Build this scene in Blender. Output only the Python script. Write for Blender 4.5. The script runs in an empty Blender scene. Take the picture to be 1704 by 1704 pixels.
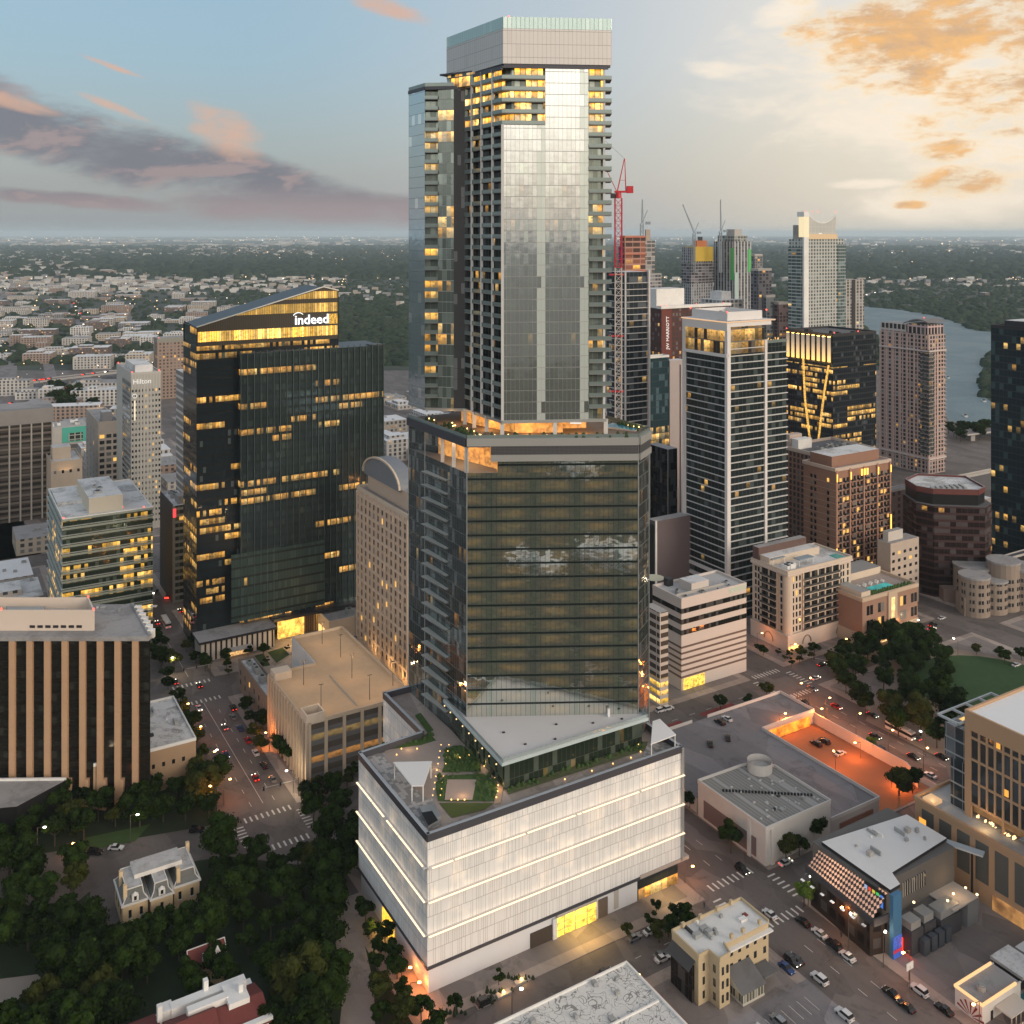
import bpy, math, random
from mathutils import Vector
import numpy as np
sc = bpy.context.scene
COL = sc.collection
R = math.radians
random.seed(7)

# ------------------------------------------------------------------ camera
F, H, HY = 1632.0, 196.0, 388.0          # lens in pixels of a 1704 frame, eye height (m), horizon row
cd = bpy.data.cameras.new('camera'); cam = bpy.data.objects.new('camera', cd); COL.objects.link(cam)
cam.location = (0, 0, H); cam.rotation_euler = (R(90), 0, 0)
cd.sensor_width = 36; cd.lens = 36 * F / 1704; cd.shift_y = (HY - 852) / 1704
cd.clip_start = 1; cd.clip_end = 200000
sc.camera = cam

# ------------------------------------------------------------------ node helper
class NT:
    def __init__(s, tree): s.t = tree; tree.nodes.clear()
    def n(s, typ, **kw):
        nd = s.t.nodes.new(typ)
        ins = kw.pop('i', {})
        for k, v in kw.items(): setattr(nd, k, v)
        for k, v in ins.items(): s.put(nd.inputs[k], v)
        return nd
    def put(s, sock, v):
        if isinstance(v, bpy.types.NodeSocket): s.t.links.new(v, sock)
        elif isinstance(v, bpy.types.Node): s.t.links.new(v.outputs[0], sock)
        elif isinstance(v, (tuple, list)) and len(v) == 3 and sock.type == 'RGBA': sock.default_value = (*v, 1)
        else: sock.default_value = v
    def m(s, op, a, b=0.0, c=0.0, clamp=False):
        nd = s.t.nodes.new('ShaderNodeMath'); nd.operation = op; nd.use_clamp = clamp
        s.put(nd.inputs[0], a); s.put(nd.inputs[1], b); s.put(nd.inputs[2], c)
        return nd.outputs[0]
    def vm(s, op, a, b=(0, 0, 0), sc_=None):
        nd = s.t.nodes.new('ShaderNodeVectorMath'); nd.operation = op
        s.put(nd.inputs[0], a); s.put(nd.inputs[1], b)
        if sc_ is not None: s.put(nd.inputs[3], sc_)
        return nd.outputs['Value'] if op in ('DOT_PRODUCT', 'LENGTH') else nd.outputs[0]
    def mix(s, f, a, b, mode='MIX'):
        nd = s.t.nodes.new('ShaderNodeMix'); nd.data_type = 'RGBA'; nd.blend_type = mode
        s.put(nd.inputs[0], f); s.put(nd.inputs[6], a); s.put(nd.inputs[7], b)
        return nd.outputs[2]
    def sep(s, v): return s.n('ShaderNodeSeparateXYZ', i={0: v}).outputs
    def comb(s, x, y, z=0.0): return s.n('ShaderNodeCombineXYZ', i={0: x, 1: y, 2: z}).outputs[0]
    def noise(s, vec, scale, detail=3, rough=.55, dist=0):
        nd = s.n('ShaderNodeTexNoise', i={'Vector': vec, 'Scale': scale, 'Detail': detail, 'Roughness': rough, 'Distortion': dist})
        return nd.outputs[0]
    def sstep(s, x, a, b):
        nd = s.n('ShaderNodeMapRange', interpolation_type='SMOOTHSTEP', i={0: x, 1: a, 2: b, 3: 0.0, 4: 1.0}); return nd.outputs[0]
    def white(s, x, y, z=0.0):
        nd = s.n('ShaderNodeTexWhiteNoise', noise_dimensions='3D', i={'Vector': s.comb(x, y, z)}); return nd.outputs['Value'], nd.outputs['Color']

# ------------------------------------------------------------------ sky: dusk sky with clouds, by world direction
SKY_STRENGTH = 1.0
w = bpy.data.worlds.new('World'); sc.world = w; w.use_nodes = True
t = NT(w.node_tree)
d = t.n('ShaderNodeTexCoord').outputs['Generated']
x, y, z = t.sep(d)[0:3]
az = t.m('ARCTAN2', x, y)                      # 0 = straight ahead, + to the right
el = t.m('ARCSINE', z)
nish = t.n('ShaderNodeTexSky', sky_type='NISHITA', sun_disc=False, sun_elevation=R(6), sun_rotation=R(125),
           air_density=1.4, dust_density=2.5, ozone_density=2.0)
azs = t.sstep(az, -.30, .16)                     # left to centre
azr = t.sstep(az, .02, .40)                     # centre to right
azb = t.sstep(t.vm('DOT_PRODUCT', d, (math.sin(R(158)), math.cos(R(158)), 0)), .15, .85)   # afterglow behind right
elt = t.sstep(el, 0.0, .20)
low = t.mix(azs, (.315, .345, .365), (.46, .475, .48)); low = t.mix(azr, low, (.62, .56, .46))
top = t.mix(azs, (.27, .41, .545), (.49, .53, .59)); top = t.mix(azr, top, (.76, .71, .67))
g = t.mix(elt, low, top)
g = t.mix(t.m('MULTIPLY', t.m('MULTIPLY', azb, t.sstep(el, -.03, .17)), t.m('SUBTRACT', 1, t.sstep(el, .35, 1.0))), g, (2.30, 2.08, 1.84))
zen = t.sstep(el, .30, 1.1)
g = t.mix(zen, g, (.40, .42, .47))
g = t.mix(.06, g, nish.outputs[0])
# clouds
nv = t.comb(t.m('MULTIPLY', az, 1.0), t.m('MULTIPLY', el, 2.6), 0.0)
n1 = t.noise(nv, 9, 6, .62, .35); n2 = t.noise(t.vm('ADD', nv, (3.1, 1.7, .4)), 26, 5, .6, .4); n3 = t.noise(t.vm('ADD', nv, (.012, -.02, .0)), 9, 6, .62, .35)
def pa(px): return math.atan((px - 852) / F)
def pe(px, py): return math.atan((HY - py) / math.hypot(F, px - 852))
def blob(px, py, rx, ry, rot=0):
    cx, cy = pa(px), pe(px, py); c, s_ = math.cos(R(rot)), math.sin(R(rot))
    dx = t.m('SUBTRACT', az, cx); dy = t.m('SUBTRACT', el, cy)
    u = t.m('ADD', t.m('MULTIPLY', dx, c / (rx / F)), t.m('MULTIPLY', dy, s_ / (rx / F)))
    v = t.m('ADD', t.m('MULTIPLY', dx, -s_ / (ry / F)), t.m('MULTIPLY', dy, c / (ry / F)))
    return t.m('SUBTRACT', 1, t.m('ADD', t.m('MULTIPLY', u, u), t.m('MULTIPLY', v, v)))
def union(bs):
    r = bs[0]
    for b in bs[1:]: r = t.m('MAXIMUM', r, b)
    return t.m('MAXIMUM', r, -1.5)
nn = t.m('ADD', t.m('MULTIPLY', t.m('SUBTRACT', n1, .5), 4.2), t.m('MULTIPLY', t.m('SUBTRACT', n2, .5), 2.0))
left = union([blob(60, 215, 230, 48, -16), blob(270, 268, 270, 42, -12), blob(420, 298, 180, 32, -12), blob(150, 335, 160, 11, -4), blob(540, 342, 220, 26, -4), blob(395, 340, 110, 22, 0)])
pk = union([blob(375, 215, 62, 40, -25), blob(190, 178, 60, 8, -20), blob(640, 12, 75, 17, -16), blob(30, 172, 70, 12, -12), blob(190, 112, 55, 5, -18)])
lm = t.sstep(t.m('ADD', left, t.m('MULTIPLY', nn, .85)), -.75, 1.0)
pm = t.sstep(t.m('ADD', pk, t.m('MULTIPLY', nn, .8)), -.3, 1.3)
shade = t.m('ADD', .5, t.m('MULTIPLY', t.m('SUBTRACT', n1, n3), 4.5), clamp=True)
under = t.sstep(t.m('ADD', el, t.m('MULTIPLY', az, .22)), .045, .005)
lc = t.mix(t.m('MULTIPLY', t.m('MAXIMUM', t.sstep(shade, .45, 1.0), t.m('MULTIPLY', t.sstep(el, .055, .02), .9)), .65), (.19, .19, .225), (.44, .32, .31))
g = t.mix(t.m('MULTIPLY', lm, .88), g, lc)
g = t.mix(t.m('MULTIPLY', pm, .8), g, (.72, .45, .33))
rt = union([blob(1500, 85, 190, 85, 0), blob(1620, 30, 230, 100, 0), blob(1665, 150, 120, 75, 20), blob(1605, 300, 85, 28, 8), blob(1580, 252, 48, 20, 5), blob(1680, 218, 60, 12, 0), blob(1520, 340, 30, 7, 0)])
hl = union([blob(1560, 150, 290, 110, -8), blob(1660, 250, 130, 70, 0), blob(1310, 18, 50, 22, 15), blob(1225, 120, 70, 16, -6), blob(1370, 120, 45, 70, 0), blob(1570, 340, 130, 30, 0), blob(1440, 306, 60, 8, 0)])
hm = t.sstep(t.m('ADD', hl, t.m('MULTIPLY', nn, .9)), -.7, 1.2)
n4 = t.noise(nv, 60, 5, .65, .5); rm = t.sstep(t.m('ADD', rt, t.m('ADD', t.m('MULTIPLY', nn, 1.15), t.m('MULTIPLY', t.m('SUBTRACT', n4, .5), 1.6))), -.9, 1.9)
glow = t.m('MULTIPLY', t.sstep(az, .10, .42), t.m('SUBTRACT', 1, t.sstep(el, .05, .5)))
glow = t.m('MULTIPLY', glow, t.sstep(az, 1.5, .7))
g = t.mix(t.m('MULTIPLY', glow, .42), g, (.98, .88, .74))
g = t.mix(t.m('MULTIPLY', hm, .75), g, (1.04, .90, .73))
rc_ = t.mix(t.m('ADD', t.m('MULTIPLY', shade, .7), t.m('MULTIPLY', n2, .3)), (.56, .37, .24), (.98, .53, .17)); rc_ = t.mix(t.sstep(rm, .30, .85), (1.02, .76, .42), rc_)
g = t.mix(t.m('MULTIPLY', t.sstep(rm, .08, .95), .92), g, rc_)
# soft general clouds outside the view
gen = t.m('MULTIPLY', t.sstep(n1, .52, .75), t.sstep(t.m('ABSOLUTE', az), .6, 1.0))
g = t.mix(t.m('MULTIPLY', gen, .5), g, (.62, .56, .54))
bg = t.n('ShaderNodeBackground', i={0: g, 1: SKY_STRENGTH})
t.n('ShaderNodeOutputWorld', i={0: bg})

# ------------------------------------------------------------------ sun (soft afterglow), exposure
sl = bpy.data.lights.new('sun', 'SUN'); sl.energy = 1.3; sl.angle = R(25); sl.color = (1, .85, .67)
so = bpy.data.objects.new('sun', sl); COL.objects.link(so)
so.rotation_euler = Vector((-math.sin(R(125)) * math.cos(R(18)), -math.cos(R(125)) * math.cos(R(18)), -math.sin(R(18)))).to_track_quat('-Z', 'Y').to_euler()
vs = sc.view_settings; vs.view_transform = 'Standard'; vs.look = 'None'; vs.gamma = 1; vs.exposure = 0
cy = sc.cycles
cy.use_denoising = True; cy.use_adaptive_sampling = True; cy.adaptive_threshold = .02
cy.max_bounces = 5; cy.diffuse_bounces = 2; cy.glossy_bounces = 3; cy.transmission_bounces = 3; cy.volume_bounces = 1; cy.transparent_max_bounces = 6
cy.sample_clamp_indirect = 4; cy.caustics_reflective = False; cy.caustics_refractive = False

# ------------------------------------------------------------------ geometry helpers
U = Vector((.8583, .5131, 0)); V = Vector((-.5131, .8583, 0)); YAW = math.atan2(.5131, .8583)
def G(px, py, h=0.0):
    Z = (H - h) * F / (py - HY); return Vector(((px - 852) / F * Z, Z, h))
A0 = G(711, 1658)
def W(a, b, h=0.0): return A0 + U * a + V * b + Vector((0, 0, h))
def AB(p): q = p - A0; return q.x * U.x + q.y * U.y, q.x * V.x + q.y * V.y

class MB:
    """collects faces with metre UVs, builds one mesh object"""
    def __init__(s): s.v = []; s.f = []; s.uv = []; s.mi = []
    def face(s, ps, uvs=None, mi=0):
        k = len(s.v); s.v += [tuple(p) for p in ps]; s.f.append(tuple(range(k, k + len(ps))))
        s.uv += uvs if uvs else [(p[0], p[1]) for p in ps]; s.mi.append(mi)
    def wall(s, p, q, z0, z1, mi=0, u0=0.0):
        L = math.hypot(q[0] - p[0], q[1] - p[1])
        s.face([(p[0], p[1], z0), (q[0], q[1], z0), (q[0], q[1], z1), (p[0], p[1], z1)], [(u0, z0), (u0 + L, z0), (u0 + L, z1), (u0, z1)], mi)
        return u0 + L
    def prism(s, poly, z0, z1, mw=0, mt=None, bottom=False):
        """poly counter-clockwise seen from above"""
        ar = sum(poly[i][0] * poly[(i + 1) % len(poly)][1] - poly[(i + 1) % len(poly)][0] * poly[i][1] for i in range(len(poly)))
        if ar < 0: poly = poly[::-1]
        u = 0
        for i in range(len(poly)): u = s.wall(poly[i], poly[(i + 1) % len(poly)], z0, z1, mw, u)
        s.face([(p[0], p[1], z1) for p in poly], None, mw if mt is None else mt)
        if bottom: s.face([(p[0], p[1], z0) for p in poly][::-1], None, mw)
        return s
    def box(s, x0, y0, z0, x1, y1, z1, mw=0, mt=None):
        if x1 < x0: x0, x1 = x1, x0
        if y1 < y0: y0, y1 = y1, y0
        return s.prism([(x0, y0), (x1, y0), (x1, y1), (x0, y1)], z0, z1, mw, mt, True)
    def obox(s, p, q, wd, z0, z1, mw=0, mt=None, off=0.0):
        """box along p->q, width wd, centred (off shifts to the right-hand side)"""
        d = Vector((q[0] - p[0], q[1] - p[1])); d.normalize(); n = Vector((d.y, -d.x))
        a = [(p[0] + n.x * (off + k), p[1] + n.y * (off + k)) for k in (-wd / 2, wd / 2)]; b = [(q[0] + n.x * (off + k), q[1] + n.y * (off + k)) for k in (-wd / 2, wd / 2)]
        return s.prism([a[1], b[1], b[0], a[0]], z0, z1, mw, mt, True)
    def cyl(s, x, y, z0, z1, r0, r1=None, n=10, mi=0, cap=True):
        r1 = r0 if r1 is None else r1
        for i in range(n):
            a, b = 2 * math.pi * i / n, 2 * math.pi * (i + 1) / n
            s.face([(x + r0 * math.cos(a), y + r0 * math.sin(a), z0), (x + r0 * math.cos(b), y + r0 * math.sin(b), z0),
                    (x + r1 * math.cos(b), y + r1 * math.sin(b), z1), (x + r1 * math.cos(a), y + r1 * math.sin(a), z1)], None, mi)
        if cap and r1 > 0: s.face([(x + r1 * math.cos(2 * math.pi * i / n), y + r1 * math.sin(2 * math.pi * i / n), z1) for i in range(n)], None, mi)
        return s
    def bar(s, p, q, r, mi=0, n=4):
        p, q = Vector(p), Vector(q); d = (q - p).normalized(); a = d.cross(Vector((0, 0, 1)));
        if a.length < .01: a = Vector((1, 0, 0))
        a.normalize(); b = d.cross(a)
        ring = [(a * math.cos(2 * math.pi * (i + .5) / n) + b * math.sin(2 * math.pi * (i + .5) / n)) * r for i in range(n)]
        for i in range(n):
            j = (i + 1) % n; s.face([p + ring[i], p + ring[j], q + ring[j], q + ring[i]], None, mi)
        s.face([q + k for k in ring], None, mi); s.face([p + k for k in ring][::-1], None, mi)
        return s
    def mesh(s, name, mats):
        me = bpy.data.meshes.new(name); me.from_pydata(s.v, [], s.f)
        uvl = me.uv_layers.new(name='UVMap'); uvl.data.foreach_set('uv', np.array(s.uv, dtype=np.float32).ravel())
        for m_ in (mats if isinstance(mats, (list, tuple)) else [mats]): me.materials.append(m_)
        me.polygons.foreach_set('material_index', s.mi); me.update(); return me
    def build(s, name, mats, parent=None, smooth=False):
        me = s.mesh(name, mats)
        if smooth: me.polygons.foreach_set('use_smooth', [True] * len(me.polygons))
        o = bpy.data.objects.new(name, me); COL.objects.link(o)
        if parent: o.parent = parent
        return o

def tag(o, label=None, cat=None, group=None, kind=None):
    if label: o['label'] = label
    if cat: o['category'] = cat
    if group: o['group'] = group
    if kind: o['kind'] = kind
    return o
def empty(name, loc, rz=0.0, label=None, cat=None, group=None):
    o = bpy.data.objects.new(name, None); COL.objects.link(o); o.location = loc; o.rotation_euler = (0, 0, rz); o.empty_display_size = .5
    return tag(o, label, cat, group)
def link(name, me, parent=None, loc=(0, 0, 0), rz=0.0):
    o = bpy.data.objects.new(name, me); COL.objects.link(o); o.location = loc; o.rotation_euler = (0, 0, rz)
    if parent: o.parent = parent
    return o
def dup(o, parent=None):
    c = o.copy(); COL.objects.link(c); c.parent = parent
    for k in CH.get(o.name, []): dup(k, c)
    return c
CH = {}
def reg(o):
    def rec(k): CH[k.name] = list(k.children); [rec(j) for j in k.children]
    rec(o); return o
def structure(mb, name, mat): return tag(mb.build(name, mat), kind='structure')

# ------------------------------------------------------------------ materials
MATS = {}
def mat(name, col, rough=.7, metal=0.0, var=.12, vs_=.15, emis=None, es=0.0, spec=.4, sample='NONE', coord='Object', dirt=0.0):
    if name in MATS: return MATS[name]
    m_ = bpy.data.materials.new(name); m_.use_nodes = True; k = NT(m_.node_tree)
    tc = k.n('ShaderNodeTexCoord').outputs[coord]
    c = col
    if var:
        nz = k.noise(tc, vs_, 5, .6)
        f = k.m('ADD', 1 - var, k.m('MULTIPLY', nz, var * 2))
        c = k.vm('SCALE', k.n('ShaderNodeRGB').outputs[0], sc_=f)
        c.node.inputs[0].links[0].from_node.outputs[0].default_value = (*col, 1)
        if dirt:
            n2 = k.noise(tc, vs_ * .35, 6, .7, .6)
            n3 = k.noise(tc, vs_ * 6, 4, .7, .3); c = k.mix(k.m('MULTIPLY', k.sstep(k.m('ADD', n2, k.m('MULTIPLY', k.m('SUBTRACT', n3, .5), .35)), .46, .64), dirt), c, (col[0] * .40, col[1] * .39, col[2] * .38))
    p = k.n('ShaderNodeBsdfPrincipled', i={'Base Color': c, 'Roughness': rough, 'Metallic': metal, 'Specular IOR Level': spec})
    if emis:
        k.put(p.inputs['Emission Color'], emis); p.inputs['Emission Strength'].default_value = es
        if var: k.put(p.inputs['Emission Strength'], k.m('MULTIPLY', k.sstep(k.noise(tc, vs_ * 1.6, 3, .6), .25, .75), es * 1.5))
    k.n('ShaderNodeOutputMaterial', i={0: p}); m_.cycles.emission_sampling = sample
    MATS[name] = m_; return m_

def facade(name, glass, fh, bw, metal=.5, rough=.08, mull=.06, span=.18, frame=(.3, .3, .3), frough=.5, fmetal=0.0,
           lit=.1, row=.5, litc=(1, .52, .08), ls=1.2, seed=0, wob=.02, blind=.25, blindc=None, off=(0, 0), grp=5, litz=None, wob2=0.0, soft=False, colb=0.0):
    """curtain wall: mullions and spandrels, panes each a little out of true, some rooms lit"""
    if name in MATS: return MATS[name]
    m_ = bpy.data.materials.new(name); m_.use_nodes = True; k = NT(m_.node_tree)
    uv = k.n('ShaderNodeUVMap').outputs[0]; u, v = k.sep(uv)[0:2]
    sx = k.m('DIVIDE', k.m('ADD', u, off[0]), bw); sy = k.m('DIVIDE', k.m('ADD', v, off[1]), fh)
    cx, cy_ = k.m('FLOOR', sx), k.m('FLOOR', sy); fx, fy = k.m('FRACT', sx), k.m('FRACT', sy)
    fm = k.m('MAXIMUM', k.m('LESS_THAN', fx, mull), k.m('LESS_THAN', fy, span))
    r1, rc = k.white(cx, cy_, seed + .5); r2, _ = k.white(k.m('FLOOR', k.m('DIVIDE', cx, grp)), cy_, seed + 7.5)
    r3, _ = k.white(0.5, cy_, seed + 3.5)
    lm = k.m('MULTIPLY', k.m('LESS_THAN', r1, lit), k.m('LESS_THAN', k.m('ADD', k.m('MULTIPLY', r2, .6), k.m('MULTIPLY', r3, .4)), row))
    if litz: lm = k.m('MULTIPLY', lm, k.m('MULTIPLY', k.m('GREATER_THAN', v, litz[0]), k.m('LESS_THAN', v, litz[1])))
    lm = k.m('MULTIPLY', lm, k.m('SUBTRACT', 1, fm))
    inner = k.noise(k.comb(k.m('MULTIPLY', u, .12 if soft else .45), k.m('MULTIPLY', v, .35 if soft else .6), seed), 1.2, 2, .6)
    if soft:
        fb = k.m('ABSOLUTE', k.m('SUBTRACT', k.m('FRACT', k.m('DIVIDE', k.m('ADD', u, 6.0), 13.2)), .5))
        inten = k.m('MULTIPLY', k.m('MULTIPLY', k.sstep(fb, .47, .12), k.sstep(k.m('ABSOLUTE', k.m('SUBTRACT', fy, .6)), .42, .10)), k.m('ADD', .25, k.m('MULTIPLY', k.sstep(inner, .25, .75), 1.2)))
    else: inten = k.m('MULTIPLY', k.m('MULTIPLY', k.m('ADD', .3, k.m('MULTIPLY', k.sep(rc)[1], .9)), k.m('ADD', .4, k.m('MULTIPLY', k.sstep(fy, .25, .9), .8))), k.m('MULTIPLY', k.sstep(inner, .15, .6), k.m('ADD', .45, r2)))
    bc = blindc or tuple(min(1, q * 2.5 + .08) for q in glass)
    gcol = k.mix(k.m('MULTIPLY', k.m('LESS_THAN', k.m('FRACT', k.m('MULTIPLY', r1, 7.13)), blind), .7), glass, bc)
    if soft: gcol = k.mix(k.m('MULTIPLY', k.sstep(fb, .455, .475), .6), gcol, (.42, .56, .44))
    if colb:
        rcol, _ = k.white(k.m('FLOOR', k.m('DIVIDE', cx, 2)), seed, .5); cm_ = k.m('MULTIPLY', k.m('LESS_THAN', rcol, colb), k.m('LESS_THAN', r1, .86)); gcol = k.mix(k.m('MULTIPLY', cm_, .75), gcol, bc); metal_ = k.m('SUBTRACT', metal, k.m('MULTIPLY', cm_, metal * .62))
    else: metal_ = metal
    big = k.noise(k.comb(k.m('MULTIPLY', u, .03), k.m('MULTIPLY', v, .05), seed), 1.0, 2)
    base = k.mix(fm, gcol, k.mix(k.m('MULTIPLY', big, .4), frame, tuple(q * .6 for q in frame)))
    geo = k.n('ShaderNodeNewGeometry').outputs['Normal']
    nr = k.vm('SCALE', k.vm('SUBTRACT', rc, (.5, .5, .5)), sc_=wob)
    if wob2:
        wn = k.n('ShaderNodeTexNoise', i={'Vector': k.comb(k.m('MULTIPLY', u, .35), k.m('MULTIPLY', v, .8), seed), 'Scale': 1.0, 'Detail': 1.5}).outputs[1]
        nr = k.vm('ADD', nr, k.vm('SCALE', k.vm('SUBTRACT', wn, (.5, .5, .5)), sc_=wob2))
    nrm = k.vm('NORMALIZE', k.vm('ADD', geo, nr))
    p = k.n('ShaderNodeBsdfPrincipled', i={'Base Color': base, 'Roughness': k.m('ADD', rough, k.m('MULTIPLY', fm, frough - rough)),
            'Metallic': k.m('ADD', k.m('MULTIPLY', metal_, k.m('SUBTRACT', 1, fm)), k.m('MULTIPLY', fm, fmetal)), 'Normal': nrm, 'Specular IOR Level': .35,
            'Emission Color': k.mix(k.m('POWER', k.sep(rc)[2], 2.0), k.mix(inner, tuple(q * w_ for q, w_ in zip(litc, (1, .8, .6))), litc), litc if soft else (1, .64, .20)), 'Emission Strength': k.m('MULTIPLY', k.m('MULTIPLY', lm, inten), ls)})
    k.n('ShaderNodeOutputMaterial', i={0: p}); m_.cycles.emission_sampling = 'NONE'
    MATS[name] = m_; return m_
def glow(name, col, s, sample='NONE'):
    return mat(name, (.02, .02, .02), .6, 0, 0, emis=col, es=s, sample=sample)

M_conc = mat('concrete', (.38, .36, .34)); M_white = mat('white_paint', (.72, .71, .69), .5, dirt=.15); M_wroof = mat('white_roof', (.60, .60, .60), .8, dirt=.75, vs_=.16)
M_groof = mat('grey_roof', (.30, .29, .29), .9, dirt=.5, vs_=.1); M_droof = mat('dark_roof', (.12, .12, .125), .9, dirt=.3); M_metal = mat('metal', (.45, .47, .48), .35, .7)
M_dark = mat('dark_metal', (.035, .035, .04), .4, .3); M_black = mat('black', (.012, .012, .013), .3); M_tan = mat('tan_stone', (.45, .34, .25)); M_cream = mat('cream_stone', (.60, .50, .40), dirt=.15)
M_brick = mat('brick', (.27, .125, .085)); M_pane = mat('window_glass', (.015, .018, .022), .08, 0, 0, spec=1.0); M_panel = mat('lit_window', (.05, .04, .03), .4, 0, 0, emis=(1, .55, .12), es=1.1)
M_paneb = mat('blind_window', (.16, .16, .15), .3); M_red = mat('red_paint', (.45, .03, .03), .5); M_warmgl = glow('warm_glow', (1, .52, .12), 2.2); M_redlamp = glow('red_beacon', (1, .08, .05), 4)
M_signw = glow('white_sign_light', (1, .93, .84), .95); M_equip = mat('roof_equipment', (.33, .34, .34), .5, .3)

# ------------------------------------------------------------------ building helper
FOOT = []
class Bld:
    """a thing whose near vertical edge stands at frame column xc; local x runs along U, local y along V"""
    def __init__(s, name, label, cat, xc, yb, yt, xl, xr, group=None):
        C = G(xc, yb); s.C = C; s.h = H * (1 - (yt - HY) / (yb - HY)); r, l = (xr - 852) / F, (xl - 852) / F
        s.s = (r * C.y - C.x) / (U.x - U.y * r); s.t = (C.x - l * C.y) / (-V.x + V.y * l)
        if not 2 < s.t < 90: s.t = 32
        if s.s > 110: s.s = 110
        s.e = empty(name, C, YAW, label, cat, group); s.nw = 0; s.rest = []
        a, b = AB(C); FOOT.append((a, b, a + s.s, b + s.t))
    def box(s, name, x0, y0, z0, x1, y1, z1, m_, top=None, parent=None):
        mb = MB().box(x0, y0, z0, x1, y1, z1, 0, 1 if top else None); return mb.build(name, [m_, top] if top else m_, parent or s.e)
    def body(s, m_, top, h=None, name='wall'): return s.box(name, 0, 0, 0, s.s, s.t, h or s.h, m_, top)
    def parapet(s, z, m_, ht=1.1, wd=.5, x0=0, y0=0, x1=None, y1=None, name='parapet', out=.08):
        x1 = s.s if x1 is None else x1; y1 = s.t if y1 is None else y1; mb = MB()
        x0 -= out; y0 -= out; x1 += out; y1 += out
        mb.box(x0, y0, z - .6, x1, y0 + wd, z + ht); mb.box(x0, y1 - wd, z - .6, x1, y1, z + ht)
        mb.box(x0, y0 + wd, z - .6, x0 + wd, y1 - wd, z + ht); mb.box(x1 - wd, y0 + wd, z - .6, x1, y1 - wd, z + ht)
        return mb.build(name, m_, s.e)
    def fb(s, mb, face, s0, s1, z0, z1, o0, o1, mw=0, mt=None):
        """box on a facade: 'R' = the y=0 wall, 'L' = the x=0 wall; o = how far out it stands"""
        if face == 'R': mb.box(s0, -o1, z0, s1, -o0, z1, mw, mt)
        else: mb.box(-o1, s0, z0, -o0, s1, z1, mw, mt)
    def bands(s, name, m_, z0, fh, n, th, out=.35, faces='RL', inn=0.0, x0=0, x1=None, wrap=True):
        if 1 < n <= 3: return [s.bands(name, m_, z0 + i * fh, fh, 1, th, out, faces, inn, x0, x1) for i in range(n)]
        mb = MB()
        for i in range(n):
            z = z0 + i * fh
            if 'R' in faces: mb.box(x0 - (out if 'L' in faces and x0 == 0 else 0), -out, z, s.s if x1 is None else x1, .1, z + th)
            if 'L' in faces: mb.box(-out, .1, z, .1, s.t, z + th)
        return mb.build(name, m_, s.e)
    def piers(s, name, m_, face, n, z0, z1, pw, out=.45, ends=True, s0=0, s1=None):
        L = (s.s if face == 'R' else s.t) if s1 is None else s1; mb = MB()
        for i in range(0 if ends else 1, n + 1 if ends else n):
            c = s0 + (L - s0) * i / n; c = min(max(c, s0 + pw / 2), L - pw / 2); s.fb(mb, face, c - pw / 2, c + pw / 2, z0, z1, -.1, out)
        return mb.build(name, m_, s.e)
    def wins(s, face, n, z0, fh, nz, ww, wh, s0=0, s1=None, lit=.08, out=.04, name='window', xs=None, blind=.15, maxi=100, depth=.25):
        L = (s.s if face == 'R' else s.t) if s1 is None else s1
        cs = xs or [s0 + (L - s0) * (i + .5) / n for i in range(n)]
        ms = {}
        for j in range(nz):
            for c in cs:
                q = random.random(); m_ = M_panel if q < lit else M_paneb if q < lit + blind else M_pane
                z = z0 + j * fh
                if s.nw < maxi:
                    if m_.name not in ms:
                        mb = MB(); s.fb(mb, face, -ww / 2, ww / 2, 0, wh, -depth, out); ms[m_.name] = mb.mesh('window', m_)
                    link(name, ms[m_.name], s.e, (c, 0, z) if face == 'R' else (0, c, z)); s.nw += 1
                else: s.rest.append((face, c - ww / 2, c + ww / 2, z, z + wh, depth, out, m_))
    def done(s):
        if s.rest:
            mb = MB(); L = [M_pane, M_panel, M_paneb]
            for f, a, b, z0, z1, dp, o, m_ in s.rest: s.fb(mb, f, a, b, z0, z1, -dp, o, L.index(m_))
            tag(mb.build('window', L, s.e), kind='stuff')
        return s
    def units(s, n, z, x0, y0, x1, y1, m_=None, hs=(1, 2.6), sz=(1.5, 4)):
        for _ in range(n):
            w1, d1, h1 = random.uniform(*sz), random.uniform(*sz), random.uniform(*hs); cx, cy_ = random.uniform(x0, x1 - w1), random.uniform(y0, y1 - d1)
            mb = MB(); mb.box(cx, cy_, z, cx + w1, cy_ + d1, z + h1); mb.cyl(cx + w1 / 2, cy_ + d1 / 2, z + h1, z + h1 + .3, min(w1, d1) * .35, n=8, mi=1)
            mb.build('air_handler', [m_ or M_equip, M_dark], s.e)
# ================================================================== SETTING
def sheet(name, pts, z, m_, th=0.0):
    mb = MB()
    P = [(p[0], p[1]) for p in pts]
    if th: mb.prism(P, z - th, z)
    else:
        ar = sum(P[i][0] * P[(i + 1) % len(P)][1] - P[(i + 1) % len(P)][0] * P[i][1] for i in range(len(P)))
        if ar < 0: P = P[::-1]
        mb.face([(p[0], p[1], z) for p in P])
    return structure(mb, name, m_)
def abp(l): return [W(a, b) for a, b in l]
def rect(a0, b0, a1, b1): return abp([(a0, b0), (a1, b0), (a1, b1), (a0, b1)])

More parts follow.
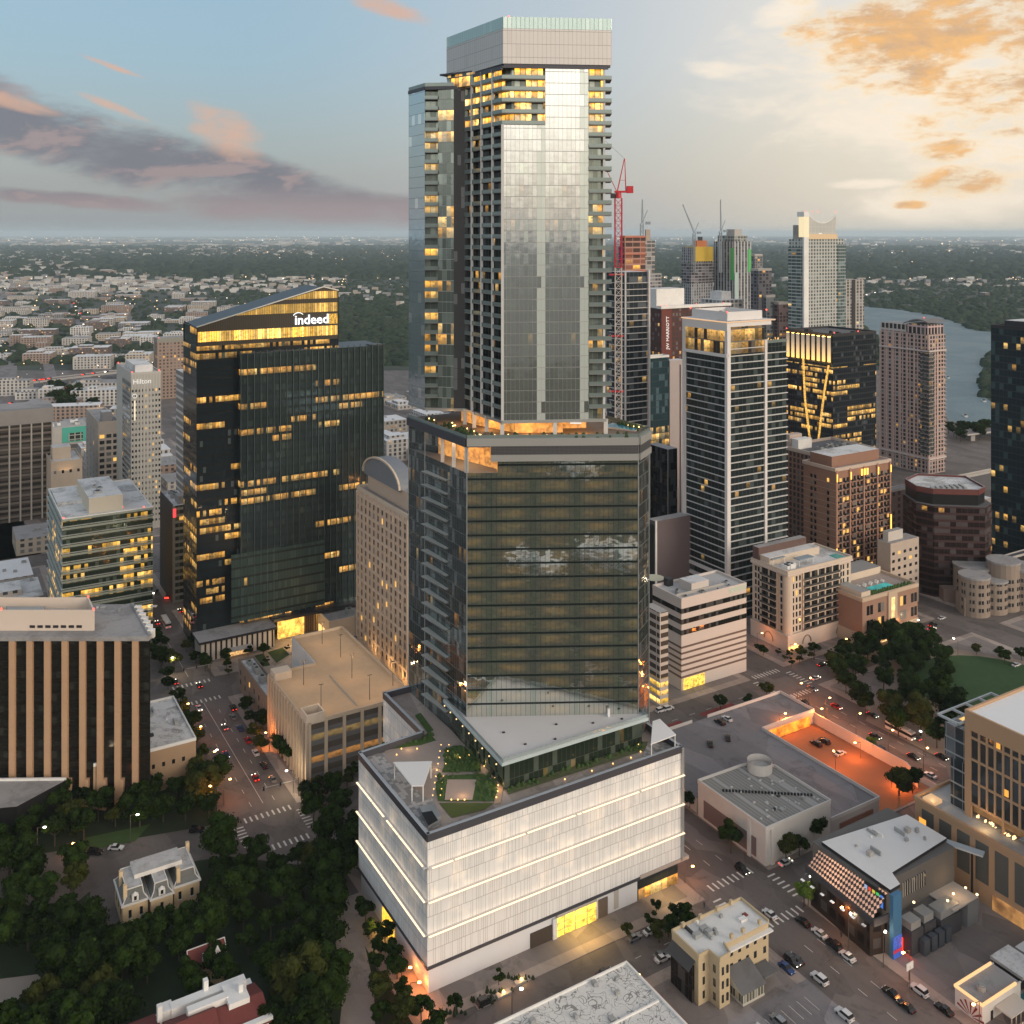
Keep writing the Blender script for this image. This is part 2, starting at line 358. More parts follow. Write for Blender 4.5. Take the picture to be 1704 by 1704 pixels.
def land_mat():
    m_ = bpy.data.materials.new('far_land'); m_.use_nodes = True; k = NT(m_.node_tree)
    P = k.n('ShaderNodeNewGeometry').outputs['Position']
    n1 = k.noise(P, .0012, 6, .65); n2 = k.noise(P, .012, 4, .7); n3 = k.noise(P, .05, 3, .7)
    c = k.mix(k.sstep(n2, .35, .7), (.018, .030, .022), (.045, .058, .040)); c = k.mix(k.m('MULTIPLY', k.sstep(n1, .56, .66), .6), c, (.10, .10, .085))
    c = k.mix(k.m('MULTIPLY', k.m('MULTIPLY', k.sstep(n3, .66, .72), k.sstep(n1, .46, .6)), .7), c, (.42, .40, .37))
    p = k.n('ShaderNodeBsdfPrincipled', i={'Base Color': c, 'Roughness': .95}); k.n('ShaderNodeOutputMaterial', i={0: p}); return m_
sheet('ground', [(-60000, -15000), (60000, -15000), (60000, 60000), (-60000, 60000)], -.35, land_mat())

def asphalt(name, base, warm=0.0):
    m_ = bpy.data.materials.new(name); m_.use_nodes = True; k = NT(m_.node_tree)
    P = k.n('ShaderNodeNewGeometry').outputs['Position']
    n1 = k.noise(P, .05, 6, .65, .4); n2 = k.noise(P, .9, 3, .6); a = k.vm('DOT_PRODUCT', P, (V.x, V.y, 0)); b = k.vm('DOT_PRODUCT', P, (U.x, U.y, 0))
    st = k.noise(k.comb(k.m('MULTIPLY', a, .02), k.m('MULTIPLY', b, .5), 0), 1, 4, .6)
    f = k.m('ADD', .62, k.m('ADD', k.m('MULTIPLY', n1, .38), k.m('ADD', k.m('MULTIPLY', n2, .12), k.m('MULTIPLY', st, .28))))
    pt = k.n('ShaderNodeTexVoronoi', feature='F1', i={'Vector': k.comb(k.m('MULTIPLY', a, .05), k.m('MULTIPLY', b, .11), 0), 'Scale': 1.0}).outputs[1]
    pv = k.sep(pt)[0]; f = k.m('MULTIPLY', f, k.m('ADD', .76, k.m('MULTIPLY', pv, .46))); ds = k.noise(P, .11, 6, .75, .8); f = k.m('MULTIPLY', f, k.m('SUBTRACT', 1.08, k.m('MULTIPLY', k.sstep(ds, .52, .66), .30)))
    c = k.vm('SCALE', k.n('ShaderNodeRGB').outputs[0], sc_=f); c.node.inputs[0].links[0].from_node.outputs[0].default_value = (*base, 1)
    p = k.n('ShaderNodeBsdfPrincipled', i={'Base Color': c, 'Roughness': .75, 'Specular IOR Level': .4}); k.n('ShaderNodeOutputMaterial', i={0: p}); MATS[name] = m_; return m_
M_asph = asphalt('asphalt', (.122, .104, .096)); M_side = asphalt('sidewalk_concrete', (.30, .25, .22)); M_block = asphalt('block_concrete', (.19, .165, .155)); M_lot = asphalt('parking_asphalt', (.19, .175, .18))
M_line = mat('road_paint', (.62, .60, .55), .7, 0, .3, 1.2); M_grass = mat('lawn', (.045, .085, .022), .95, 0, .3, .3); M_soil = mat('soil', (.05, .04, .03), .95, 0, .3, .5)
M_dgrass = mat('dark_lawn', (.018, .030, .012), .95, 0, .4, .15)

sheet('road', [(-900, 120), (420, 120), (420, 860), (700, 1400), (-900, 1400)], 0, M_asph)
# city blocks (pavement slabs with kerbs): the street grid runs along U and V
BL = [(0, -9, 86, 80), (-1, 100, 82, 190), (-1, 212, 90, 300), (-1, 322, 90, 420), (112, -9, 198, 70), (114, 88, 200, 184), (112, 206, 200, 300),
      (222, -9, 330, 70), (222, 90, 330, 184), (222, 206, 330, 300), (352, -9, 470, 70), (352, 90, 470, 184), (352, 206, 470, 300), (110, 322, 200, 420), (222, 322, 330, 420), (352, 322, 470, 420),
      (0, -110, 88, -24), (110, -140, 198, -24), (222, -140, 330, -30)]
for i in range(-5, 0):
    for j in range(2, 9): BL.append((i * 110 + 86 - 112 + 4, j * 111 - 10, i * 110 + 86 - 26, j * 111 + 78))
for i in range(-1, 5):
    for j in range(4, 8): BL.append((i * 111 + 3, j * 111 - 10, i * 111 + 90, j * 111 + 78))
mb = MB(); mi = MB()
for a0, b0, a1, b1 in BL:
    mb.prism([tuple(p[:2]) for p in rect(a0, b0, a1, b1)], 0.004, .15)
    mi.face([(p.x, p.y, .16) for p in rect(a0 + 3.5, b0 + 3.5, a1 - 3.5, b1 - 3.5)])
structure(mb, 'pavement', M_side); structure(mi, 'block_ground', M_block)
# capitol-side park ground on the left, its curved drive and the road in front of the old stone house
sheet('park_ground', [G(-500, 1340), G(360, 1300), G(362, 1372), G(150, 1408), G(0, 1432), G(-500, 1520)], .10, M_dgrass)
sheet('park_lawn', [G(140, 1395), G(250, 1372), G(225, 1400), G(150, 1415)], .13, M_grass)
gl = [G(-600, 1560), G(130, 1500), G(185, 1455), G(380, 1425), G(500, 1440), G(560, 1480), G(600, 1560), G(640, 1640), G(720, 1720), G(760, 1900), G(-600, 1900)]
sheet('wooded_ground', gl, .10, M_dgrass)
sheet('driveway', [G(150, 1440), G(205, 1445), G(196, 1560), G(160, 1580), G(150, 1520)], .13, M_asph)
sheet('side_path', [G(545, 1500), G(590, 1500), G(604, 1560), G(622, 1640), G(626, 1760), G(560, 1760), G(572, 1640)], .13, M_side)
sheet('footpath', [G(-40, 1635), G(62, 1622), G(80, 1640), G(30, 1664), G(-40, 1680)], .14, mat('pale_path', (.30, .25, .21)))
sheet('side_pavement', abp([(-7, -14), (0.5, -14), (0.5, 46), (-7, 46)]), .145, M_side)
# markings
mk = MB()
def strip(a0, b0, a1, b1, wd=.15): mk.obox(W(a0, b0), W(a1, b1), wd, .004, .012)
def dash(a0, b0, a1, b1, ln=3, gap=6):
    L = math.hypot(a1 - a0, b1 - b0); k = 0
    while k < L - ln:
        f0, f1 = k / L, (k + ln) / L; strip(a0 + (a1 - a0) * f0, b0 + (b1 - b0) * f0, a0 + (a1 - a0) * f1, b0 + (b1 - b0) * f1); k += ln + gap
def zebra(a0, b0, a1, b1, n, wd=.6, axis='a', ln=3.0):
    for i in range(n):
        f = (i + .5) / n; a, b = a0 + (a1 - a0) * f, b0 + (b1 - b0) * f
        if axis == 'a': strip(a, b - ln / 2, a, b + ln / 2, wd)
        else: strip(a - ln / 2, b, a + ln / 2, b, wd)
dash(97, -130, 97, -28); dash(102, -130, 102, -28); dash(98, 2, 98, 66); dash(103, 2, 103, 66); strip(-11, 106, -11, 190); dash(-7, 106, -7, 190); dash(-15, 106, -15, 190); strip(-11, 218, -11, 300)
dash(120, -16, 200, -16); dash(206, 0, 206, 66); dash(211, 0, 211, 66); dash(216, -120, 216, -20); dash(-6, -17, 84, -17, 2, 8); dash(120, 78, 195, 78); dash(10, 90, 80, 90)
zebra(-20, 80.5, -3, 80.5, 9); zebra(-20, 99, -3, 99, 9); zebra(-1, 84, -1, 97, 7, axis='b'); zebra(-22, 84, -22, 97, 7, axis='b'); zebra(90, -6, 108, -6, 9); zebra(90, -26, 108, -26, 9); zebra(111, -22, 111, -10, 6, axis='b'); zebra(89, -22, 89, -10, 6, axis='b')
zebra(202, 68, 218, 68, 9); zebra(202, 89, 218, 89, 9); zebra(200, 72, 200, 86, 7, axis='b'); zebra(220, 72, 220, 86, 7, axis='b'); zebra(-20, 192, -3, 192, 9); zebra(-20, 210, -3, 210, 9)
structure(mk, 'road_marking', M_line)
# red bus lane, street beyond the deck
sheet('bus_lane', abp([(100, 73.0), (150, 73.6), (150, 76.6), (100, 76.0)]), .006, mat('red_lane', (.20, .03, .03))); sheet('bus_lane', abp([(160, 73.8), (178, 74.0), (178, 77), (160, 76.8)]), .006, MATS['red_lane'])
# square park on the right: lawn ringed by a light path
sheet('park_path', [G(1500, 1065), G(1560, 1075), G(1760, 1110), G(1800, 1200), G(1640, 1240), G(1560, 1260), G(1440, 1200)], .17, mat('path_gravel', (.24, .19, .155)))
c = G(1655, 1146); lawn = [(c.x + 34 * math.cos(q * math.pi / 12), c.y + 33 * math.sin(q * math.pi / 12)) for q in range(24)]
sheet('park_lawn', lawn, .20, mat('park_grass', (.026, .066, .020), .95, 0, .3, .2))
# river
rv = [(1400, 500), (1437, 510), (1500, 516), (1560, 526), (1600, 540), (1625, 551), (1660, 552), (1760, 545), (1900, 560), (1900, 700), (1650, 712), (1578, 700), (1560, 640), (1500, 600), (1440, 545), (1400, 530)]
M_water = bpy.data.materials.new('river_water'); M_water.use_nodes = True; k = NT(M_water.node_tree); P = k.n('ShaderNodeNewGeometry').outputs['Position']
bn = k.n('ShaderNodeBump', i={'Strength': .35, 'Distance': .5, 'Height': k.noise(P, .25, 4, .6)})
wc = k.mix(k.sstep(k.noise(P, .012, 5, .6, .8), .4, .65), (.115, .185, .22), (.15, .22, .25))
k.n('ShaderNodeOutputMaterial', i={0: k.n('ShaderNodeBsdfPrincipled', i={'Base Color': wc, 'Roughness': .55, 'Specular IOR Level': .12, 'Normal': bn})})
sheet('river', [G(*p) for p in rv], .03, M_water)
M_wood = mat('bank_wood_ground', (.030, .042, .022), .95, 0, .35, .02)
sheet('river_island', [G(1645, 590), G(1632, 620), G(1632, 655), G(1648, 668), G(1800, 670), G(1800, 585)], .08, M_wood)

# ================================================================== MAIN TOWER
T0 = Vector((6, 322, 0))
def L2(X, Z): return (X - T0.x, Z - T0.y)
def onv(p, t_): return (p[0] + V.x * t_, p[1] + V.y * t_)
tw = empty('residential_tower', T0, 0, 'tallest glass tower, stacked and faceted, rising from the white podium', 'skyscraper')
P1, P2, P3, P4, P5, P6, P7 = [L2(*p) for p in [(-35.3, 335), (-28.8, 324.4), (-13.8, 300), (38.9, 302), (43.6, 312), (27.2, 339.5), (-20, 344)]]
M_off = facade('office_glass', (.60, .62, .57), 4.3, 1.5, metal=.9, rough=.04, mull=.05, span=.14, frame=(.012, .018, .018), frough=.25, lit=1, row=2, litc=(.60, .35, .07), ls=.105, seed=3, wob=.006, blind=.0, blindc=(.2, .2, .16), grp=9, wob2=.035, soft=True)
M_offl = facade('office_glass_side', (.12, .14, .14), 4.3, 1.5, metal=.75, rough=.05, mull=.04, span=.06, frame=(.10, .12, .12), lit=.4, row=.3, litc=(.9, .4, .08), ls=.25, seed=4, wob=.01, grp=4, wob2=.06)
M_res = facade('tower_glass', (.58, .60, .60), 3.52, 1.35, metal=.86, rough=.07, mull=.05, span=.05, frame=(.30, .31, .30), fmetal=.6, lit=.35, row=.17, litc=(1, .55, .22), ls=.55, seed=11, wob=.012, blind=.16, blindc=(.60, .66, .62), grp=3, off=(0, .5), litz=(133, 215), wob2=.025, colb=.30)
M_blue = facade('tower_glass_side', (.55, .62, .66), 3.52, 2.4, metal=.9, rough=.05, mull=.02, span=.03, frame=(.10, .13, .16), lit=.0, row=0, seed=5, wob=.008, blind=.05, wob2=.02)
M_bal = facade('balcony_glazing', (.14, .17, .155), 3.52, 1.8, metal=.45, rough=.12, mull=.07, span=.05, frame=(.12, .12, .11), lit=.9, row=.42, litc=(1, .50, .07), ls=1.6, seed=21, blind=.3, blindc=(.34, .40, .36), grp=4, off=(0, -138))
M_ballit = facade('balcony_glazing_lit', (.16, .18, .16), 3.52, 1.8, metal=.3, rough=.15, mull=.1, span=.1, frame=(.12, .12, .11), lit=.85, row=.72, litc=(1, .47, .045), ls=2.4, seed=22, blind=.3, grp=3, off=(0, -138))
M_baldk = facade('balcony_recess', (.035, .04, .042), 3.52, 1.8, metal=.3, rough=.15, mull=.1, span=.1, frame=(.05, .05, .05), lit=.12, row=.5, litc=(1, .50, .08), ls=.9, seed=23, blind=.2, grp=3, off=(0, -138))
M_fascia = mat('fascia_metal', (.30, .30, .29), .5, .2, .05); M_dkfas = mat('dark_fascia', (.07, .07, .085), .45, .3, .05)
M_louv = facade('louvre', (.05, .05, .055), .45, 1.4, metal=.2, rough=.5, mull=.06, span=.4, frame=(.09, .09, .095), lit=0, row=0, blind=0)
M_slab = mat('slab_concrete', (.20, .20, .195), .7, 0, .08); M_rail = mat('rail_glass', (.22, .27, .26), .1, .3, 0); M_colw = mat('column_white', (.55, .54, .53), .6); M_char = facade('charcoal_panel', (.048, .048, .052), 3.52, 1.2, metal=.1, rough=.5, mull=.04, span=.03, frame=(.04, .04, .04), lit=0, row=0, blind=.1)
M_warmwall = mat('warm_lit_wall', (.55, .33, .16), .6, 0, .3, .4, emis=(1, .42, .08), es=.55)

# office section
mb = MB()
poly = [P1, P2, P3, P4, P5, P6, P7]
def ring(poly, z0, z1, mats_i, mb=mb):
    u = 0
    for i in range(len(poly)): u = mb.wall(poly[i], poly[(i + 1) % len(poly)], z0, z1, mats_i[i], u if mats_i[i] == mats_i[i - 1] else 0)
ring(poly, 38, 122.6, [1, 1, 0, 1, 1, 1, 1]); 
mb.face([(p[0], p[1], 122.6) for p in poly], None, 2)
# recessed storey on the left side, full storey elsewhere
q2, q3 = onv(P2, 0), onv(P3, 0)
nU = (U.x * 5, U.y * 5); p3b = (P3[0] + 7, P3[1] + .2)
rec = [P1, (P2[0] + nU[0], P2[1] + nU[1]), (P3[0] + 9, P3[1] + 5.5), (P3[0] + 9.4, P3[1] + .35), P4, P5, P6, P7]
ring(rec, 122.6, 133, [1, 3, 3, 0, 1, 1, 1, 1])
mb.face([(p[0], p[1], 132.9) for p in rec], None, 2)
mb.build('office_section', [M_off, M_offl, M_slab, M_warmwall], tw)
mb = MB(); edge = [P1, P2, P3, P4, P5]
def band(name, pts, z0, z1, th, m_, out=.5):
    b = MB()
    for i in range(len(pts) - 1): b.obox(pts[i], pts[i + 1], th, z0, z1, off=out)
    return b.build(name, m_, tw)
band('terrace_fascia', [P1, P2, P3, (P3[0] + 7.2, P3[1] + .25)], 130.6, 133.2, .8, M_dkfas, .42)
band('terrace_fascia', [(P3[0] + 0, P3[1] + 0), P4, P5, onv(P5, 25)], 130.9, 133.25, .9, M_fascia, .45)
band('louvre_band', [(P3[0] + 7.3, P3[1] + .3), P4, P5], 128.2, 130.9, .5, M_louv, .3)
band('louvre_band', [(P3[0] + 7.3, P3[1] + .3), P4, P5], 126.2, 128.2, .8, M_fascia, .42)
b = MB(); b.face([(p[0], p[1], 130.55) for p in [P2, P3, (P3[0] + 9, P3[1] + .3), (P3[0] + 9, P3[1] + 6), (P2[0] + 5, P2[1] + 3)]][::-1]); b.build('loggia_soffit', M_warmwall, tw)
for f in (.0, .30, .58): 
    c = onv(P3, 1 + f * 28); MB().box(c[0] - .2, c[1] - .5, 122.6, c[0] + .9, c[1] + .6, 130.6).build('column', M_colw, tw)
pl = bpy.data.lights.new('loggia_light', 'AREA'); pl.energy = 900; pl.size = 8; pl.color = (1, .6, .3)
lo = bpy.data.objects.new('loggia_light', pl); COL.objects.link(lo); lo.parent = tw; c = onv(P3, 10); lo.location = (c[0] + 3, c[1] + 1, 130.3)
# projecting slabs of the office loggias on the left side
for i in range(18):
    z = 44.5 + i * 4.3; c0, c1 = onv(P3, 12), onv(P3, 27)
    b = MB(); nd = (-U.x, -U.y)
    pts = [(c0[0] + U.x * .5, c0[1] + U.y * .5), (c0[0] + nd[0] * 1.2, c0[1] + nd[1] * 1.2), (c1[0] + nd[0] * 2.6, c1[1] + nd[1] * 2.6), (c1[0] + U.x * .5, c1[1] + U.y * .5)]
    b.prism(pts, z, z + .35, 0, 1, True); b.build('balcony', [M_slab, mat('balcony_deck', (.40, .41, .38), .6)], tw)
# vertical edge trims
for p in (P1, P2, P3, P4, P5): MB().box(p[0] - .15, p[1] - .15, 38, p[0] + .15, p[1] + .15, 130.5).build('corner_trim', M_metal, tw)

# terrace level
b = MB(); tp = [P1, P2, P3, P4, P5, P6, P7]; cx, cy_ = 0, 0
b.face([(p[0], p[1], 133.05) for p in tp]); b.build('terrace_deck', mat('deck_brown', (.16, .12, .09)), tw)
Q2, Q3, Q3b, Q4, Q5 = P2, L2(-19.2, 323), L2(-15.6, 323), L2(-3.1, 302), L2(29.9, 305); Q6, Q7, Q8 = L2(24, 336), L2(-24, 346), P1
core = [L2(-17, 329), L2(-12, 322), L2(1, 309), L2(16, 309.5), L2(16, 316), L2(24, 317), L2(22, 333), L2(-10, 340)]
MB().prism(core, 133.1, 138.2).build('amenity_wall', M_warmwall, tw)
for X, Z in [(-3, 302.6), (13.3, 303.6), (29.2, 305), (-8, 310.5), (-12.2, 317.3), (-15.5, 322.6)]:
    c = L2(X, Z); MB().box(c[0] - .6, c[1] - .3, 133.1, c[0] + .6, c[1] + .9, 138.2).build('column', M_colw, tw)
b = MB()
for i in range(len(edge) - 1): b.obox(edge[i], edge[i + 1], .08, 133.2, 134.3, off=.3)
b.obox(P5, onv(P5, 25), .08, 133.2, 134.3, off=.3); b.build('glass_railing', M_rail, tw)
c = L2(38, 318); b = MB(); b.prism([L2(29.5, 316), L2(33.5, 314), L2(39.0, 310.4), L2(40.2, 313), L2(33, 323)], 133.1, 133.6, 0, 1); b.build('pool', [M_conc, mat('pool_water', (.03, .22, .30), .05, 0, 0)], tw)
random.seed(3); b = MB(); g2 = MB(); lt = MB()
for i in range(80):
    f = random.random()
    if i < 30: p = (P3[0] + f * 50, P3[1] + 1.2 + random.random() * 1.5)
    elif i < 60: p = onv(P3, f * 34); q = random.uniform(.8, 6); p = (p[0] + U.x * q, p[1] + U.y * q)
    else: p = onv(P5, f * 22); p = (p[0] - 2 - random.random() * 2, p[1])
    r = random.uniform(.4, 1.0); g2.cyl(p[0], p[1], 133.1, 133.1 + r * 1.8, r, r * .3, 6)
    if i % 2: lt.box(p[0] + .8, p[1], 133.6, p[0] + 1.1, p[1] + .3, 133.95)
tag(g2.build('planter_shrubs', mat('planter_green', (.03, .055, .02), .9), tw), kind='stuff'); lt.build('terrace_lights', glow('terrace_glow', (1, .65, .25), 5), tw)
MB().box(*[*L2(18, 303.4), 137.0, L2(21.5, 303.4)[0], L2(21.5, 303.6)[1], 137.4]).build('light_bar', M_signw, tw)
for X, Z, e_ in [(5, 305.5, 1200), (22, 306.5, 1500), (-8, 314, 1000), (-20, 322.5, 800)]:
    pl = bpy.data.lights.new('terrace_lamp', 'POINT'); pl.energy = e_; pl.color = (1, .5, .15); pl.shadow_soft_size = .4
    lo = bpy.data.objects.new('terrace_lamp', pl); COL.objects.link(lo); lo.parent = tw; lo.location = (*L2(X, Z), 136)

# residential section: recessed balcony walls, clear glass bay, blue side bay
ZT, ZW = 247.4, 244.0; FH = 3.52; NF = 31
def ins(p, dx, dz): return (p[0] + dx, p[1] + dz)
u982 = 982 - 835; D = (Q5[0] - Q4[0], Q5[1] - Q4[1])
B1 = (Q4[0] + D[0] * .405, Q4[1] + D[1] * .405); B2 = (Q4[0] + D[0] * .815, Q4[1] + D[1] * .815)
R4 = (Q4[0] + U.x * 2.6 + 0, Q4[1] + U.y * 2.6 + 1.6); R3b = (Q3b[0] + 1.0, Q3b[1])
b = MB()
def wl(pts, z0, z1, m_):
    u = 0
    for i in range(len(pts) - 1): u = b.wall(pts[i], pts[i + 1], z0, z1, m_, u)
zb = 138 + 26 * FH
wl([Q8, Q2], 138, ZW, 1)                                   # blue left bay
W1 = (Q2[0] + 4.3, Q2[1])                                    # wing front: 705-727 balconies, 727-755 glass
wl([Q2, ins(Q2, 0, 2), ins(W1, 0, 2), W1], 138, ZW, 3); wl([W1, Q3], 138, ZW, 4)
wl([Q3, Q3b], 138, ZW, 5); wl([Q3b, R3b, R4], 138, zb, 6); wl([Q3b, R3b, R4], zb, ZT, 7)
wl([R4, Q4], 138, zb, 6)
wl([Q4, B1], 138, zb, 0); wl([B1, B2], 138, ZT, 0)
wl([R4, ins(Q4, 3, 2.2), ins(B1, 0, 2)], zb, ZT, 7); wl([ins(B1, 0, 2), B1], zb, ZT, 5)
wl([B2, ins(B2, 0, 1.6), ins(Q5, -1.2, 1.6)], 138, zb, 4); wl([B2, ins(B2, 0, 1.6), ins(Q5, -1.2, 1.6)], zb, ZT, 7)
wl([ins(Q5, -1.2, 1.6), Q6, Q7, Q8], 138, ZW, 4)
outline = [Q8, Q2, Q3, Q3b, Q4, Q5, Q6, Q7]
b.face([(p[0], p[1], 138) for p in outline][::-1], None, 2); b.face([(p[0], p[1], ZW) for p in outline], None, 2)
b.face([(p[0], p[1], ZT) for p in [Q3b, Q4, Q5, Q6, L2(-20, 340)]], None, 2)
b.build('residential_section', [M_res, M_blue, M_slab, M_bal, facade('wing_glass', (.20, .23, .21), 3.52, 1.5, metal=.6, rough=.07, mull=.03, span=.06, frame=(.3, .32, .3), lit=.75, row=.38, litc=(1, .5, .08), ls=1.7, seed=31, blind=.35, blindc=(.40, .46, .42), grp=4, off=(0, -138), wob2=.02), M_char, M_baldk, M_ballit], tw)
b = MB(); 
for pts in ([Q8, Q2], [Q2, Q3], [Q3, Q3b], [Q3b, Q4], [Q4, Q5]): b.obox(pts[0], pts[1], .5, 137.4, 138.3, off=.0)
b.build('transfer_edge', M_fascia, tw)
M_bslab = [mat('balcony_slab', (.19, .19, .185), .7, 0, .05), M_rail]
def balc(pts, depth_in, i, z, rail=1.05):
    b = MB(); n = len(pts)
    b.prism(pts + depth_in, z - .28, z, 0, 0, True)
    for q in range(n - 1): b.obox(pts[q], pts[q + 1], .07, z, z + rail, 1, off=-.05)
    return b
def bset(pts, inn, z0, n, skip=()):
    me = balc(pts, inn, 0, 0).mesh('balcony', M_bslab)
    for i in range(n):
        if i in skip: continue
        link('balcony', me, tw, (0, 0, z0 + i * FH))
wR = [ins(B2, .1, -.25), ins(Q5, 1.1, -.1), ins(Q5, 1.3, 7)]
bset(wR, [ins(Q5, -1.3, 7), ins(Q5, -1.3, 1.5), ins(B2, .1, 1.5)], 138.3 + FH, 30)
bset([onv(Q4, 24.5), onv(Q4, .3)], [R4, R3b], 138.3 + FH, 25)
bset([onv(Q4, 24.5), onv(Q4, 0), ins(Q4, 1, -.1), ins(B1, -.1, -.1)], [ins(B1, -.1, 2), ins(Q4, 3, 2.2), R4, R3b], zb + .15, 5)
bset([ins(Q2, 0, -.6), ins(W1, 0, -.6)], [ins(W1, 0, 2), ins(Q2, 0, 2)], 138.3 + FH, 29)
for t_ in (.3, 6.5, 13.5, 20): c = onv(Q4, t_); MB().box(c[0] - .1, c[1] - .4, 138.3, c[0] + .75, c[1] + .5, zb if t_ < 1 else ZT).build('column', M_colw, tw)
MB().box(Q5[0] - 1.6, Q5[1] - .15, 138.3, Q5[0] - .9, Q5[1] + .5, ZT).build('column', M_colw, tw)
b = MB(); b.obox(Q8, Q2, .5, ZW - .6, ZW + .5); b.obox(Q2, Q3, .5, ZW - .6, ZW + .5); b.obox(Q3, Q3b, .5, ZW - .6, ZW + .5); b.obox(Q3b, Q4, .5, ZT - 1, ZT); b.obox(Q4, Q5, .6, ZT - .5, ZT)
b.build('roof_edge', M_dkfas, tw)
b = MB(); b.obox(Q8, Q2, .06, ZW + .5, ZW + 1.7); b.obox(Q2, Q3, .06, ZW + .5, ZW + 1.7); b.build('glass_railing', M_rail, tw)
b = MB(); b.prism([L2(-21.5, 326), L2(-12, 317), L2(-7, 324), L2(-14, 334)], ZW, ZW + 4.2); b.build('penthouse_wall', M_ballit, tw)
b = MB(); b.prism([L2(-24, 325.5), L2(-19.5, 322.6), L2(-13, 318.5), L2(-4, 325), L2(-14, 336)], ZW + 4.2, ZW + 4.8); b.build('penthouse_roof', M_dkfas, tw)
# crown screen
M_scr = facade('crown_screen', (.58, .55, .53), 4.1, 1.35, metal=.35, rough=.45, mull=.05, span=.03, frame=(.28, .26, .25), lit=0, row=0, blind=.1, blindc=(.54, .51, .49), off=(0, 0))
M_scrt = facade('crown_glass', (.42, .53, .51), 8, 1.35, metal=.5, rough=.2, mull=.10, span=.0, frame=(.22, .28, .27), lit=0, row=0, blind=.2, blindc=(.5, .60, .57))
C4, C5 = ins(Q4, .3, -.5), ins(Q5, 1.0, -.3); CL = onv(C4, 38); CR = onv(C5, 33)
b = MB(); cr = [C4, C5, CR, CL]
b.prism(cr, ZT + .8, ZT + 11.6, 0, 0, True); b.build('crown_screen', M_scr, tw)
b = MB(); b.prism([ins(C4, .3, .3), ins(C5, -.3, .3), ins(CR, -.3, -.3), ins(CL, .3, -.3)], ZT, ZT + .8); b.build('crown_base', M_dkfas, tw)
b = MB()
for i in range(4): b.obox(cr[i], cr[(i + 1) % 4], .25, ZT + 11.65, ZT + 15.2, off=-.12)
b.build('crown_glass', M_scrt, tw)
tag(MB().cyl(*L2(-1, 303), ZT + 15.2, ZT + 15.7, .3).build('beacon', M_redlamp, tw))
def refl_note(): pass

# ================================================================== PODIUM
pd = empty('podium_building', A0, YAW, 'white panelled podium block with glowing strips and roof garden under the tallest tower', 'podium')
M_pan = bpy.data.materials.new('white_screen'); M_pan.use_nodes = True; k = NT(M_pan.node_tree)
uv = k.n('ShaderNodeUVMap').outputs[0]; u, v = k.sep(uv)[0:2]
rr, _ = k.white(k.m('FLOOR', k.m('DIVIDE', u, .55)), k.m('FLOOR', k.m('DIVIDE', k.m('SUBTRACT', v, 7), 4.35)), 2); r2, _ = k.white(k.m('FLOOR', k.m('DIVIDE', u, 3.3)), k.m('FLOOR', k.m('DIVIDE', k.m('SUBTRACT', v, 7), 4.35)), 5)
fx = k.m('FRACT', k.m('DIVIDE', u, .55)); fin = k.m('MULTIPLY', k.m('LESS_THAN', fx, .28), k.m('LESS_THAN', rr, .55))
hj = k.m('LESS_THAN', k.m('FRACT', k.m('DIVIDE', k.m('SUBTRACT', v, 7), 4.35)), .035)
c = k.mix(fin, (.68, .68, .68), (.44, .43, .43)); c = k.mix(k.m('MULTIPLY', k.m('LESS_THAN', k.m('FRACT', k.m('DIVIDE', u, 3.3)), .02), .6), c, (.35, .33, .32)); c = k.mix(k.m('MULTIPLY', hj, .65), c, (.22, .20, .19))
lf = k.sep(k.n('ShaderNodeNewGeometry').outputs['Normal'])[0]
bk = k.m('MULTIPLY', k.m('MULTIPLY', k.sstep(k.noise(k.comb(k.m('MULTIPLY', u, .16), k.m('MULTIPLY', v, .11), 0), 1, 3, .6), .44, .68), k.m('ADD', .35, r2)), k.m('GREATER_THAN', v, 15.8))
p = k.n('ShaderNodeBsdfPrincipled', i={'Base Color': c, 'Roughness': .5, 'Emission Color': (1, .66, .36), 'Emission Strength': k.m('MULTIPLY', bk, .17)})
k.n('ShaderNodeOutputMaterial', i={0: p}); M_pan.cycles.emission_sampling = 'NONE'
M_basew = mat('base_white', (.60, .61, .64), .6, 0, .05, .3)
mb = MB(); mb.prism([(0, 0), (85, 0), (85, 78), (21.5, 78), (21.5, 48), (0, 46.5)], 7.06, 39.6, 0, 1); mb.build('screen_wall', [M_pan, M_side], pd)
mb = MB()
mb.prism([(.6, .6), (52, .6), (52, 77), (22, 77), (22, 46), (.6, 46)], 0, 7.0); mb.prism([(52, 6), (84.5, 6), (84.5, 77), (52, 77)], 0, 7.0); mb.prism([(52, .6), (68.5, .6), (68.5, 6), (52, 6)], 0, 7.0)
mb.build('base_wall', M_basew, pd)
MB().prism([(-.15, -.15), (85.2, -.15), (85.2, 78.2), (21.3, 78.2), (21.3, 48.2), (-.15, 46.7)], 6.6, 7.5).build('base_trim', M_dkfas, pd)
b = MB()   # parapet cap ring
pp = [(0, 0), (85, 0), (85, 78), (21.5, 78), (21.5, 48), (0, 46.5)]
for i in range(6):
    p, q = pp[i], pp[(i + 1) % 6]; b.obox(p, q, 1.0, 39.6, 41.6, 0, 1, off=-.3)
b.build('parapet', [M_dkfas, mat('parapet_top', (.35, .38, .41), .5)], pd)
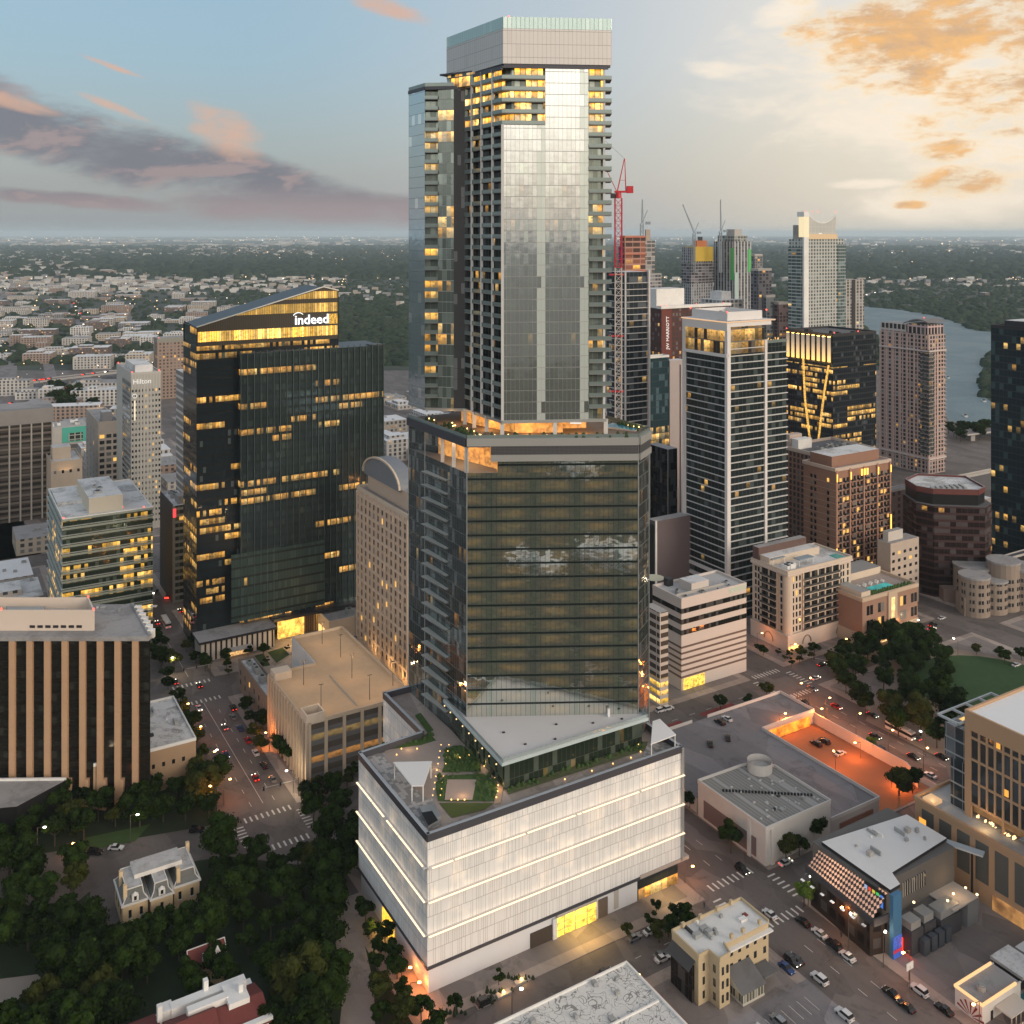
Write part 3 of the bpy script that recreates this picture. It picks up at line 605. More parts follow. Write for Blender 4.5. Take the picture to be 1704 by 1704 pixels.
# light ledges: three glowing strips round the two street fronts, the top one broken
M_led = glow('light_strip', (1, .74, .48), 1.8, 'AUTO')
for z_, segs in ((33.1, [(1, 7), (7.6, 29), (29.8, 45.5), (46.3, 47.5), (48, 68), (69, 85.3)]), (24.4, [(0, 85.3)]), (15.7, [(0, 85.3)])):
    b = MB()
    for s0, s1 in segs: b.box(s0, -1.15, z_ - .06, s1, -.65, z_ + .06)
    b.build('light_strip', M_led, pd)
    b = MB()
    if z_ > 33: sg = [(1, 7), (7.4, 16), (16.4, 20), (20.4, 24), (26, 34), (34.5, 46)]
    else: sg = [(0, 46.3)]
    for s0, s1 in sg: b.box(-1.05, s0, z_ - .06, -.6, s1, z_ + .06)
    b.build('light_strip', M_led, pd)
    b = MB(); b.box(0, -1.2, z_ - .22, 85.3, .05, z_ - .08); b.box(-1.1, 0, z_ - .22, .05, 46.3, z_ - .08); b.build('ledge', mat('ledge_white', (.6, .57, .54), .5), pd)
# glazed return strip and corner shop at the far right end
MB().box(84.6, -.6, 7.2, 85.4, -.1, 41.0).build('edge_fin', M_metal, pd)
mb = MB(); mb.box(69, .8, .1, 84, 1.2, 6.6, 0); mb.build('shop_glass', facade('shop_glass', (.03, .035, .035), 3.3, 2.2, metal=.2, mull=.05, span=.05, frame=(.02, .02, .02), lit=1, row=.9, litc=(1, .45, .06), ls=1.4, litz=(0, 3.2), off=(0, 0)), pd)
mb = MB(); mb.box(69, -.3, 6.9, 87.5, 5, 7.9); mb.build('canopy', mat('canopy_pale', (.36, .31, .28), .6), pd)
MB().box(69, 1.3, 0, 84, 6, 6.6).build('shop_wall', M_black, pd)
# loading doors
MB().box(31.5, .3, .1, 38.5, .7, 4.2).build('garage_door', mat('open_bay', (.06, .045, .035), .8), pd)
MB().box(40, .3, .1, 53.5, .7, 5.6).build('lit_bay', mat('lit_bay', (.5, .4, .1), .5, 0, .35, .35, emis=(1, .62, .06), es=1.5, sample='AUTO'), pd)
MB().box(38.6, -.1, 0, 39.9, .9, 5.8).build('door_frame', M_basew, pd); MB().box(40, -.05, 5.7, 53.5, .8, 7).build('door_header', mat('header_tan', (.40, .37, .34), .7), pd)
MB().box(54.4, .3, .1, 57.6, .75, 5.4).build('service_door', mat('service_door', (.13, .10, .08), .5), pd); MB().box(60, .45, .8, 61.6, .62, 6).build('vent_panel', mat('header_tan', (.40, .37, .34)), pd)
MB().box(-.02, 22, .1, .62, 29, 6.0).build('side_bay', mat('side_bay_lit', (.5, .4, .1), .5, 0, .25, .4, emis=(1, .55, .05), es=1.6, sample='AUTO'), pd)
for loc, e_, sx in (((47, -3.5, 5.5), 1500, 8), ((-3.2, 25.5, 5.0), 700, 4), ((77, -3, 5.2), 500, 6)):
    pl = bpy.data.lights.new('bay_light', 'AREA'); pl.energy = e_; pl.size = sx; pl.color = (1, .62, .18); lo = bpy.data.objects.new('bay_light', pl); COL.objects.link(lo); lo.parent = pd; lo.location = loc

# ---- raised white roof (level 2) with dark glass under it
RH = 48.0
def ab_px(px, py, h): return AB(G(px, py, h))
rf = [(27.5, 9.0), (79.0, 8.4), (81, 30), (62, 56), (30.4, 51)]
b = MB(); b.prism(rf, RH - .9, RH, 0, 1, True); b.build('lower_roof', [mat('roof_rim', (.42, .50, .52), .4), mat('roof_membrane', (.60, .585, .58), .8, 0, .04)], pd)
b = MB()
for i in (0, 1): b.obox(rf[i], rf[(i + 1) % 5], .06, RH, RH + 1.0, off=-.35)
b.obox(rf[4], rf[0], .06, RH, RH + 1.0, off=-.35); b.build('glass_railing', mat('thin_rail', (.35, .42, .43), .15, .3, 0), pd)
ing = [(29, 10.2), (77.5, 9.8), (79, 28), (60, 54), (31.5, 50)]
b = MB(); b.prism(ing, 39.7, RH - .95); b.build('garden_glass', facade('garden_glass', (.035, .05, .035), 7, 1.6, metal=.5, mull=.04, span=.02, frame=(.05, .06, .05), lit=.3, row=.35, litc=(1, .5, .1), ls=.35, wob2=.03), pd)
for p in [(38, 14), (47, 12), (36, 23), (52, 19), (62, 14), (71, 11.5)]:
    MB().box(p[0], p[1], RH, p[0] + .7, p[1] + .5, RH + .35).build('roof_vent', M_dark, pd)
MB().box(68.5, 15, RH, 69.3, 15.6, RH + 2.4).build('roof_hatch', M_basew, pd)

# ---- roof garden at 39.7 m
GZ = 39.75
def gp(name, pts, m_, z=GZ, th=.0):
    P = [AB(G(px + 0, py, z)) for px, py in pts]; b = MB()
    if th: b.prism(P, z, z + th)
    else:
        ar = sum(P[i][0] * P[(i + 1) % len(P)][1] - P[(i + 1) % len(P)][0] * P[i][1] for i in range(len(P)))
        b.face([(p[0], p[1], z) for p in (P if ar > 0 else P[::-1])])
    return b.build(name, m_, pd)
M_pave = facade('terrace_paving', (.42, .40, .39), 1.2, 1.2, metal=0, rough=.8, mull=.05, span=.05, frame=(.2, .19, .19), lit=0, row=0, blind=.45, blindc=(.18, .18, .18))
M_deck = mat('deck_pink', (.33, .27, .24), .7, 0, .1, .5); M_lawn2 = mat('roof_lawn', (.075, .095, .022), .95, 0, .1, .5); M_plant = mat('planting', (.050, .095, .022), .95, 0, .45, .6); M_sedum = mat('sedum', (.09, .10, .045), .95, 0, .5, .5)
gp('paving', [(606, 1256), (735, 1245), (722, 1330), (735, 1372), (712, 1382), (660, 1330)], M_pave, GZ + .01)
gp('deck', [(640, 1238), (720, 1222), (733, 1240), (722, 1320), (716, 1332), (700, 1320), (640, 1262)], M_deck, GZ + .03)
gp('deck', [(703, 1190), (720, 1186), (768, 1236), (740, 1246), (726, 1240)], M_deck, GZ + .04)
gp('lawn', [(731, 1336), (822, 1336), (806, 1347), (752, 1361)], M_lawn2, GZ + .05)
gp('planting_bed', [(724, 1302), (748, 1290), (805, 1287), (826, 1306), (822, 1333), (729, 1333)], M_plant, GZ + .02)
gp('deck', [(744, 1297), (793, 1297), (786, 1331), (740, 1331)], mat('deck_light', (.42, .32, .27), .7), GZ + .09)
gp('planting_bed', [(742, 1242), (768, 1240), (800, 1262), (800, 1284), (738, 1284)], M_plant, GZ + .03)
gp('planting_bed', [(612, 1250), (660, 1232), (716, 1222), (726, 1232), (700, 1240), (640, 1248)], M_plant, GZ + .05)
gp('planting_bed', [(690, 1190), (700, 1186), (722, 1215), (712, 1220)], M_plant, GZ + .06)
gp('garden_walk', [(797, 1262), (812, 1262), (838, 1305), (833, 1336), (822, 1338), (828, 1308)], mat('walk_warm', (.45, .30, .2)), GZ + .11)
gp('green_roof', [(846, 1322), (1075, 1248), (1078, 1234), (1040, 1232), (838, 1300)], M_sedum, GZ + .05)
gp('paving', [(1078, 1236), (1133, 1236), (1090, 1258), (1070, 1258)], M_pave, GZ + .07)
gp('shaft_wall', [(697, 1350), (722, 1346), (734, 1366), (712, 1378)], M_metal, GZ, 1.4); gp('shaft', [(701, 1352), (719, 1349), (729, 1365), (713, 1374)], M_black, GZ + 1.42)
random.seed(9); b = MB()
for i in range(420):
    px, py = random.choice([(random.uniform(845, 1070), None), (random.uniform(730, 825), random.uniform(1290, 1332)), (random.uniform(740, 800), random.uniform(1244, 1284)), (random.uniform(615, 720), None)])
    if py is None: py = (1322 - (px - 845) * .325 + random.uniform(-22, -3)) if px > 800 else 1250 - (px - 612) * .25 + random.uniform(-4, 5)
    if 742 < px < 794 and 1294 < py: continue
    p = AB(G(px, py, GZ)); r = random.uniform(.3, .9)
    b.cyl(p[0], p[1], GZ, GZ + r * 1.1, r, r * .35, 6)
tag(b.build('garden_shrubs', mat('shrub_green', (.04, .075, .018), .9, 0, .6, .35), pd), kind='stuff')
b = MB()
for i in range(9):
    for (x0, x1) in ((734, 720), (747, 733)):
        px = x0 + (x1 - x0) * i / 8; py = 1240 + 84 * i / 8; p = AB(G(px, py, GZ)); b.box(p[0] - .12, p[1] - .12, GZ, p[0] + .12, p[1] + .12, GZ + .25)
for px, py in [(801, 1268), (806, 1276), (815, 1285), (824, 1296), (829, 1308), (828, 1318), (826, 1328), (751, 1332), (762, 1332), (773, 1332), (748, 1264), (765, 1262), (780, 1258), (795, 1254), (808, 1252), (668, 1247), (694, 1247), (660, 1257), (1062, 1240), (1066, 1252), (1050, 1262), (1020, 1272), (985, 1284), (940, 1298)]:
    p = AB(G(px, py, GZ)); b.box(p[0] - .15, p[1] - .15, GZ + .1, p[0] + .15, p[1] + .15, GZ + .4)
b.build('garden_lights', glow('garden_glow', (1, .58, .18), 2.6, 'AUTO'), pd)
b = MB()
for i in range(9): f = i / 8; b.box(27.3 + 3 * f, 12 + 38 * f, 46.2, 27.6 + 3 * f, 12.3 + 38 * f, 46.5)
b.build('soffit_lights', glow('soffit_glow', (1, .66, .3), 2), pd)
for px, py, e_ in [(805, 1278, 130), (828, 1315, 130), (770, 1325, 110), (727, 1280, 130), (680, 1248, 130), (760, 1262, 110)]:
    p = AB(G(px, py, GZ)); pl = bpy.data.lights.new('garden_lamp', 'POINT'); pl.energy = e_; pl.color = (1, .6, .25); lo = bpy.data.objects.new('garden_lamp', pl); COL.objects.link(lo); lo.parent = pd; lo.location = (p[0], p[1], GZ + 1.6)
# canopies on the roof
def canopy(pts, h, label):
    P = [G(px, py, h) for px, py in pts]; c = sum(P, Vector()) / len(P); e = empty('shade_canopy', (c.x, c.y, GZ), 0, label, 'canopy')
    b = MB(); b.prism([(p.x - c.x, p.y - c.y) for p in P], h - GZ - .3, h - GZ, 0, 0, True); b.build('canopy_top', mat('canopy_white', (.72, .71, .70), .6, 0, .03), e)
    for p in P: MB().cyl((p.x - c.x) * .93, (p.y - c.y) * .93, 0, h - GZ - .3, .16, n=6).build('post', M_white, e)
canopy([(654, 1268), (719, 1266.5), (705, 1307), (685, 1307)], 44.4, 'white trapezoid shade canopy over the pale paving of the roof terrace')
canopy([(1086, 1200), (1098, 1196), (1125, 1222), (1083, 1238)], 45.2, 'white triangular shade canopy at the right end of the podium roof')

# door bars and vans inside the lit bay
for x_ in (42.5, 46.2, 50.2): MB().box(x_, .18, .1, x_ + .18, .3, 5.6).build('door_post', M_metal, pd)
for z_ in (1.9, 3.8): MB().box(40, .2, z_, 53.5, .29, z_ + .1).build('door_rail', M_metal, pd)
# ================================================================== LEFT SIDE BUILDINGS
def rel_box(b_, name, x0, y0, z0, x1, y1, z1, m_, top=None): return b_.box(name, x0, y0, z0, x1, y1, z1, m_, top)
def beacons(b_, pts, z):
    for x_, y_ in pts: MB().cyl(x_, y_, z, z + .7, .35, n=6).build('beacon', M_redlamp, b_.e)

# brown slab office with tan piers (its street front faces the camera square on)
C = G(250, 1345); e = empty('pier_office', (C.x, C.y, 0), 0, 'large dark office slab with tall tan vertical piers at the left edge', 'office building')
hb = 58.5; dpt = (V.x * 34, V.y * 34); FOOT.append((-170, 40, -30, 140))
mb = MB(); mb.prism([(-110, 0), (0, 0), dpt, (-110 + dpt[0], dpt[1])], 0, hb, 0, 1)
mb.build('wall', [facade('pier_office_glass', (.020, .019, .016), 3.9, 1.5, metal=.25, rough=.12, mull=.03, span=.38, frame=(.012, .010, .008), frough=.3, lit=.02, row=.3, ls=.4, seed=61, blind=.1, blindc=(.05, .05, .04), wob2=.03), M_groof], e)
for i in range(18):
    x_ = -3.4 - i * 5.98
    mb = MB().box(x_ - 2.4, -1.15, 0 if i in (1, 2, 3, 4) else 0, x_ - .6 + .2, -.05, hb - .9); 
    if 1 <= i <= 5: mb.box(x_ - .4, -1.4, 0, x_ + .75, -.05, 10.5)
    mb.build('pier', mat('pier_tan', (.44, .275, .165), .8, 0, .08), e)
b = MB(); b.obox((-110, 0), (0, 0), 1.6, hb - 1.0, hb + .5, off=.5); b.obox((0, 0), dpt, 1.0, hb - .8, hb + .5); b.build('parapet', M_groof, e)
for i in range(7): 
    f = .12 + i * .12; b = MB(); b.box(dpt[0] * f - .2, dpt[1] * f, hb - 2, dpt[0] * f + 2.0, dpt[1] * f + 1.5, hb + .9); b.build('fin_cap', M_white, e)
def pz(px, py, h): q = G(px, py, h); return (q.x - C.x, q.y - C.y)
w0, w1 = pz(2, 1049, hb), pz(156, 1049, hb); hx = 65.6; M_ph = mat('penthouse_cream', (.62, .52, .44), .7, 0, .04)
b = MB(); dd = 13.5; bx = (w0[0] - 40, w0[1])
b.obox(bx, w1, .5, hb, hx); b.obox(w1, (w1[0] + V.x * dd, w1[1] + V.y * dd), .5, hb, hx); b.obox((bx[0] + V.x * dd, w1[1] + V.y * dd), (w1[0] + V.x * dd, w1[1] + V.y * dd), .5, hb, hx)
b.build('penthouse_wall', M_ph, e)
b = MB(); b.prism([(w0[0] + 2, w0[1] + 2), (w0[0] + 13, w0[1] + 2), (w0[0] + 11, w0[1] + 9), (w0[0] - 3, w0[1] + 9)], hb, hx - 2.2); b.prism([(w0[0] + 15, w0[1] + 2), (w0[0] + 22, w0[1] + 2), (w0[0] + 19, w0[1] + 9), (w0[0] + 12.5, w0[1] + 9)], hb, hx - 3); b.build('roof_equipment', M_equip, e)
for i in range(7): MB().box(w1[0] - 22 + i * 2.7, w1[1] - .42, hb + 1, w1[0] - 20.2 + i * 2.7, w1[1] - .2, hb + 1.9).build('louvre', M_dark, e)
for p in (w1, (w1[0] + V.x * dd, w1[1] + V.y * dd), (w0[0], w0[1])): MB().cyl(p[0], p[1], hx, hx + .6, .3, n=6).build('beacon', M_redlamp, e)
# low wing roof in front
p = [G(*q, 12) for q in [(-60, 1300), (110, 1298), (28, 1342), (-60, 1350)]]; c = p[0]; FOOT.append((-100, 60, -99, 61))
e = empty('low_pavilion', (c.x, c.y, 0), 0, 'low pavilion with grey flat roof in front of the tan piers', 'pavilion'); b = MB(); b.prism([(q.x - c.x, q.y - c.y) for q in p], 0, 12, 0, 1); b.build('wall', [M_black, M_groof], e)
b = MB(); b.obox((p[0].x - c.x, p[0].y - c.y), (p[1].x - c.x, p[1].y - c.y), .6, 12, 12.8); b.build('parapet', M_white, e)

# small tan blind-walled building on the corner
C = G(326, 1300); Q = AB(C); e = empty('tan_hall', C, YAW, 'small tan windowless hall with streaked white roof at the street corner', 'hall'); FOOT.append((Q[0] - 34, Q[1], Q[0], Q[1] + 37))
mb = MB().box(-34, 0, 0, 0, 37, 15, 0, 1); mb.build('wall', [mat('hall_tan', (.36, .24, .15), .85), mat('streaked_roof', (.60, .59, .58), .85, 0, .1, .35, dirt=.95)], e)
b = MB(); b.box(-34, -.1, 14.6, .1, .4, 15.7); b.box(-.4, .4, 14.6, .1, 37, 15.7); b.box(-34, 36.6, 14.6, -.4, 37.1, 15.7); b.build('parapet', M_white, e)
for i in range(4): MB().box(-15 + i * 3.4, -.06, 8.5, -14 + i * 3.4, .3, 10).build('window', M_pane, e)

# green banded office
b1 = Bld('banded_office', 'mid-rise office with pale green horizontal bands and lit floors at left', 'office building', 104, 1077, 866, 80, 254)
b1.body(facade('banded_glass', (.03, .045, .03), 4.2, 1.6, metal=.35, rough=.1, mull=.03, span=.05, frame=(.04, .05, .04), lit=.62, row=.40, litc=(1, .56, .07), ls=2.0, seed=41, blind=.1, grp=8, wob2=.02), M_wroof)
M_gband = mat('green_band', (.30, .34, .29), .4, .1, .06); n = int(b1.h // 4.2)
b1.bands('spandrel_band', M_gband, b1.h - n * 4.2 - .6, 4.2, n + 1, .95, .35); b1.bands('sunshade', mat('sunshade_grey', (.42, .44, .41), .4), b1.h - n * 4.2 + .9, 4.2, n, .25, .8)
b1.parapet(b1.h, M_white, .8, .4); s_, t_ = b1.s, b1.t
b1.box('penthouse', s_ * .30, t_ * .08, b1.h, s_ * .68, t_ * .75, b1.h + 7.5, mat('penthouse_beige', (.50, .46, .38), .7, 0, .04), M_wroof); b1.box('roof_slab', s_ * .02, t_ * .45, b1.h, s_ * .3, t_ * .95, b1.h + 1.2, M_wroof)
b1.units(3, b1.h + 7.5, s_ * .34, t_ * .15, s_ * .62, t_ * .6, hs=(.5, 1)); beacons(b1, [(.5, .5), (s_ * .9, .4), (s_ * .68, t_ * .1)], b1.h + .6)

# dark ribbed block far left
b2 = Bld('ribbed_block', 'brown concrete office block with dark deep floors and pale ribs at the far left', 'office building', -60, 880, 692, -160, 88)
b2.body(facade('ribbed_dark', (.03, .024, .02), 3.6, 2, metal=.1, rough=.3, mull=.05, span=.5, frame=(.10, .082, .07), frough=.8, lit=.0, row=0, blind=0), M_conc); b2.bands('floor_ledge', mat('brown_ledge', (.17, .145, .125), .8), 3, 4.6, int(b2.h / 4.6) - 1, 1.2, .9, 'R')
b2.piers('rib', mat('rib_pale', (.42, .39, .35), .8), 'R', 8, 0, b2.h - 9, .9, 1.3); b2.box('attic', -.9, -1.4, b2.h - 9, b2.s + .4, b2.t, b2.h + 1, mat('attic_grey', (.27, .25, .235), .85), M_groof)

# beige office with square windows
b3 = Bld('beige_office', 'slim beige office block with square black windows left of the round-sign hotel', 'office building', 164, 845, 705, 143, 198)
b3.body(mat('beige_wall', (.47, .40, .34), .8), M_groof); b3.parapet(b3.h, mat('beige_wall', (.47, .40, .34)), 1.2)
b3.wins('R', 3, 2, 4.3, int(b3.h / 4.3) - 1, b3.s / 4.2, 2.5, lit=.03, maxi=60); b3.wins('L', 4, 2, 4.3, int(b3.h / 4.3) - 1, 1.2, 2.6, lit=.03, maxi=60); b3.done(); b3.box('penthouse', 3, 5, b3.h, b3.s - 4, 14, b3.h + 7, M_groof, M_wroof)

# white gridded hotel tower with sign
b4 = Bld('grid_hotel', 'pale grey hotel tower with small square windows and an illuminated sign', 'hotel', 218, 885, 624, 194, 268)
b4.body(mat('hotel_pale', (.44, .43, .40), .7, 0, .06), M_wroof); b4.parapet(b4.h, mat('hotel_pale', (.44, .43, .40)), 1.4)
b4.wins('R', 9, 5, 3.6, int((b4.h - 12) / 3.6), 1.0, 1.6, lit=.07, maxi=99); b4.done(); nL = int((b4.h - 8) / 3.6)
mb = MB().box(-.3, b4.t * .02, 4, -.02, b4.t * .55, b4.h - 5); mb.build('glass_strip', facade('hotel_strip', (.10, .12, .13), 3.6, 1.5, metal=.5, span=.35, frame=(.30, .31, .31), lit=.1, row=.3), b4.e); b4.bands('corner_band', M_dark, 6, 3.6, 0, .5)
b4.piers('rib', mat('hotel_rib', (.36, .355, .335), .7), 'R', 10, 2, b4.h, .35, .25); b4.box('penthouse', 4, 8, b4.h, b4.s * .8, b4.t * .8, b4.h + 5, M_wroof); beacons(b4, [(1, 1), (b4.s - 1, 1), (1, b4.t - 1)], b4.h + 1.4)
def sign(text, loc, rot, size, m_, parent=None, name='sign_lettering', ext=.12, align='LEFT', spacing=1.0, bold=0.0):
    cu = bpy.data.curves.new(name, 'FONT'); cu.body = text; cu.size = size; cu.extrude = ext; cu.align_x = align; cu.space_character = spacing; cu.offset = bold; cu.resolution_u = 2; cu.materials.append(m_)
    o = bpy.data.objects.new(name, cu); COL.objects.link(o); o.location = loc; o.rotation_euler = rot
    bpy.context.view_layer.update(); me = bpy.data.meshes.new_from_object(o); q = bpy.data.objects.new(name, me); COL.objects.link(q); q.location = loc; q.rotation_euler = rot; bpy.data.objects.remove(o)
    if parent: q.parent = parent
    return q
sign('Hilton', (1, -.5, b4.h - 6.2), (R(90), 0, 0), 4.6, M_signw, b4.e)
mb = MB(); 
for i in range(16): mb.bar((2.2 + 1.3 * math.cos(i * math.pi / 8), -.5, b4.h - 14 + 1.3 * math.sin(i * math.pi / 8)), (2.2 + 1.3 * math.cos((i + 1) * math.pi / 8), -.5, b4.h - 14 + 1.3 * math.sin((i + 1) * math.pi / 8)), .25)
mb.build('round_sign', M_signw, b4.e)
for i, ch in enumerate('CONVENTION'): pass
mb = MB().box(1.9, -.55, b4.h - 30, 2.7, -.35, b4.h - 17); mb.build('vertical_sign', glow('vertical_sign_glow', (1, .85, .6), 1.1), b4.e)

# dark slim block with red sign
b5 = Bld('slim_block', 'narrow dark grey block with a blank side wall and small red sign', 'building', 288, 1004, 842, 267, 318)
b5.box('wall', 0, 0, 0, b5.s, b5.t, b5.h, facade('slim_bands', (.05, .06, .045), 3.5, 3, metal=.3, span=.4, frame=(.28, .28, .24), lit=.1, row=.3), M_wroof); b5.box('side_wall', -.3, 0, 0, -.01, b5.t, b5.h + .8, mat('slate_wall', (.085, .08, .08), .8)); b5.box('corner_pier', -.3, -.4, 0, 1.0, -.01, b5.h, mat('slim_pier', (.26, .25, .24), .7))
b5.box('red_sign', -.1, -.7, b5.h - 6, 1.4, -.45, b5.h - 1.5, glow('red_sign_glow', (1, .06, .06), 1.6)); b5.box('penthouse', 3, 2, b5.h, 12, 10, b5.h + 4, M_groof); b5.units(5, b5.h, 2, 12, b5.s - 2, b5.t - 2)
b6 = Bld('striped_tower', 'sliver of a white and grey striped tower behind the dark glass tower', 'office building', 340, 985, 640, 293, 380)
b6.body(facade('stripe_wall', (.20, .185, .18), 4.2, 40, metal=0, rough=.7, mull=0, span=.36, frame=(.55, .53, .52), lit=.0, row=0, blind=0), M_wroof)
b7 = Bld('brown_hotel', 'brown brick tower with rows of windows beyond the hotel, small red light on top', 'hotel', 262, 665, 566, 256, 318)
b7.body(facade('brown_hotel_wall', (.05, .04, .035), 3.9, 4.2, metal=0, rough=.4, mull=.5, span=.45, frame=(.30, .22, .18), frough=.85, lit=.05, row=.5), M_groof); b7.box('attic', -.4, -.4, b7.h - 3, b7.s + .4, b7.t + .4, b7.h + 2, mat('attic_green', (.22, .22, .19)), M_groof); beacons(b7, [(2, 2)], b7.h + 2)

# the dark glass tower with sloped lit crown and sign
b8 = Bld('dark_glass_tower', 'dark glass office tower with slanted golden-lit crown and illuminated word sign', 'skyscraper', 327, 1085, 545, 305, 634)
M_ind = facade('indeed_glass', (.022, .032, .038), 4.1, 1.45, metal=.42, rough=.06, mull=.07, span=.34, frame=(.014, .017, .02), frough=.2, lit=.80, row=.40, litc=(1, .52, .09), ls=1.3, seed=104, blind=.05, blindc=(.15, .19, .18), grp=9, wob2=.05, wob=.01)
M_ind2 = facade('indeed_bay', (.07, .10, .105), 4.1, 1.55, metal=.7, rough=.05, mull=.05, span=.32, frame=(.018, .026, .027), frough=.2, lit=.82, row=.33, litc=(1, .50, .10), ls=1.35, seed=87, blind=.10, blindc=(.12, .17, .16), grp=8, wob2=.06, wob=.01)
hs = b8.h; sx = 70.0; hp = 168.0
b8.box('wall', 0, 0, 0, sx, b8.t, hs - 9, M_ind)
mb = MB()   # wedge crown
def cr_h(x_): return hs + (hp + 1 - hs) * min(1, x_ / 62)
tt = b8.t
mb.face([(0, .3, hs - 9), (sx, .3, hs - 9), (sx, .3, hp - 1), (62, .3, hp + 1), (0, .3, hs)], [(0, hs - 9), (sx, hs - 9), (sx, hp), (62, hp), (0, hs)], 0)
mb.face([(.3, tt, hs - 9), (.3, 0, hs - 9), (.3, 0, hs), (.3, tt, hs + 1)], [(0, 0), (tt, 0), (tt, 9), (0, 9)], 1)
mb.face([(0, 0, hs), (62, 0, hp + 1), (62, tt, hp + 1), (0, tt, hs)], None, 2); mb.face([(62, 0, hp + 1), (sx, 0, hp - 1), (sx, tt, hp - 1), (62, tt, hp + 1)], None, 2)
mb.face([(sx, 0, hs - 9), (sx, tt, hs - 9), (sx, tt, hp - 1), (sx, 0, hp - 1)], None, 1); mb.face([(sx, tt, hs - 9), (0, tt, hs - 9), (0, tt, hs), (62, tt, hp + 1), (sx, tt, hp - 1)], None, 1)
M_crown = facade('crown_slats', (.05, .045, .035), 60, 1.1, metal=.3, rough=.3, mull=.22, span=0, frame=(.02, .02, .02), lit=0, row=0, blind=0)
mb.build('crown', [M_crown, M_ind, M_dark], b8.e)
M_gold = facade('gold_screen', (.3, .2, .05), 50, 1.15, metal=0, rough=.5, mull=.14, span=0, frame=(.05, .04, .02), lit=1, row=2, litc=(1, .55, .05), ls=1.55, seed=8)
def gband(z0, z1, xa, xb):
    b = MB(); xs0 = max(xa, 62 * (z0 - hs + .2) / (hp + 1 - hs)); xs1 = max(xa, 62 * (z1 - hs + .6) / (hp + 1 - hs)); ztop = z1
    b.face([(xs0, -.05, z0), (xb, -.05, z0), (xb, -.05, z1), (xs1, -.05, z1)], [(xs0, z0), (xb, z0), (xb, z1), (xs1, z1)]); return b.build('lit_band', M_gold, b8.e)
gband(hs - 7.0, hs - 2.2, .6, sx - .6); gband(158.2 - 1.5, 162.2 - 1.0, 0, sx - .6); gband(163.4, 167.0, 0, sx - .6)
b = MB().box(sx - 5.2, -.12, 150.5, sx - .6, -.06, 155.5); b.build('lit_band', mat('dim_gold', (.2, .12, .03), .5, 0, .5, .6, emis=(1, .55, .07), es=.8), b8.e)
b = MB(); b.bar((0, -.2, hs + .2), (62, -.2, hp + 1.2), .35); b.bar((62, -.2, hp + 1.2), (sx, -.2, hp - .8), .35); b.build('roof_trim', M_metal, b8.e)
s1 = sign('indeed', (47.0, -.5, 151.0), (R(90), 0, R(0)), 6.6, glow('word_sign', (1, .97, .95), 1.6), b8.e, bold=.09, ext=.2)
b = MB(); 
for i in range(5): 
    a0, a1 = R(150 - i * 22), R(150 - (i + 1) * 22); b.bar((49.0 + 3.0 * math.cos(a0), -.5, 154.2 + 2.6 * math.sin(a0)), (49.0 + 3.0 * math.cos(a1), -.5, 154.2 + 2.6 * math.sin(a1)), .22)
b.build('sign_arc', MATS['word_sign'], b8.e)
# projecting bay
hx = 138.5; x0_, x1_ = 19.5, b8.s
mb = MB(); mb.prism([(x0_, -4.2), (x1_, -3.0), (x1_, tt * .8), (x0_, tt * .8)], 11, hx, 0, 1); mb.build('projecting_bay', [M_ind2, M_dark], b8.e)
b = MB()
for i in range(24):
    x_ = x0_ + (x1_ - x0_) * i / 23; b.box(x_ - .09, -4.9 + 1.2 * i / 23, 11, x_ + .09, -4.1 + 1.2 * i / 23, hx + 1.2)
b.build('glass_fin', mat('fin_teal', (.11, .155, .155), .3, .5), b8.e)
b = MB().box(15, -4.6, 12, 61, -4.25, 44); b.build('screen_wall', facade('garage_screen', (.045, .075, .07), 4.6, 1.5, metal=.3, rough=.3, mull=.06, span=.22, frame=(.012, .02, .02), lit=.02, row=.5, seed=9, blind=.3, blindc=(.07, .11, .10)), b8.e)
b = MB().box(x1_ - 7, -3.2, hx - .2, x1_, 3, hx + .5); b.build('parapet', M_dark, b8.e)
b8.box('low_roof', -2, -14, 8.5, 34, -.2, 9.6, M_dark, M_groof); b8.box('low_wall', -1, -13, 0, 33, -.3, 8.4, facade('piano_wall', (.02, .02, .02), 20, 2.4, metal=.1, rough=.3, mull=.62, span=0, frame=(.62, .55, .47), lit=0, row=0, blind=0))
b8.box('porch', 8, -17, 3.5, 22, -13, 4.1, M_conc); b8.box('porch_lit', 9, -13.4, .2, 21, -13.1, 3.4, mat('porch_glow', (.4, .3, .2), .6, 0, .3, .6, emis=(1, .55, .2), es=1.0))
b8.box('lobby_lit', 37, -6, .2, 50, -5.0, 9.5, mat('lobby_glow', (.5, .35, .1), .6, 0, .5, .35, emis=(1, .60, .12), es=1.1, sample='AUTO')); b8.box('canopy', 34, -9, 9.8, 90, 0, 11.2, M_dark); b8.box('lobby_wall', 50, -4.6, 0, 90, -.5, 9.7, facade('amber_slats', (.12, .07, .03), 12, 1.2, metal=0, rough=.6, mull=.4, span=0, frame=(.03, .02, .02), lit=.8, row=.6, ls=.7))
for x_, y_ in ((43, -10), (38, -16)):
    pl = bpy.data.lights.new('lobby_lamp', 'POINT'); pl.energy = 1500; pl.color = (1, .6, .2); lo = bpy.data.objects.new('lobby_lamp', pl); COL.objects.link(lo); lo.parent = b8.e; lo.location = (x_, y_, 6)

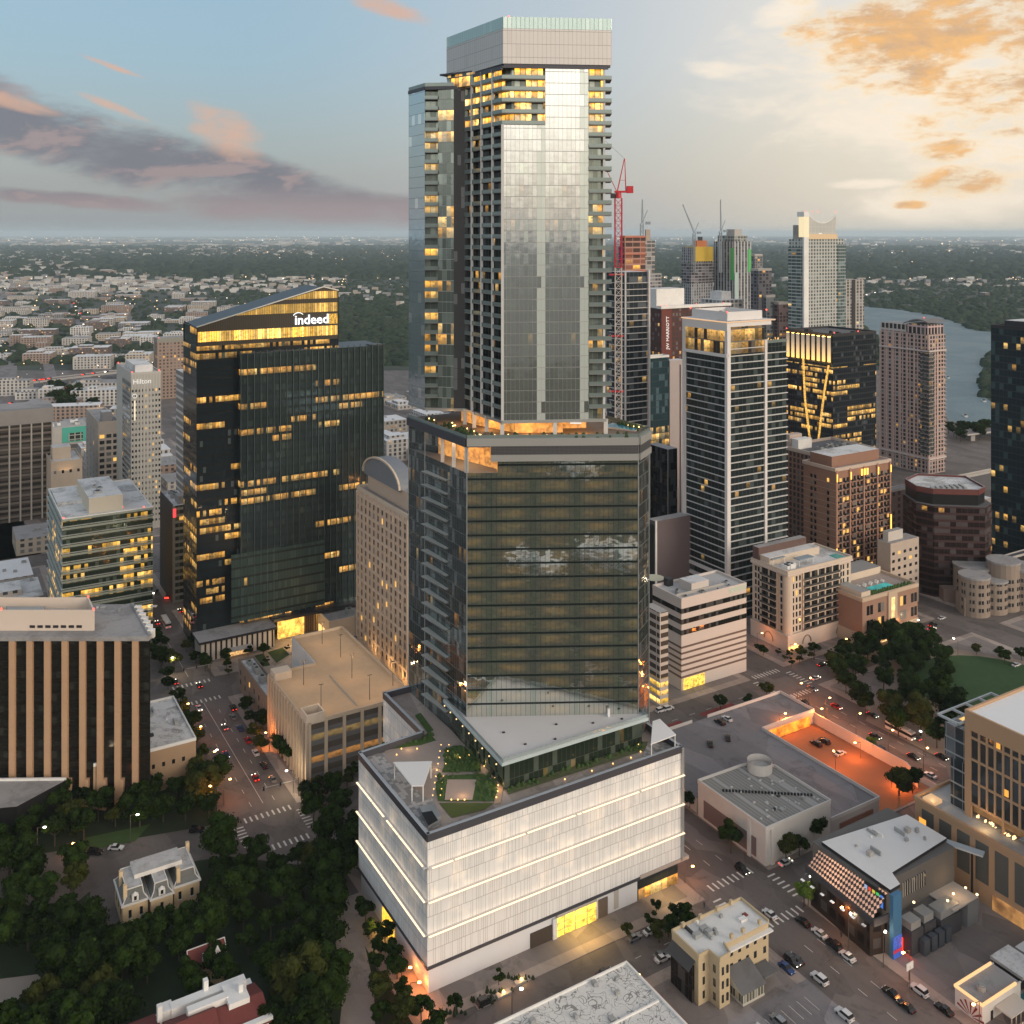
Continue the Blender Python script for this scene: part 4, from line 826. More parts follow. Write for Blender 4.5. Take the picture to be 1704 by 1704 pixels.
# cream tower with barrel roof (its long side faces us, the near end hidden)
b9 = Bld('barrel_roof_tower', 'tall cream stone office block with a grey barrel-vaulted roof, behind the main tower', 'office building', 680, 1145, 862, 594, 716)
b9.body(mat('cream_tower', (.54, .42, .33), .8, 0, .06), M_groof); n = int(b9.h / 4.0)
nb = 12
b9.piers('pier', mat('cream_pier', (.60, .47, .37), .8), 'L', nb, 2, b9.h - 1, 1.3, .5)
b9.bands('floor_band', mat('cream_pier', (.60, .47, .37)), 6, 8, int(b9.h / 8), 1.3, .42, 'L'); b9.wins('L', nb * 2, 3.4, 4, n - 1, 1.25, 2.5, lit=.05, maxi=100, blind=.25); b9.done()
hv = b9.h; b9.box('upper_wall', 4, 3, hv, b9.s - 2, b9.t - 4, hv + 8, mat('cream_tower', (.54, .42, .33)), M_groof)
mb = MB(); r = b9.t * .36; cyv = b9.t * .62
for i in range(14):
    a0, a1 = math.pi * i / 14, math.pi * (i + 1) / 14
    p0, p1 = (cyv + r * math.cos(a0), hv + 8 + r * .46 * math.sin(a0)), (cyv + r * math.cos(a1), hv + 8 + r * .46 * math.sin(a1))
    mb.face([(3, p0[0], p0[1]), (b9.s, p0[0], p0[1]), (b9.s, p1[0], p1[1]), (3, p1[0], p1[1])][::-1], None, 0)
    mb.face([(3, p0[0], p0[1]), (3, p1[0], p1[1]), (3, p1[0], hv + 7), (3, p0[0], hv + 7)], None, 0)
mb.build('barrel_roof', mat('vault_grey', (.20, .22, .25), .6, .1, .05), b9.e)
mb = MB()
for i in range(14):
    a0, a1 = math.pi * i / 14, math.pi * (i + 1) / 14; mb.bar((2.6, cyv + r * math.cos(a0), hv + 8 + r * .46 * math.sin(a0)), (2.6, cyv + r * math.cos(a1), hv + 8 + r * .46 * math.sin(a1)), .6)
mb.build('arch_trim', M_cream, b9.e); b9.parapet(hv, M_cream, 1.2)
for y_, e_ in ((4, 1500), (18, 1200), (36, 900)):
    pl = bpy.data.lights.new('uplight', 'POINT'); pl.energy = e_; pl.color = (1, .58, .22); lo = bpy.data.objects.new('uplight', pl); COL.objects.link(lo); lo.parent = b9.e; lo.location = (-4, y_, 4)

# tan parking garage with open roof deck
C = G(511, 1318); a, b_ = AB(C); e = empty('parking_garage', C, YAW, 'tan concrete parking garage with an empty sodium-lit roof deck', 'parking garage'); FOOT.append((a, b_, a + 41, b_ + 75))
M_gar = mat('garage_tan', (.50, .40, .30), .85, 0, .06); M_gdk = facade('garage_dark', (.085, .07, .055), 3.9, 30, metal=0, rough=.8, mull=0, span=.45, frame=(.15, .145, .145), lit=.6, row=.42, litc=(1, .45, .1), ls=.45, seed=4, grp=1, blind=0)
hg = 23.6
mb = MB(); mb.prism([(0, 0), (41, 0), (41, 73), (19, 73), (19, 44), (0, 44)], 0, hg, 0, 1); mb.build('wall', [M_gdk, mat('garage_deck', (.52, .37, .235), .9, 0, .10, .25, dirt=.12)], e)
pp = [(0, 0), (41, 0), (41, 73), (19, 73), (19, 44), (0, 44)]
b = MB(); [b.obox(pp[i], pp[(i + 1) % 6], .4, hg - .3, hg + 1.1, off=.0) for i in range(6)]; b.build('parapet', M_gar, e)
for i in range(14): MB().box(-.7, 44 * i / 13 - .5 if i else -.7, 0, -.01, 44 * i / 13 + .5, hg + .6).build('pier', M_gar, e)
for i in range(1, 7): MB().box(41 * i / 6 - .55, -.75, 0, 41 * i / 6 + .55, -.01, hg + .4).build('pier', M_gar, e)
MB().box(.3, -.3, 0, 1.4, .2, hg + .5).build('corner_pier', M_gar, e)
b = MB(); b.box(-.3, -.3, hg, 6.5, .2, hg + 3.3); b.box(-.3, .2, hg, .2, 6.5, hg + 3.3); b.box(6, .2, hg, 6.5, 6.5, hg + 3.3); b.box(.2, 6, hg, 6, 6.5, hg + 3.3); b.build('stair_tower', M_cream, e)
MB().box(.3, 38, hg, 7, 43.6, hg + 3).build('stair_tower', M_cream, e); MB().box(18.6, 44.2, 8, 18.95, 72.8, hg + 1.1).build('white_wall', M_white, e)
MB().box(20, 4, hg, 20.25, 32, hg + .5).build('kerb', M_conc, e)
M_pole = mat('pole_grey', (.14, .12, .10), .5, .4, 0); M_lampo = glow('sodium_lamp', (1, .55, .16), 14, 'AUTO'); M_lampw = glow('white_lamp', (1, .93, .8), 12, 'AUTO')
for x_, y_ in [(8, 8), (26, 6), (9, 30), (27, 26), (30, 46), (28, 62), (38, 12)]:
    lp = empty('roof_lamp_post', W(a + x_, b_ + y_, hg), YAW, 'thin lamp post on the tan garage roof deck', 'lamp post', 'lamp posts on the tan garage roof')
    MB().cyl(0, 0, 0, 9, .14, n=6).build('pole', M_pole, lp); MB().box(-.9, -.15, 9, .9, .15, 9.2).build('lamp_head', M_pole, lp)
    pl = bpy.data.lights.new('lamp_light', 'POINT'); pl.energy = 1500; pl.color = (1, .62, .3); pl.shadow_soft_size = .3; lo = bpy.data.objects.new('lamp_light', pl); COL.objects.link(lo); lo.parent = lp; lo.location = (0, 0, 8.6)
# brick building beside it
b10 = Bld('brick_annex', 'small brown brick building with white roof beside the tan garage', 'building', 443, 1212, 1163, 397, 470)
b10.body(mat('annex_brick', (.22, .17, .13), .85), M_wroof); b10.parapet(b10.h, mat('annex_brick', (.22, .17, .13)), 1); b10.wins('L', 6, 3, 4, 2, 1.3, 2, lit=.1); b10.box('roof_notch', 4, 4, b10.h, 9, 12, b10.h + 2.5, M_droof); b10.units(4, b10.h, 2, 14, b10.s - 2, b10.t - 2)
# curved low building near the plaza
b11 = Bld('low_white_building', 'low building with flat grey roof and amber entrance near the plaza', 'building', 548, 1068, 1038, 512, 610)
b11.body(M_cream, M_groof); b11.parapet(b11.h, M_cream); b11.box('entrance', -.4, 4, .2, -.05, 14, 4, glow('amber_entrance', (1, .6, .2), 1.6)); b11.units(5, b11.h, 3, 3, b11.s - 3, b11.t - 3)
# plaza lawns
sheet('plaza_ground', [G(350, 1105), G(500, 1070), G(520, 1090), G(470, 1130), G(400, 1120)], .19, M_side)
for q in ([(400, 1098), (438, 1088), (450, 1108), (415, 1114)], [(445, 1086), (470, 1078), (482, 1090), (460, 1104)]): sheet('plaza_lawn', [G(*p) for p in q], .23, mat('plaza_grass', (.03, .06, .02), .95, 0, .3, .3))

# low blocks at the far-left edge
b12 = Bld('arcade_block', 'long pale green low block with ribbon windows at the left edge', 'building', -20, 870, 838, -120, 76)
b12.body(facade('arcade_wall', (.09, .10, .09), 5.0, 7, metal=0, rough=.5, mull=.12, span=.3, frame=(.42, .44, .38), lit=.1, row=.4), M_wroof); b12.box('roof_box', 10, 6, b12.h, 20, 14, b12.h + 4, M_gband)
b13 = Bld('warm_tower_base', 'small cream block with a warmly lit top floor below the ribbed block', 'building', 85, 880, 772, 75, 137)
b13.body(mat('warm_cream', (.50, .41, .32)), M_wroof); b13.parapet(b13.h, mat('warm_cream', (.50, .41, .32)), 1.2); b13.wins('R', 4, b13.h - 7, 4, 1, 1.5, 2, lit=.0); b13.box('penthouse', 2, 12, b13.h, b13.s * .7, 24, b13.h + 8, mat('warm_cream', (.50, .41, .32)), M_wroof)
pl = bpy.data.lights.new('facade_wash', 'AREA'); pl.energy = 900; pl.size = 8; pl.color = (1, .6, .25); lo = bpy.data.objects.new('facade_wash', pl); COL.objects.link(lo); lo.parent = b13.e; lo.location = (9, -3, b13.h - 8); lo.rotation_euler = (R(-140), 0, 0)
b14 = Bld('teal_garage', 'low parking block with a turquoise front behind the beige office', 'parking garage', 60, 745, 715, 40, 146)
b14.body(M_conc, M_conc); b14.box('teal_front', b14.s * .5, -.6, 2, b14.s * .98, -.05, b14.h - .5, mat('turquoise', (.06, .34, .27), .6)); b14.box('opening', b14.s * .62, -.9, 3, b14.s * .9, -.65, b14.h - 6, facade('teal_open', (.03, .03, .03), 4, 5, metal=0, mull=.2, span=.2, frame=(.3, .35, .3), lit=.2, row=.5))
b14.units(6, b14.h, 3, 3, b14.s - 4, b14.t - 4, M_wroof, (1, 3), (3, 7))

# mansion with mansard roof
C = G(204, 1548); r, = (( 333 - 852) / F,); wdt = (r * C.y - C.x) / (U.x - U.y * r)
C = C - Vector((0, 0, 1.6)); e = empty('mansard_mansion', C, YAW, 'old cream stone mansion with slate mansard roof and white ridges among trees', 'mansion'); a, b_ = AB(C); FOOT.append((a - 2, b_ - 2, a + wdt + 2, b_ + 20))
M_ms = mat('mansion_stone', (.56, .42, .26), .85, 0, .1, .6); M_slate = mat('slate', (.13, .135, .13), .8, 0, .2, 1); M_ridge = mat('ridge_white', (.60, .58, .55), .7, 0, .1, 1)
foot = [(0, 0, 6.8, 13), (7.4, -1.2, 13.4, 13), (14.2, .8, wdt, 14)]
for x0, y0, x1, y1 in foot:
    MB().box(x0, y0, 0, x1, y1, 8.0).build('wall', M_ms, e); MB().box(x0 - .4, y0 - .4, 8, x1 + .4, y1 + .4, 8.5).build('cornice', M_ridge, e)
    mb = MB(); i_ = 1.3; z0, z1 = 8.5, 11.8
    o_ = [(x0, y0), (x1, y0), (x1, y1), (x0, y1)]; n_ = [(x0 + i_, y0 + i_), (x1 - i_, y0 + i_), (x1 - i_, y1 - i_), (x0 + i_, y1 - i_)]
    mids = [(x0 + i_ * .75, y0 + i_ * .75), (x1 - i_ * .75, y0 + i_ * .75), (x1 - i_ * .75, y1 - i_ * .75), (x0 + i_ * .75, y1 - i_ * .75)]; zm = 9.7
    for q in range(4):
        w_ = (q + 1) % 4
        mb.face([(*o_[q], z0), (*o_[w_], z0), (*mids[w_], zm), (*mids[q], zm)], None, 0); mb.face([(*mids[q], zm), (*mids[w_], zm), (*n_[w_], z1), (*n_[q], z1)], None, 0)
        mb.bar((*o_[q], z0), (*mids[q], zm), .16, 1); mb.bar((*mids[q], zm), (*n_[q], z1), .16, 1); mb.bar((*n_[q], z1), (*n_[w_], z1), .18, 1)
    mb.face([(*q, z1) for q in n_], None, 2); mb.build('mansard_roof', [M_slate, M_ridge, mat('old_roof', (.42, .41, .40), .9, 0, .3, .5, dirt=.6)], e)
mb = MB().box(4, 5, 11.8, wdt - 4, 12, 13.0, 0, 1); mb.build('roof_deck', [M_ridge, MATS['old_roof']], e)
for x_, y_ in [(.4, 1), (.4, 8), (15, 1.2), (20, 12)]: MB().box(x_, y_, 8, x_ + 1, y_ + 1.1, 13.2).build('chimney', M_ms, e)
for x_, y0 in [(3.4, 0), (10.4, -1.2)]:
    o = MB(); o.box(x_ - .9, y0 - .1, 8.7, x_ + .9, y0 + 1.2, 10.3); o.cyl(x_, y0 + .5, 10.3, 11.0, .9, .1, 8); d_ = o.build('dormer', M_ridge, e); MB().box(x_ - .35, y0 - .2, 9.0, x_ + .35, y0 - .09, 10.1).build('window', M_pane, d_)
for x_, y0 in [(2, 0), (5, 0), (10.4, -1.2), (15.8, .8), (19.2, .8)]:
    w_ = MB().box(x_ - .4, y0 - .06, 4.4, x_ + .4, y0 + .1, 6.6).build('window', M_pane, e); MB().box(x_ - .6, y0 - .12, 4.1, x_ + .6, y0 + .1, 4.4).build('sill', M_ridge, w_)
for y_ in (3, 6.5, 10): MB().box(-.06, y_ - .4, 4.4, .1, y_ + .4, 6.6).build('window', M_pane, e)
# little red roofed turret house
C = G(318, 1640) - Vector((0, 0, 3.2)); e = empty('red_roof_cottage', C, YAW, 'small dark red gabled roof with a white-ribbed conical turret poking out of the trees', 'cottage'); M_rr = mat('red_roof', (.14, .035, .03), .8, 0, .15, 1)
MB().box(0, 0, 0, 9, 6, 6.5).build('wall', M_ms, e)
mb = MB(); mb.face([(-.4, -.4, 6.5), (9.4, -.4, 6.5), (9.4, 3, 10.5), (-.4, 3, 10.5)], None, 0); mb.face([(9.4, 6.4, 6.5), (-.4, 6.4, 6.5), (-.4, 3, 10.5), (9.4, 3, 10.5)], None, 0); mb.face([(-.4, 6.4, 6.5), (-.4, -.4, 6.5), (-.4, 3, 10.5)], None, 0); mb.face([(9.4, -.4, 6.5), (9.4, 6.4, 6.5), (9.4, 3, 10.5)], None, 0)
mb.bar((-.4, 3, 10.5), (9.4, 3, 10.5), .14, 1); mb.bar((-.4, -.4, 6.5), (-.4, 3, 10.5), .12, 1); mb.bar((9.4, -.4, 6.5), (9.4, 3, 10.5), .12, 1); mb.build('roof', [M_rr, M_ridge], e)
mb = MB(); mb.cyl(6.5, -1.2, 0, 6.5, 1.9, n=8, mi=0); mb.build('turret_wall', M_ms, e); mb = MB(); mb.cyl(6.5, -1.2, 6.5, 11.8, 2.2, .05, 8)
[mb.bar((6.5 + 2.2 * math.cos(i * math.pi / 4), -1.2 + 2.2 * math.sin(i * math.pi / 4), 6.5), (6.5, -1.2, 11.9), .13, 1) for i in range(8)]; mb.build('turret_roof', [M_rr, M_ridge], e); MB().box(3, 0, 6.5, 3.7, .7, 10).build('chimney', M_ridge, e)
# red roofed club house at the bottom edge
C = G(212, 1850); e = empty('red_roof_house', C, YAW, 'large house with dark red roofs, white flat sections and white chimneys at the bottom left', 'house')
MB().box(0, 0, 0, 32, 16, 7).build('wall', M_white, e); a, b_ = AB(C); FOOT.append((a, b_, a + 33, b_ + 18))
mb = MB()
for x0, x1, y0, y1, zt in [(-.5, 9, -.5, 16.5, 9.5), (9, 21, -.5, 13, 10.5), (21, 32.5, -.5, 14, 9.5)]:
    ym = (y0 + y1) / 2; mb.face([(x0, y0, 7), (x1, y0, 7), (x1, ym, zt), (x0, ym, zt)]); mb.face([(x1, y1, 7), (x0, y1, 7), (x0, ym, zt), (x1, ym, zt)]); mb.face([(x0, y1, 7), (x0, y0, 7), (x0, ym, zt)]); mb.face([(x1, y0, 7), (x1, y1, 7), (x1, ym, zt)])
mb.build('roof', M_rr, e); MB().box(12, 12, 7, 30, 14.5, 9.8).build('flat_roof', M_white, e); MB().box(24, 5.5, 8, 29, 12.5, 10.4).build('flat_roof', M_white, e); MB().box(15, 8, 8, 24.5, 10, 10.6).build('flat_roof', M_white, e); MB().box(9.2, 12.4, 7, 12.6, 15.6, 9.6).build('flat_roof', M_white, e)
for x_, y_ in [(3.5, 5), (8.6, 11), (20, 13.6), (27, 8), (6, 1)]: MB().box(x_, y_, 7, x_ + 1.1, y_ + 1.3, 12.2).build('chimney', M_white, e)
MB().box(24.2, -.2, 7.2, 33, 1.2, 8).build('flat_roof', M_white, e)

# comic-art roof building at the bottom
e = empty('painted_roof_building', W(4, -62), YAW, 'low brick building whose white roof is covered in black line drawings', 'building'); FOOT.append((4, -62, 46, -23.5))
M_art = bpy.data.materials.new('line_art_roof'); M_art.use_nodes = True; k = NT(M_art.node_tree); P = k.n('ShaderNodeTexCoord').outputs['Object']
wp = k.vm('ADD', P, k.vm('SCALE', k.n('ShaderNodeTexNoise', i={'Vector': P, 'Scale': .35, 'Detail': 2}).outputs[1], sc_=3.0)); w1 = k.noise(P, .26, 1.2, .5, 1.2)
l1 = k.m('LESS_THAN', k.m('ABSOLUTE', k.m('SUBTRACT', w1, .5)), .014); l2 = k.m('LESS_THAN', k.m('ABSOLUTE', k.m('SUBTRACT', k.noise(wp, .42, .8, .5, .8), .52)), .010); bl = k.m('GREATER_THAN', k.noise(P, .45, 2, .5, 1), .76)
ck = k.m('LESS_THAN', k.n('ShaderNodeTexVoronoi', feature='DISTANCE_TO_EDGE', i={'Vector': P, 'Scale': .16}).outputs[0], .012)
k.n('ShaderNodeOutputMaterial', i={0: k.n('ShaderNodeBsdfPrincipled', i={'Base Color': k.mix(k.m('MAXIMUM', k.m('MULTIPLY', k.m('MAXIMUM', l1, l2), .75), bl), (.60, .59, .57), (.10, .10, .10)), 'Roughness': .8})})
M_org = mat('orange_brick', (.33, .10, .045), .8)
mb = MB().box(0, 0, 0, 42, 38.5, 6, 0, 1); mb.build('wall', [M_org, M_art], e)
b = MB(); b.box(-.1, 38.2, 5.6, 42.1, 38.6, 6.6); b.box(41.7, 12, 5.5, 42.2, 38.2, 6.5, 0); b.build('parapet', M_white, e); b = MB(); b.box(41.75, -.1, 4.0, 42.4, 33, 6.4); b.build('coping', mat('orange_coping', (.45, .13, .04), .7), e)
MB().box(8, 24, 6.01, 41, 24.4, 6.5).build('roof_rib', M_white, e)
random.seed(5)
for x_, y_ in [(10, 34), (14, 24), (20, 30), (27, 25), (33, 31), (36, 35), (30, 36), (22, 22)]: MB().box(x_, y_, 6, x_ + random.uniform(.7, 1.8), y_ + random.uniform(.7, 1.5), 6 + random.uniform(.5, 1.1)).build('air_handler', M_equip, e)
MB().box(41.9, 20, 1.4, 43.4, 34, 1.9).build('awning', mat('awning_pale', (.5, .4, .3)), e); MB().box(42.2, 33.4, 5.5, 42.7, 33.9, 6).build('wall_lamp', M_lampo, e)
# ================================================================== RIGHT SIDE BUILDINGS
# white banded garage-office
c1 = Bld('white_banded_block', 'white block with dark ribbon windows above striped parking floors, grey flat roof', 'office building', 1134, 1150, 1000, 1086, 1242)
M_wst = mat('warm_white', (.56, .50, .46), .7, 0, .05); h_ = c1.h
c1.box('wall', 0, 0, 0, c1.s, c1.t, h_, M_wst, mat('pale_deck_roof', (.42, .41, .41), .9, dirt=.4, vs_=.1))
mb = MB(); 
for i in range(3): z = h_ - 5.6 - i * 4.6; mb.box(-.12, -.12, z, c1.s + .1, c1.t, z + 2.1)
mb.build('ribbon_window', facade('ribbon_glass', (.018, .018, .016), 30, 1.4, metal=.3, rough=.1, mull=.03, span=0, frame=(.02, .02, .02), lit=.1, row=.3, ls=.7, seed=12), c1.e)
mb = MB()
for i in range(6): z = h_ - 20.5 - i * 2.55; mb.box(-.1, -.1, z, c1.s + .08, c1.t, z + .85) if z > 5 else None
mb.build('parking_opening', mat('opening_brown', (.14, .10, .08), .9), c1.e); c1.parapet(h_, M_wst, 1.0, .6)
c1.box('penthouse', 10, 5, h_, 20, 13, h_ + 4, M_wst, M_wroof); c1.box('cooling_tower', 6, 16, h_, 9, 19, h_ + 3.2, M_dark); c1.box('roof_wall', 1, 4.5, h_, c1.s * .75, 4.9, h_ + 1.2, M_conc); c1.units(9, h_, 3, 1, c1.s - 3, 10, hs=(.4, 1.4), sz=(.8, 2.2)); mb = MB(); mb.cyl(8, 28, h_ + .05, h_ + .12, 4.5, n=20); mb.build('helipad_ring', mat('ring_paint', (.5, .48, .36)), c1.e)
c1.box('entry_bay', 1, -.25, .2, 13, -.02, 5, mat('yellow_bay', (.5, .4, .1), .5, 0, .3, .5, emis=(1, .62, .08), es=1.1, sample='AUTO')); c1.box('sign_board', c1.s * .72, -.2, h_ - 1.9, c1.s - .6, -.1, h_ + .3, glow('pale_sign', (.9, .85, .6), .55)); sign('W', (c1.s * .75, -.28, h_ - 1.6), (R(90), 0, 0), 1.8, M_white, c1.e)
c2 = Bld('open_deck_garage', 'open white parking deck with yellow-lit lower floors beside the main tower', 'parking garage', 1098, 1178, 1020, 1072, 1112)
c2.body(facade('open_decks', (.06, .045, .035), 3.4, 9, metal=0, rough=.8, mull=.05, span=.42, frame=(.54, .49, .44), frough=.8, lit=1, row=.9, litc=(1, .62, .06), ls=1.5, litz=(0, 12), blind=0), M_conc)
c3 = Bld('plum_wall_building', 'building with a big blank plum-grey wall and a white edge strip', 'building', 1091, 1020, 868, 1078, 1165)
c3.body(mat('plum_wall', (.125, .10, .105), .85, 0, .03), M_groof); c3.box('white_edge', -.5, -.6, 0, .5, -.02, c3.h + .5, M_white); c3.box('side_glass', -.3, .5, 0, -.02, c3.t, c3.h - 2, M_black)

# white framed tower
d1 = Bld('white_frame_tower', 'tall apartment tower with white corner frames and thin white floor lines', 'skyscraper', 1210, 1035, 537, 1138, 1310)
M_frm = mat('frame_white', (.66, .64, .63), .5, 0, .04); M_dg = facade('dark_unit_glass', (.022, .032, .034), 3.6, 2.6, metal=.35, rough=.08, mull=.08, span=.06, frame=(.045, .05, .05), lit=.22, row=.24, litc=(1, .52, .10), ls=1.1, seed=71, blind=.12, blindc=(.12, .15, .15), grp=2, wob2=.03)
h_ = d1.h; sw = d1.s * .62; hl = h_ - 12
d1.box('wall', 0, 0, 0, sw, d1.t, h_ - 1, M_dg, M_wroof); d1.box('side_wing', sw, .5, 0, d1.s, d1.t, hl, M_dg, M_conc); n = int((h_ - 14) / 3.6)
mb = MB()
for i in range(n): z = 4 + i * 3.6; mb.box(-.5, -.7, z, sw - .2, .1, z + .38); mb.box(-.5, .1, z, .1, d1.t, z + .38); (mb.box(sw + .6, -.4, z, d1.s + .2, .6, z + .38) if z < hl - 3 else None)
mb.build('floor_edge', mat('edge_white', (.56, .56, .56), .5, 0, 0), d1.e)
for x0, x1, y0, y1, zt in [(-.7, 1.6, -.9, 1.0, h_), (sw - .8, sw + .8, -.9, .6, hl + 2), (-.9, .2, d1.t - 2, d1.t + .2, h_)]: d1.box('corner_frame', x0, y0, 0, x1, y1, zt, M_frm)
for q_ in [(-.95, -.92, h_ - 4.2, .3, d1.t + .2, h_ - .01), (-.9, -.96, h_ - 2.2, sw + 3.5, .3, h_ - .02), (-1.2, -.9, h_ - 17.6, .2, d1.t, h_ - 16.0), (-1, -.8, 22, .2, d1.t, 23.6), (-1, -.8, 10, .2, d1.t, 12.5), (-1, -.8, 17, .2, d1.t, 18.2)]: MB().box(*q_).build('frame_beam', M_frm, d1.e)
mb = MB().box(-.6, -.6, h_ - 16, sw - 1, .1, h_ - 2.3); mb.box(-.6, .1, h_ - 16, .1, d1.t, h_ - 4.3); mb.build('lounge_glass', facade('lounge_glass', (.05, .04, .03), 6.4, 2.4, metal=.3, rough=.1, mull=.05, span=.08, frame=(.12, .12, .12), lit=.8, row=.68, litc=(1, .55, .12), ls=1.0, seed=5, grp=2), d1.e)
b = MB(); b.box(-1.5, -1.6, h_, sw + 6, d1.t + .5, h_ + .6, 0, 1); b.build('roof_slab', [glow('eave_glow', (1, .62, .35), .9), M_wroof], d1.e)
b = MB(); x0, y0, x1, y1 = 3, 3, sw + 1, d1.t - 3; b.box(x0, y0, h_ + .6, x1, y0 + .5, h_ + 5); b.box(x0, y1 - .5, h_ + .6, x1, y1, h_ + 5); b.box(x0, y0 + .5, h_ + .6, x0 + .5, y1 - .5, h_ + 5); b.box(x1 - .5, y0 + .5, h_ + .6, x1, y1 - .5, h_ + 5); b.build('mechanical_screen', M_frm, d1.e)
d1.units(4, h_ + .6, 5, 5, sw - 4, d1.t - 5, M_equip, (1.5, 3)); beacons(d1, [(0, 0), (3, d1.t - 2), (sw + 2, 1)], h_ + 5)
b = MB(); random.seed(2)
for i in range(26): x_ = random.uniform(sw + 1, d1.s - 1); b.cyl(x_, random.uniform(1, 8), hl, hl + random.uniform(1, 2.2), .6, .2, 5, i % 2)
tag(b.build('roof_plants', [MATS['planting'], glow('rooftop_amber', (1, .5, .15), 1.6)], d1.e), kind='stuff'); d1.box('roof_rail', sw, .2, hl, d1.s, .3, hl + 1.6, M_rail)

# black-glass hotel with lit crown columns
d2 = Bld('lantern_hotel', 'black glass hotel with glowing vertical columns at its top and golden lit rows', 'hotel', 1386, 835, 559, 1309, 1458)
d2.body(facade('lantern_glass', (.022, .028, .036), 4.0, 2.2, metal=.4, rough=.07, mull=.10, span=.30, frame=(.02, .022, .026), frough=.3, lit=.85, row=.42, litc=(1, .56, .12), ls=1.7, seed=53, blind=.1, grp=7, litz=(20, 98)), M_droof)
h_ = d2.h; d2.parapet(h_, M_dark, 1.5, .5)
mc = bpy.data.materials.new('lantern_column'); mc.use_nodes = True; k = NT(mc.node_tree); q = k.sep(k.n('ShaderNodeUVMap').outputs[0])[1]
ff = k.m('DIVIDE', k.m('SUBTRACT', h_ + .5, q), 20.0); k.n('ShaderNodeOutputMaterial', i={0: k.n('ShaderNodeBsdfPrincipled', i={'Base Color': (.4, .35, .3), 'Emission Color': k.mix(ff, (.8, .62, .45), (1, .55, .10)), 'Emission Strength': k.m('ADD', .25, k.m('MULTIPLY', k.m('MULTIPLY', ff, ff), 1.6))})}); mc.cycles.emission_sampling = 'NONE'
for i in range(9): y_ = 2 + (d2.t - 5) * i / 8; MB().box(-1.0, y_, h_ - 19.5, -.1, y_ + d2.t / 19, h_ - 1).build('lantern_column', mc, d2.e)
M_zig = mat('zigzag_lit', (.3, .2, .05), .5, 0, .9, .9, emis=(1, .55, .12), es=1.2)
for pts in ([(.62, 19), (.58, 50), (.50, 72), (.40, 100)], [(.08, 22), (.16, 40), (.24, 62), (.36, 100)]):
    b = MB()
    for i in range(3): b.bar((-.5, d2.t * pts[i][0], h_ - pts[i][1]), (-.5, d2.t * pts[i + 1][0], h_ - pts[i + 1][1]), .75)
    b.build('light_chain', M_zig, d2.e)
beacons(d2, [(0, d2.t), (5, 3), (d2.s * .6, 1)], h_ + 1.5); d2.units(8, h_, 4, 4, d2.s - 5, d2.t - 6, M_dark)

# pink tower
d3 = Bld('pink_tower', 'slender pink stone apartment tower with curved top storeys beside the river', 'skyscraper', 1546, 790, 557, 1464, 1573)
M_pk = mat('pink_stone', (.50, .36, .32), .8, 0, .05); M_pkw = facade('pink_windows', (.03, .03, .03), 3.3, 3.6, metal=.1, rough=.2, mull=.40, span=.34, frame=(.46, .345, .315), frough=.8, lit=.07, row=.6, ls=.7, seed=14, blind=.12, blindc=(.25, .3, .33))
d3.body(M_pkw, M_groof); h_ = d3.h; n = int((h_ - 26) / 3.3)
me = MB().box(-1.0, -1.1, 0, 5.5, .1, .3).box(-1.0, .1, 0, -.02, 8, .3).mesh('balcony', mat('pink_slab', (.40, .33, .31), .6, 0, 0)); me2 = MB().box(d3.s - 3.5, -1.1, 0, d3.s + 1, .1, .3).mesh('balcony', MATS['pink_slab'])
for i in range(n): link('balcony', me, d3.e, (0, 0, 16 + i * 3.3)); link('balcony', me2, d3.e, (0, 0, 16 + i * 3.3))
mb = MB()
for i in range(n): z = 16.3 + i * 3.3; mb.box(-.9, -.9, z, 5.4, -.05, z + 2.5); mb.box(-.9, .1, z, -.05, 7.6, z + 2.5)
mb.build('balcony_glazing', facade('pink_bal', (.05, .06, .06), 3.3, 1.5, metal=.3, mull=.1, span=.1, frame=(.2, .17, .16), lit=.05, row=.5), d3.e)
d3.piers('pier', M_pk, 'L', 7, 0, h_, 1.4, .5); d3.piers('pier', M_pk, 'R', 2, 0, h_ - 6, 1.4, .4, ends=False); d3.bands('cornice', mat('pink_cornice', (.56, .48, .46), .7), 12, h_ - 26, 2, 1.2, 1.2)
d3.box('penthouse', -.5, 1, h_, d3.s - 1, d3.t * .42, h_ + 8, facade('pink_pent', (.04, .04, .04), 7, 4, metal=.2, mull=.3, span=.2, frame=(.55, .40, .40), lit=.3, row=.3), M_groof); d3.box('penthouse', .5, d3.t * .46, h_, d3.s - 1, d3.t - .5, h_ + 6.5, facade('pink_pent'.replace('pink', 'pale'), (.04, .04, .04), 6, 4, metal=.2, mull=.3, span=.3, frame=(.50, .44, .42), lit=.1, row=.3), M_groof)
mb = MB()
for i in range(8):
    f0, f1 = i / 8, (i + 1) / 8; yy = lambda f: -1 + f * (d3.t * .5); zz = lambda f: h_ + 8.2 + 4 * math.sin(math.pi * min(1, f * .9 + .12)); mb.face([(-2, yy(f1), zz(f1)), (-2, yy(f0), zz(f0)), (d3.s + 1, yy(f0), zz(f0)), (d3.s + 1, yy(f1), zz(f1))]); mb.face([(-2, yy(f0), zz(f0)), (-2, yy(f1), zz(f1)), (-2, yy(f1), zz(f1) - 1.1), (-2, yy(f0), zz(f0) - 1.1)])
mb.build('curved_roof', mat('curved_roof', (.16, .15, .15), .6), d3.e); beacons(d3, [(2, 6)], h_ + 13)

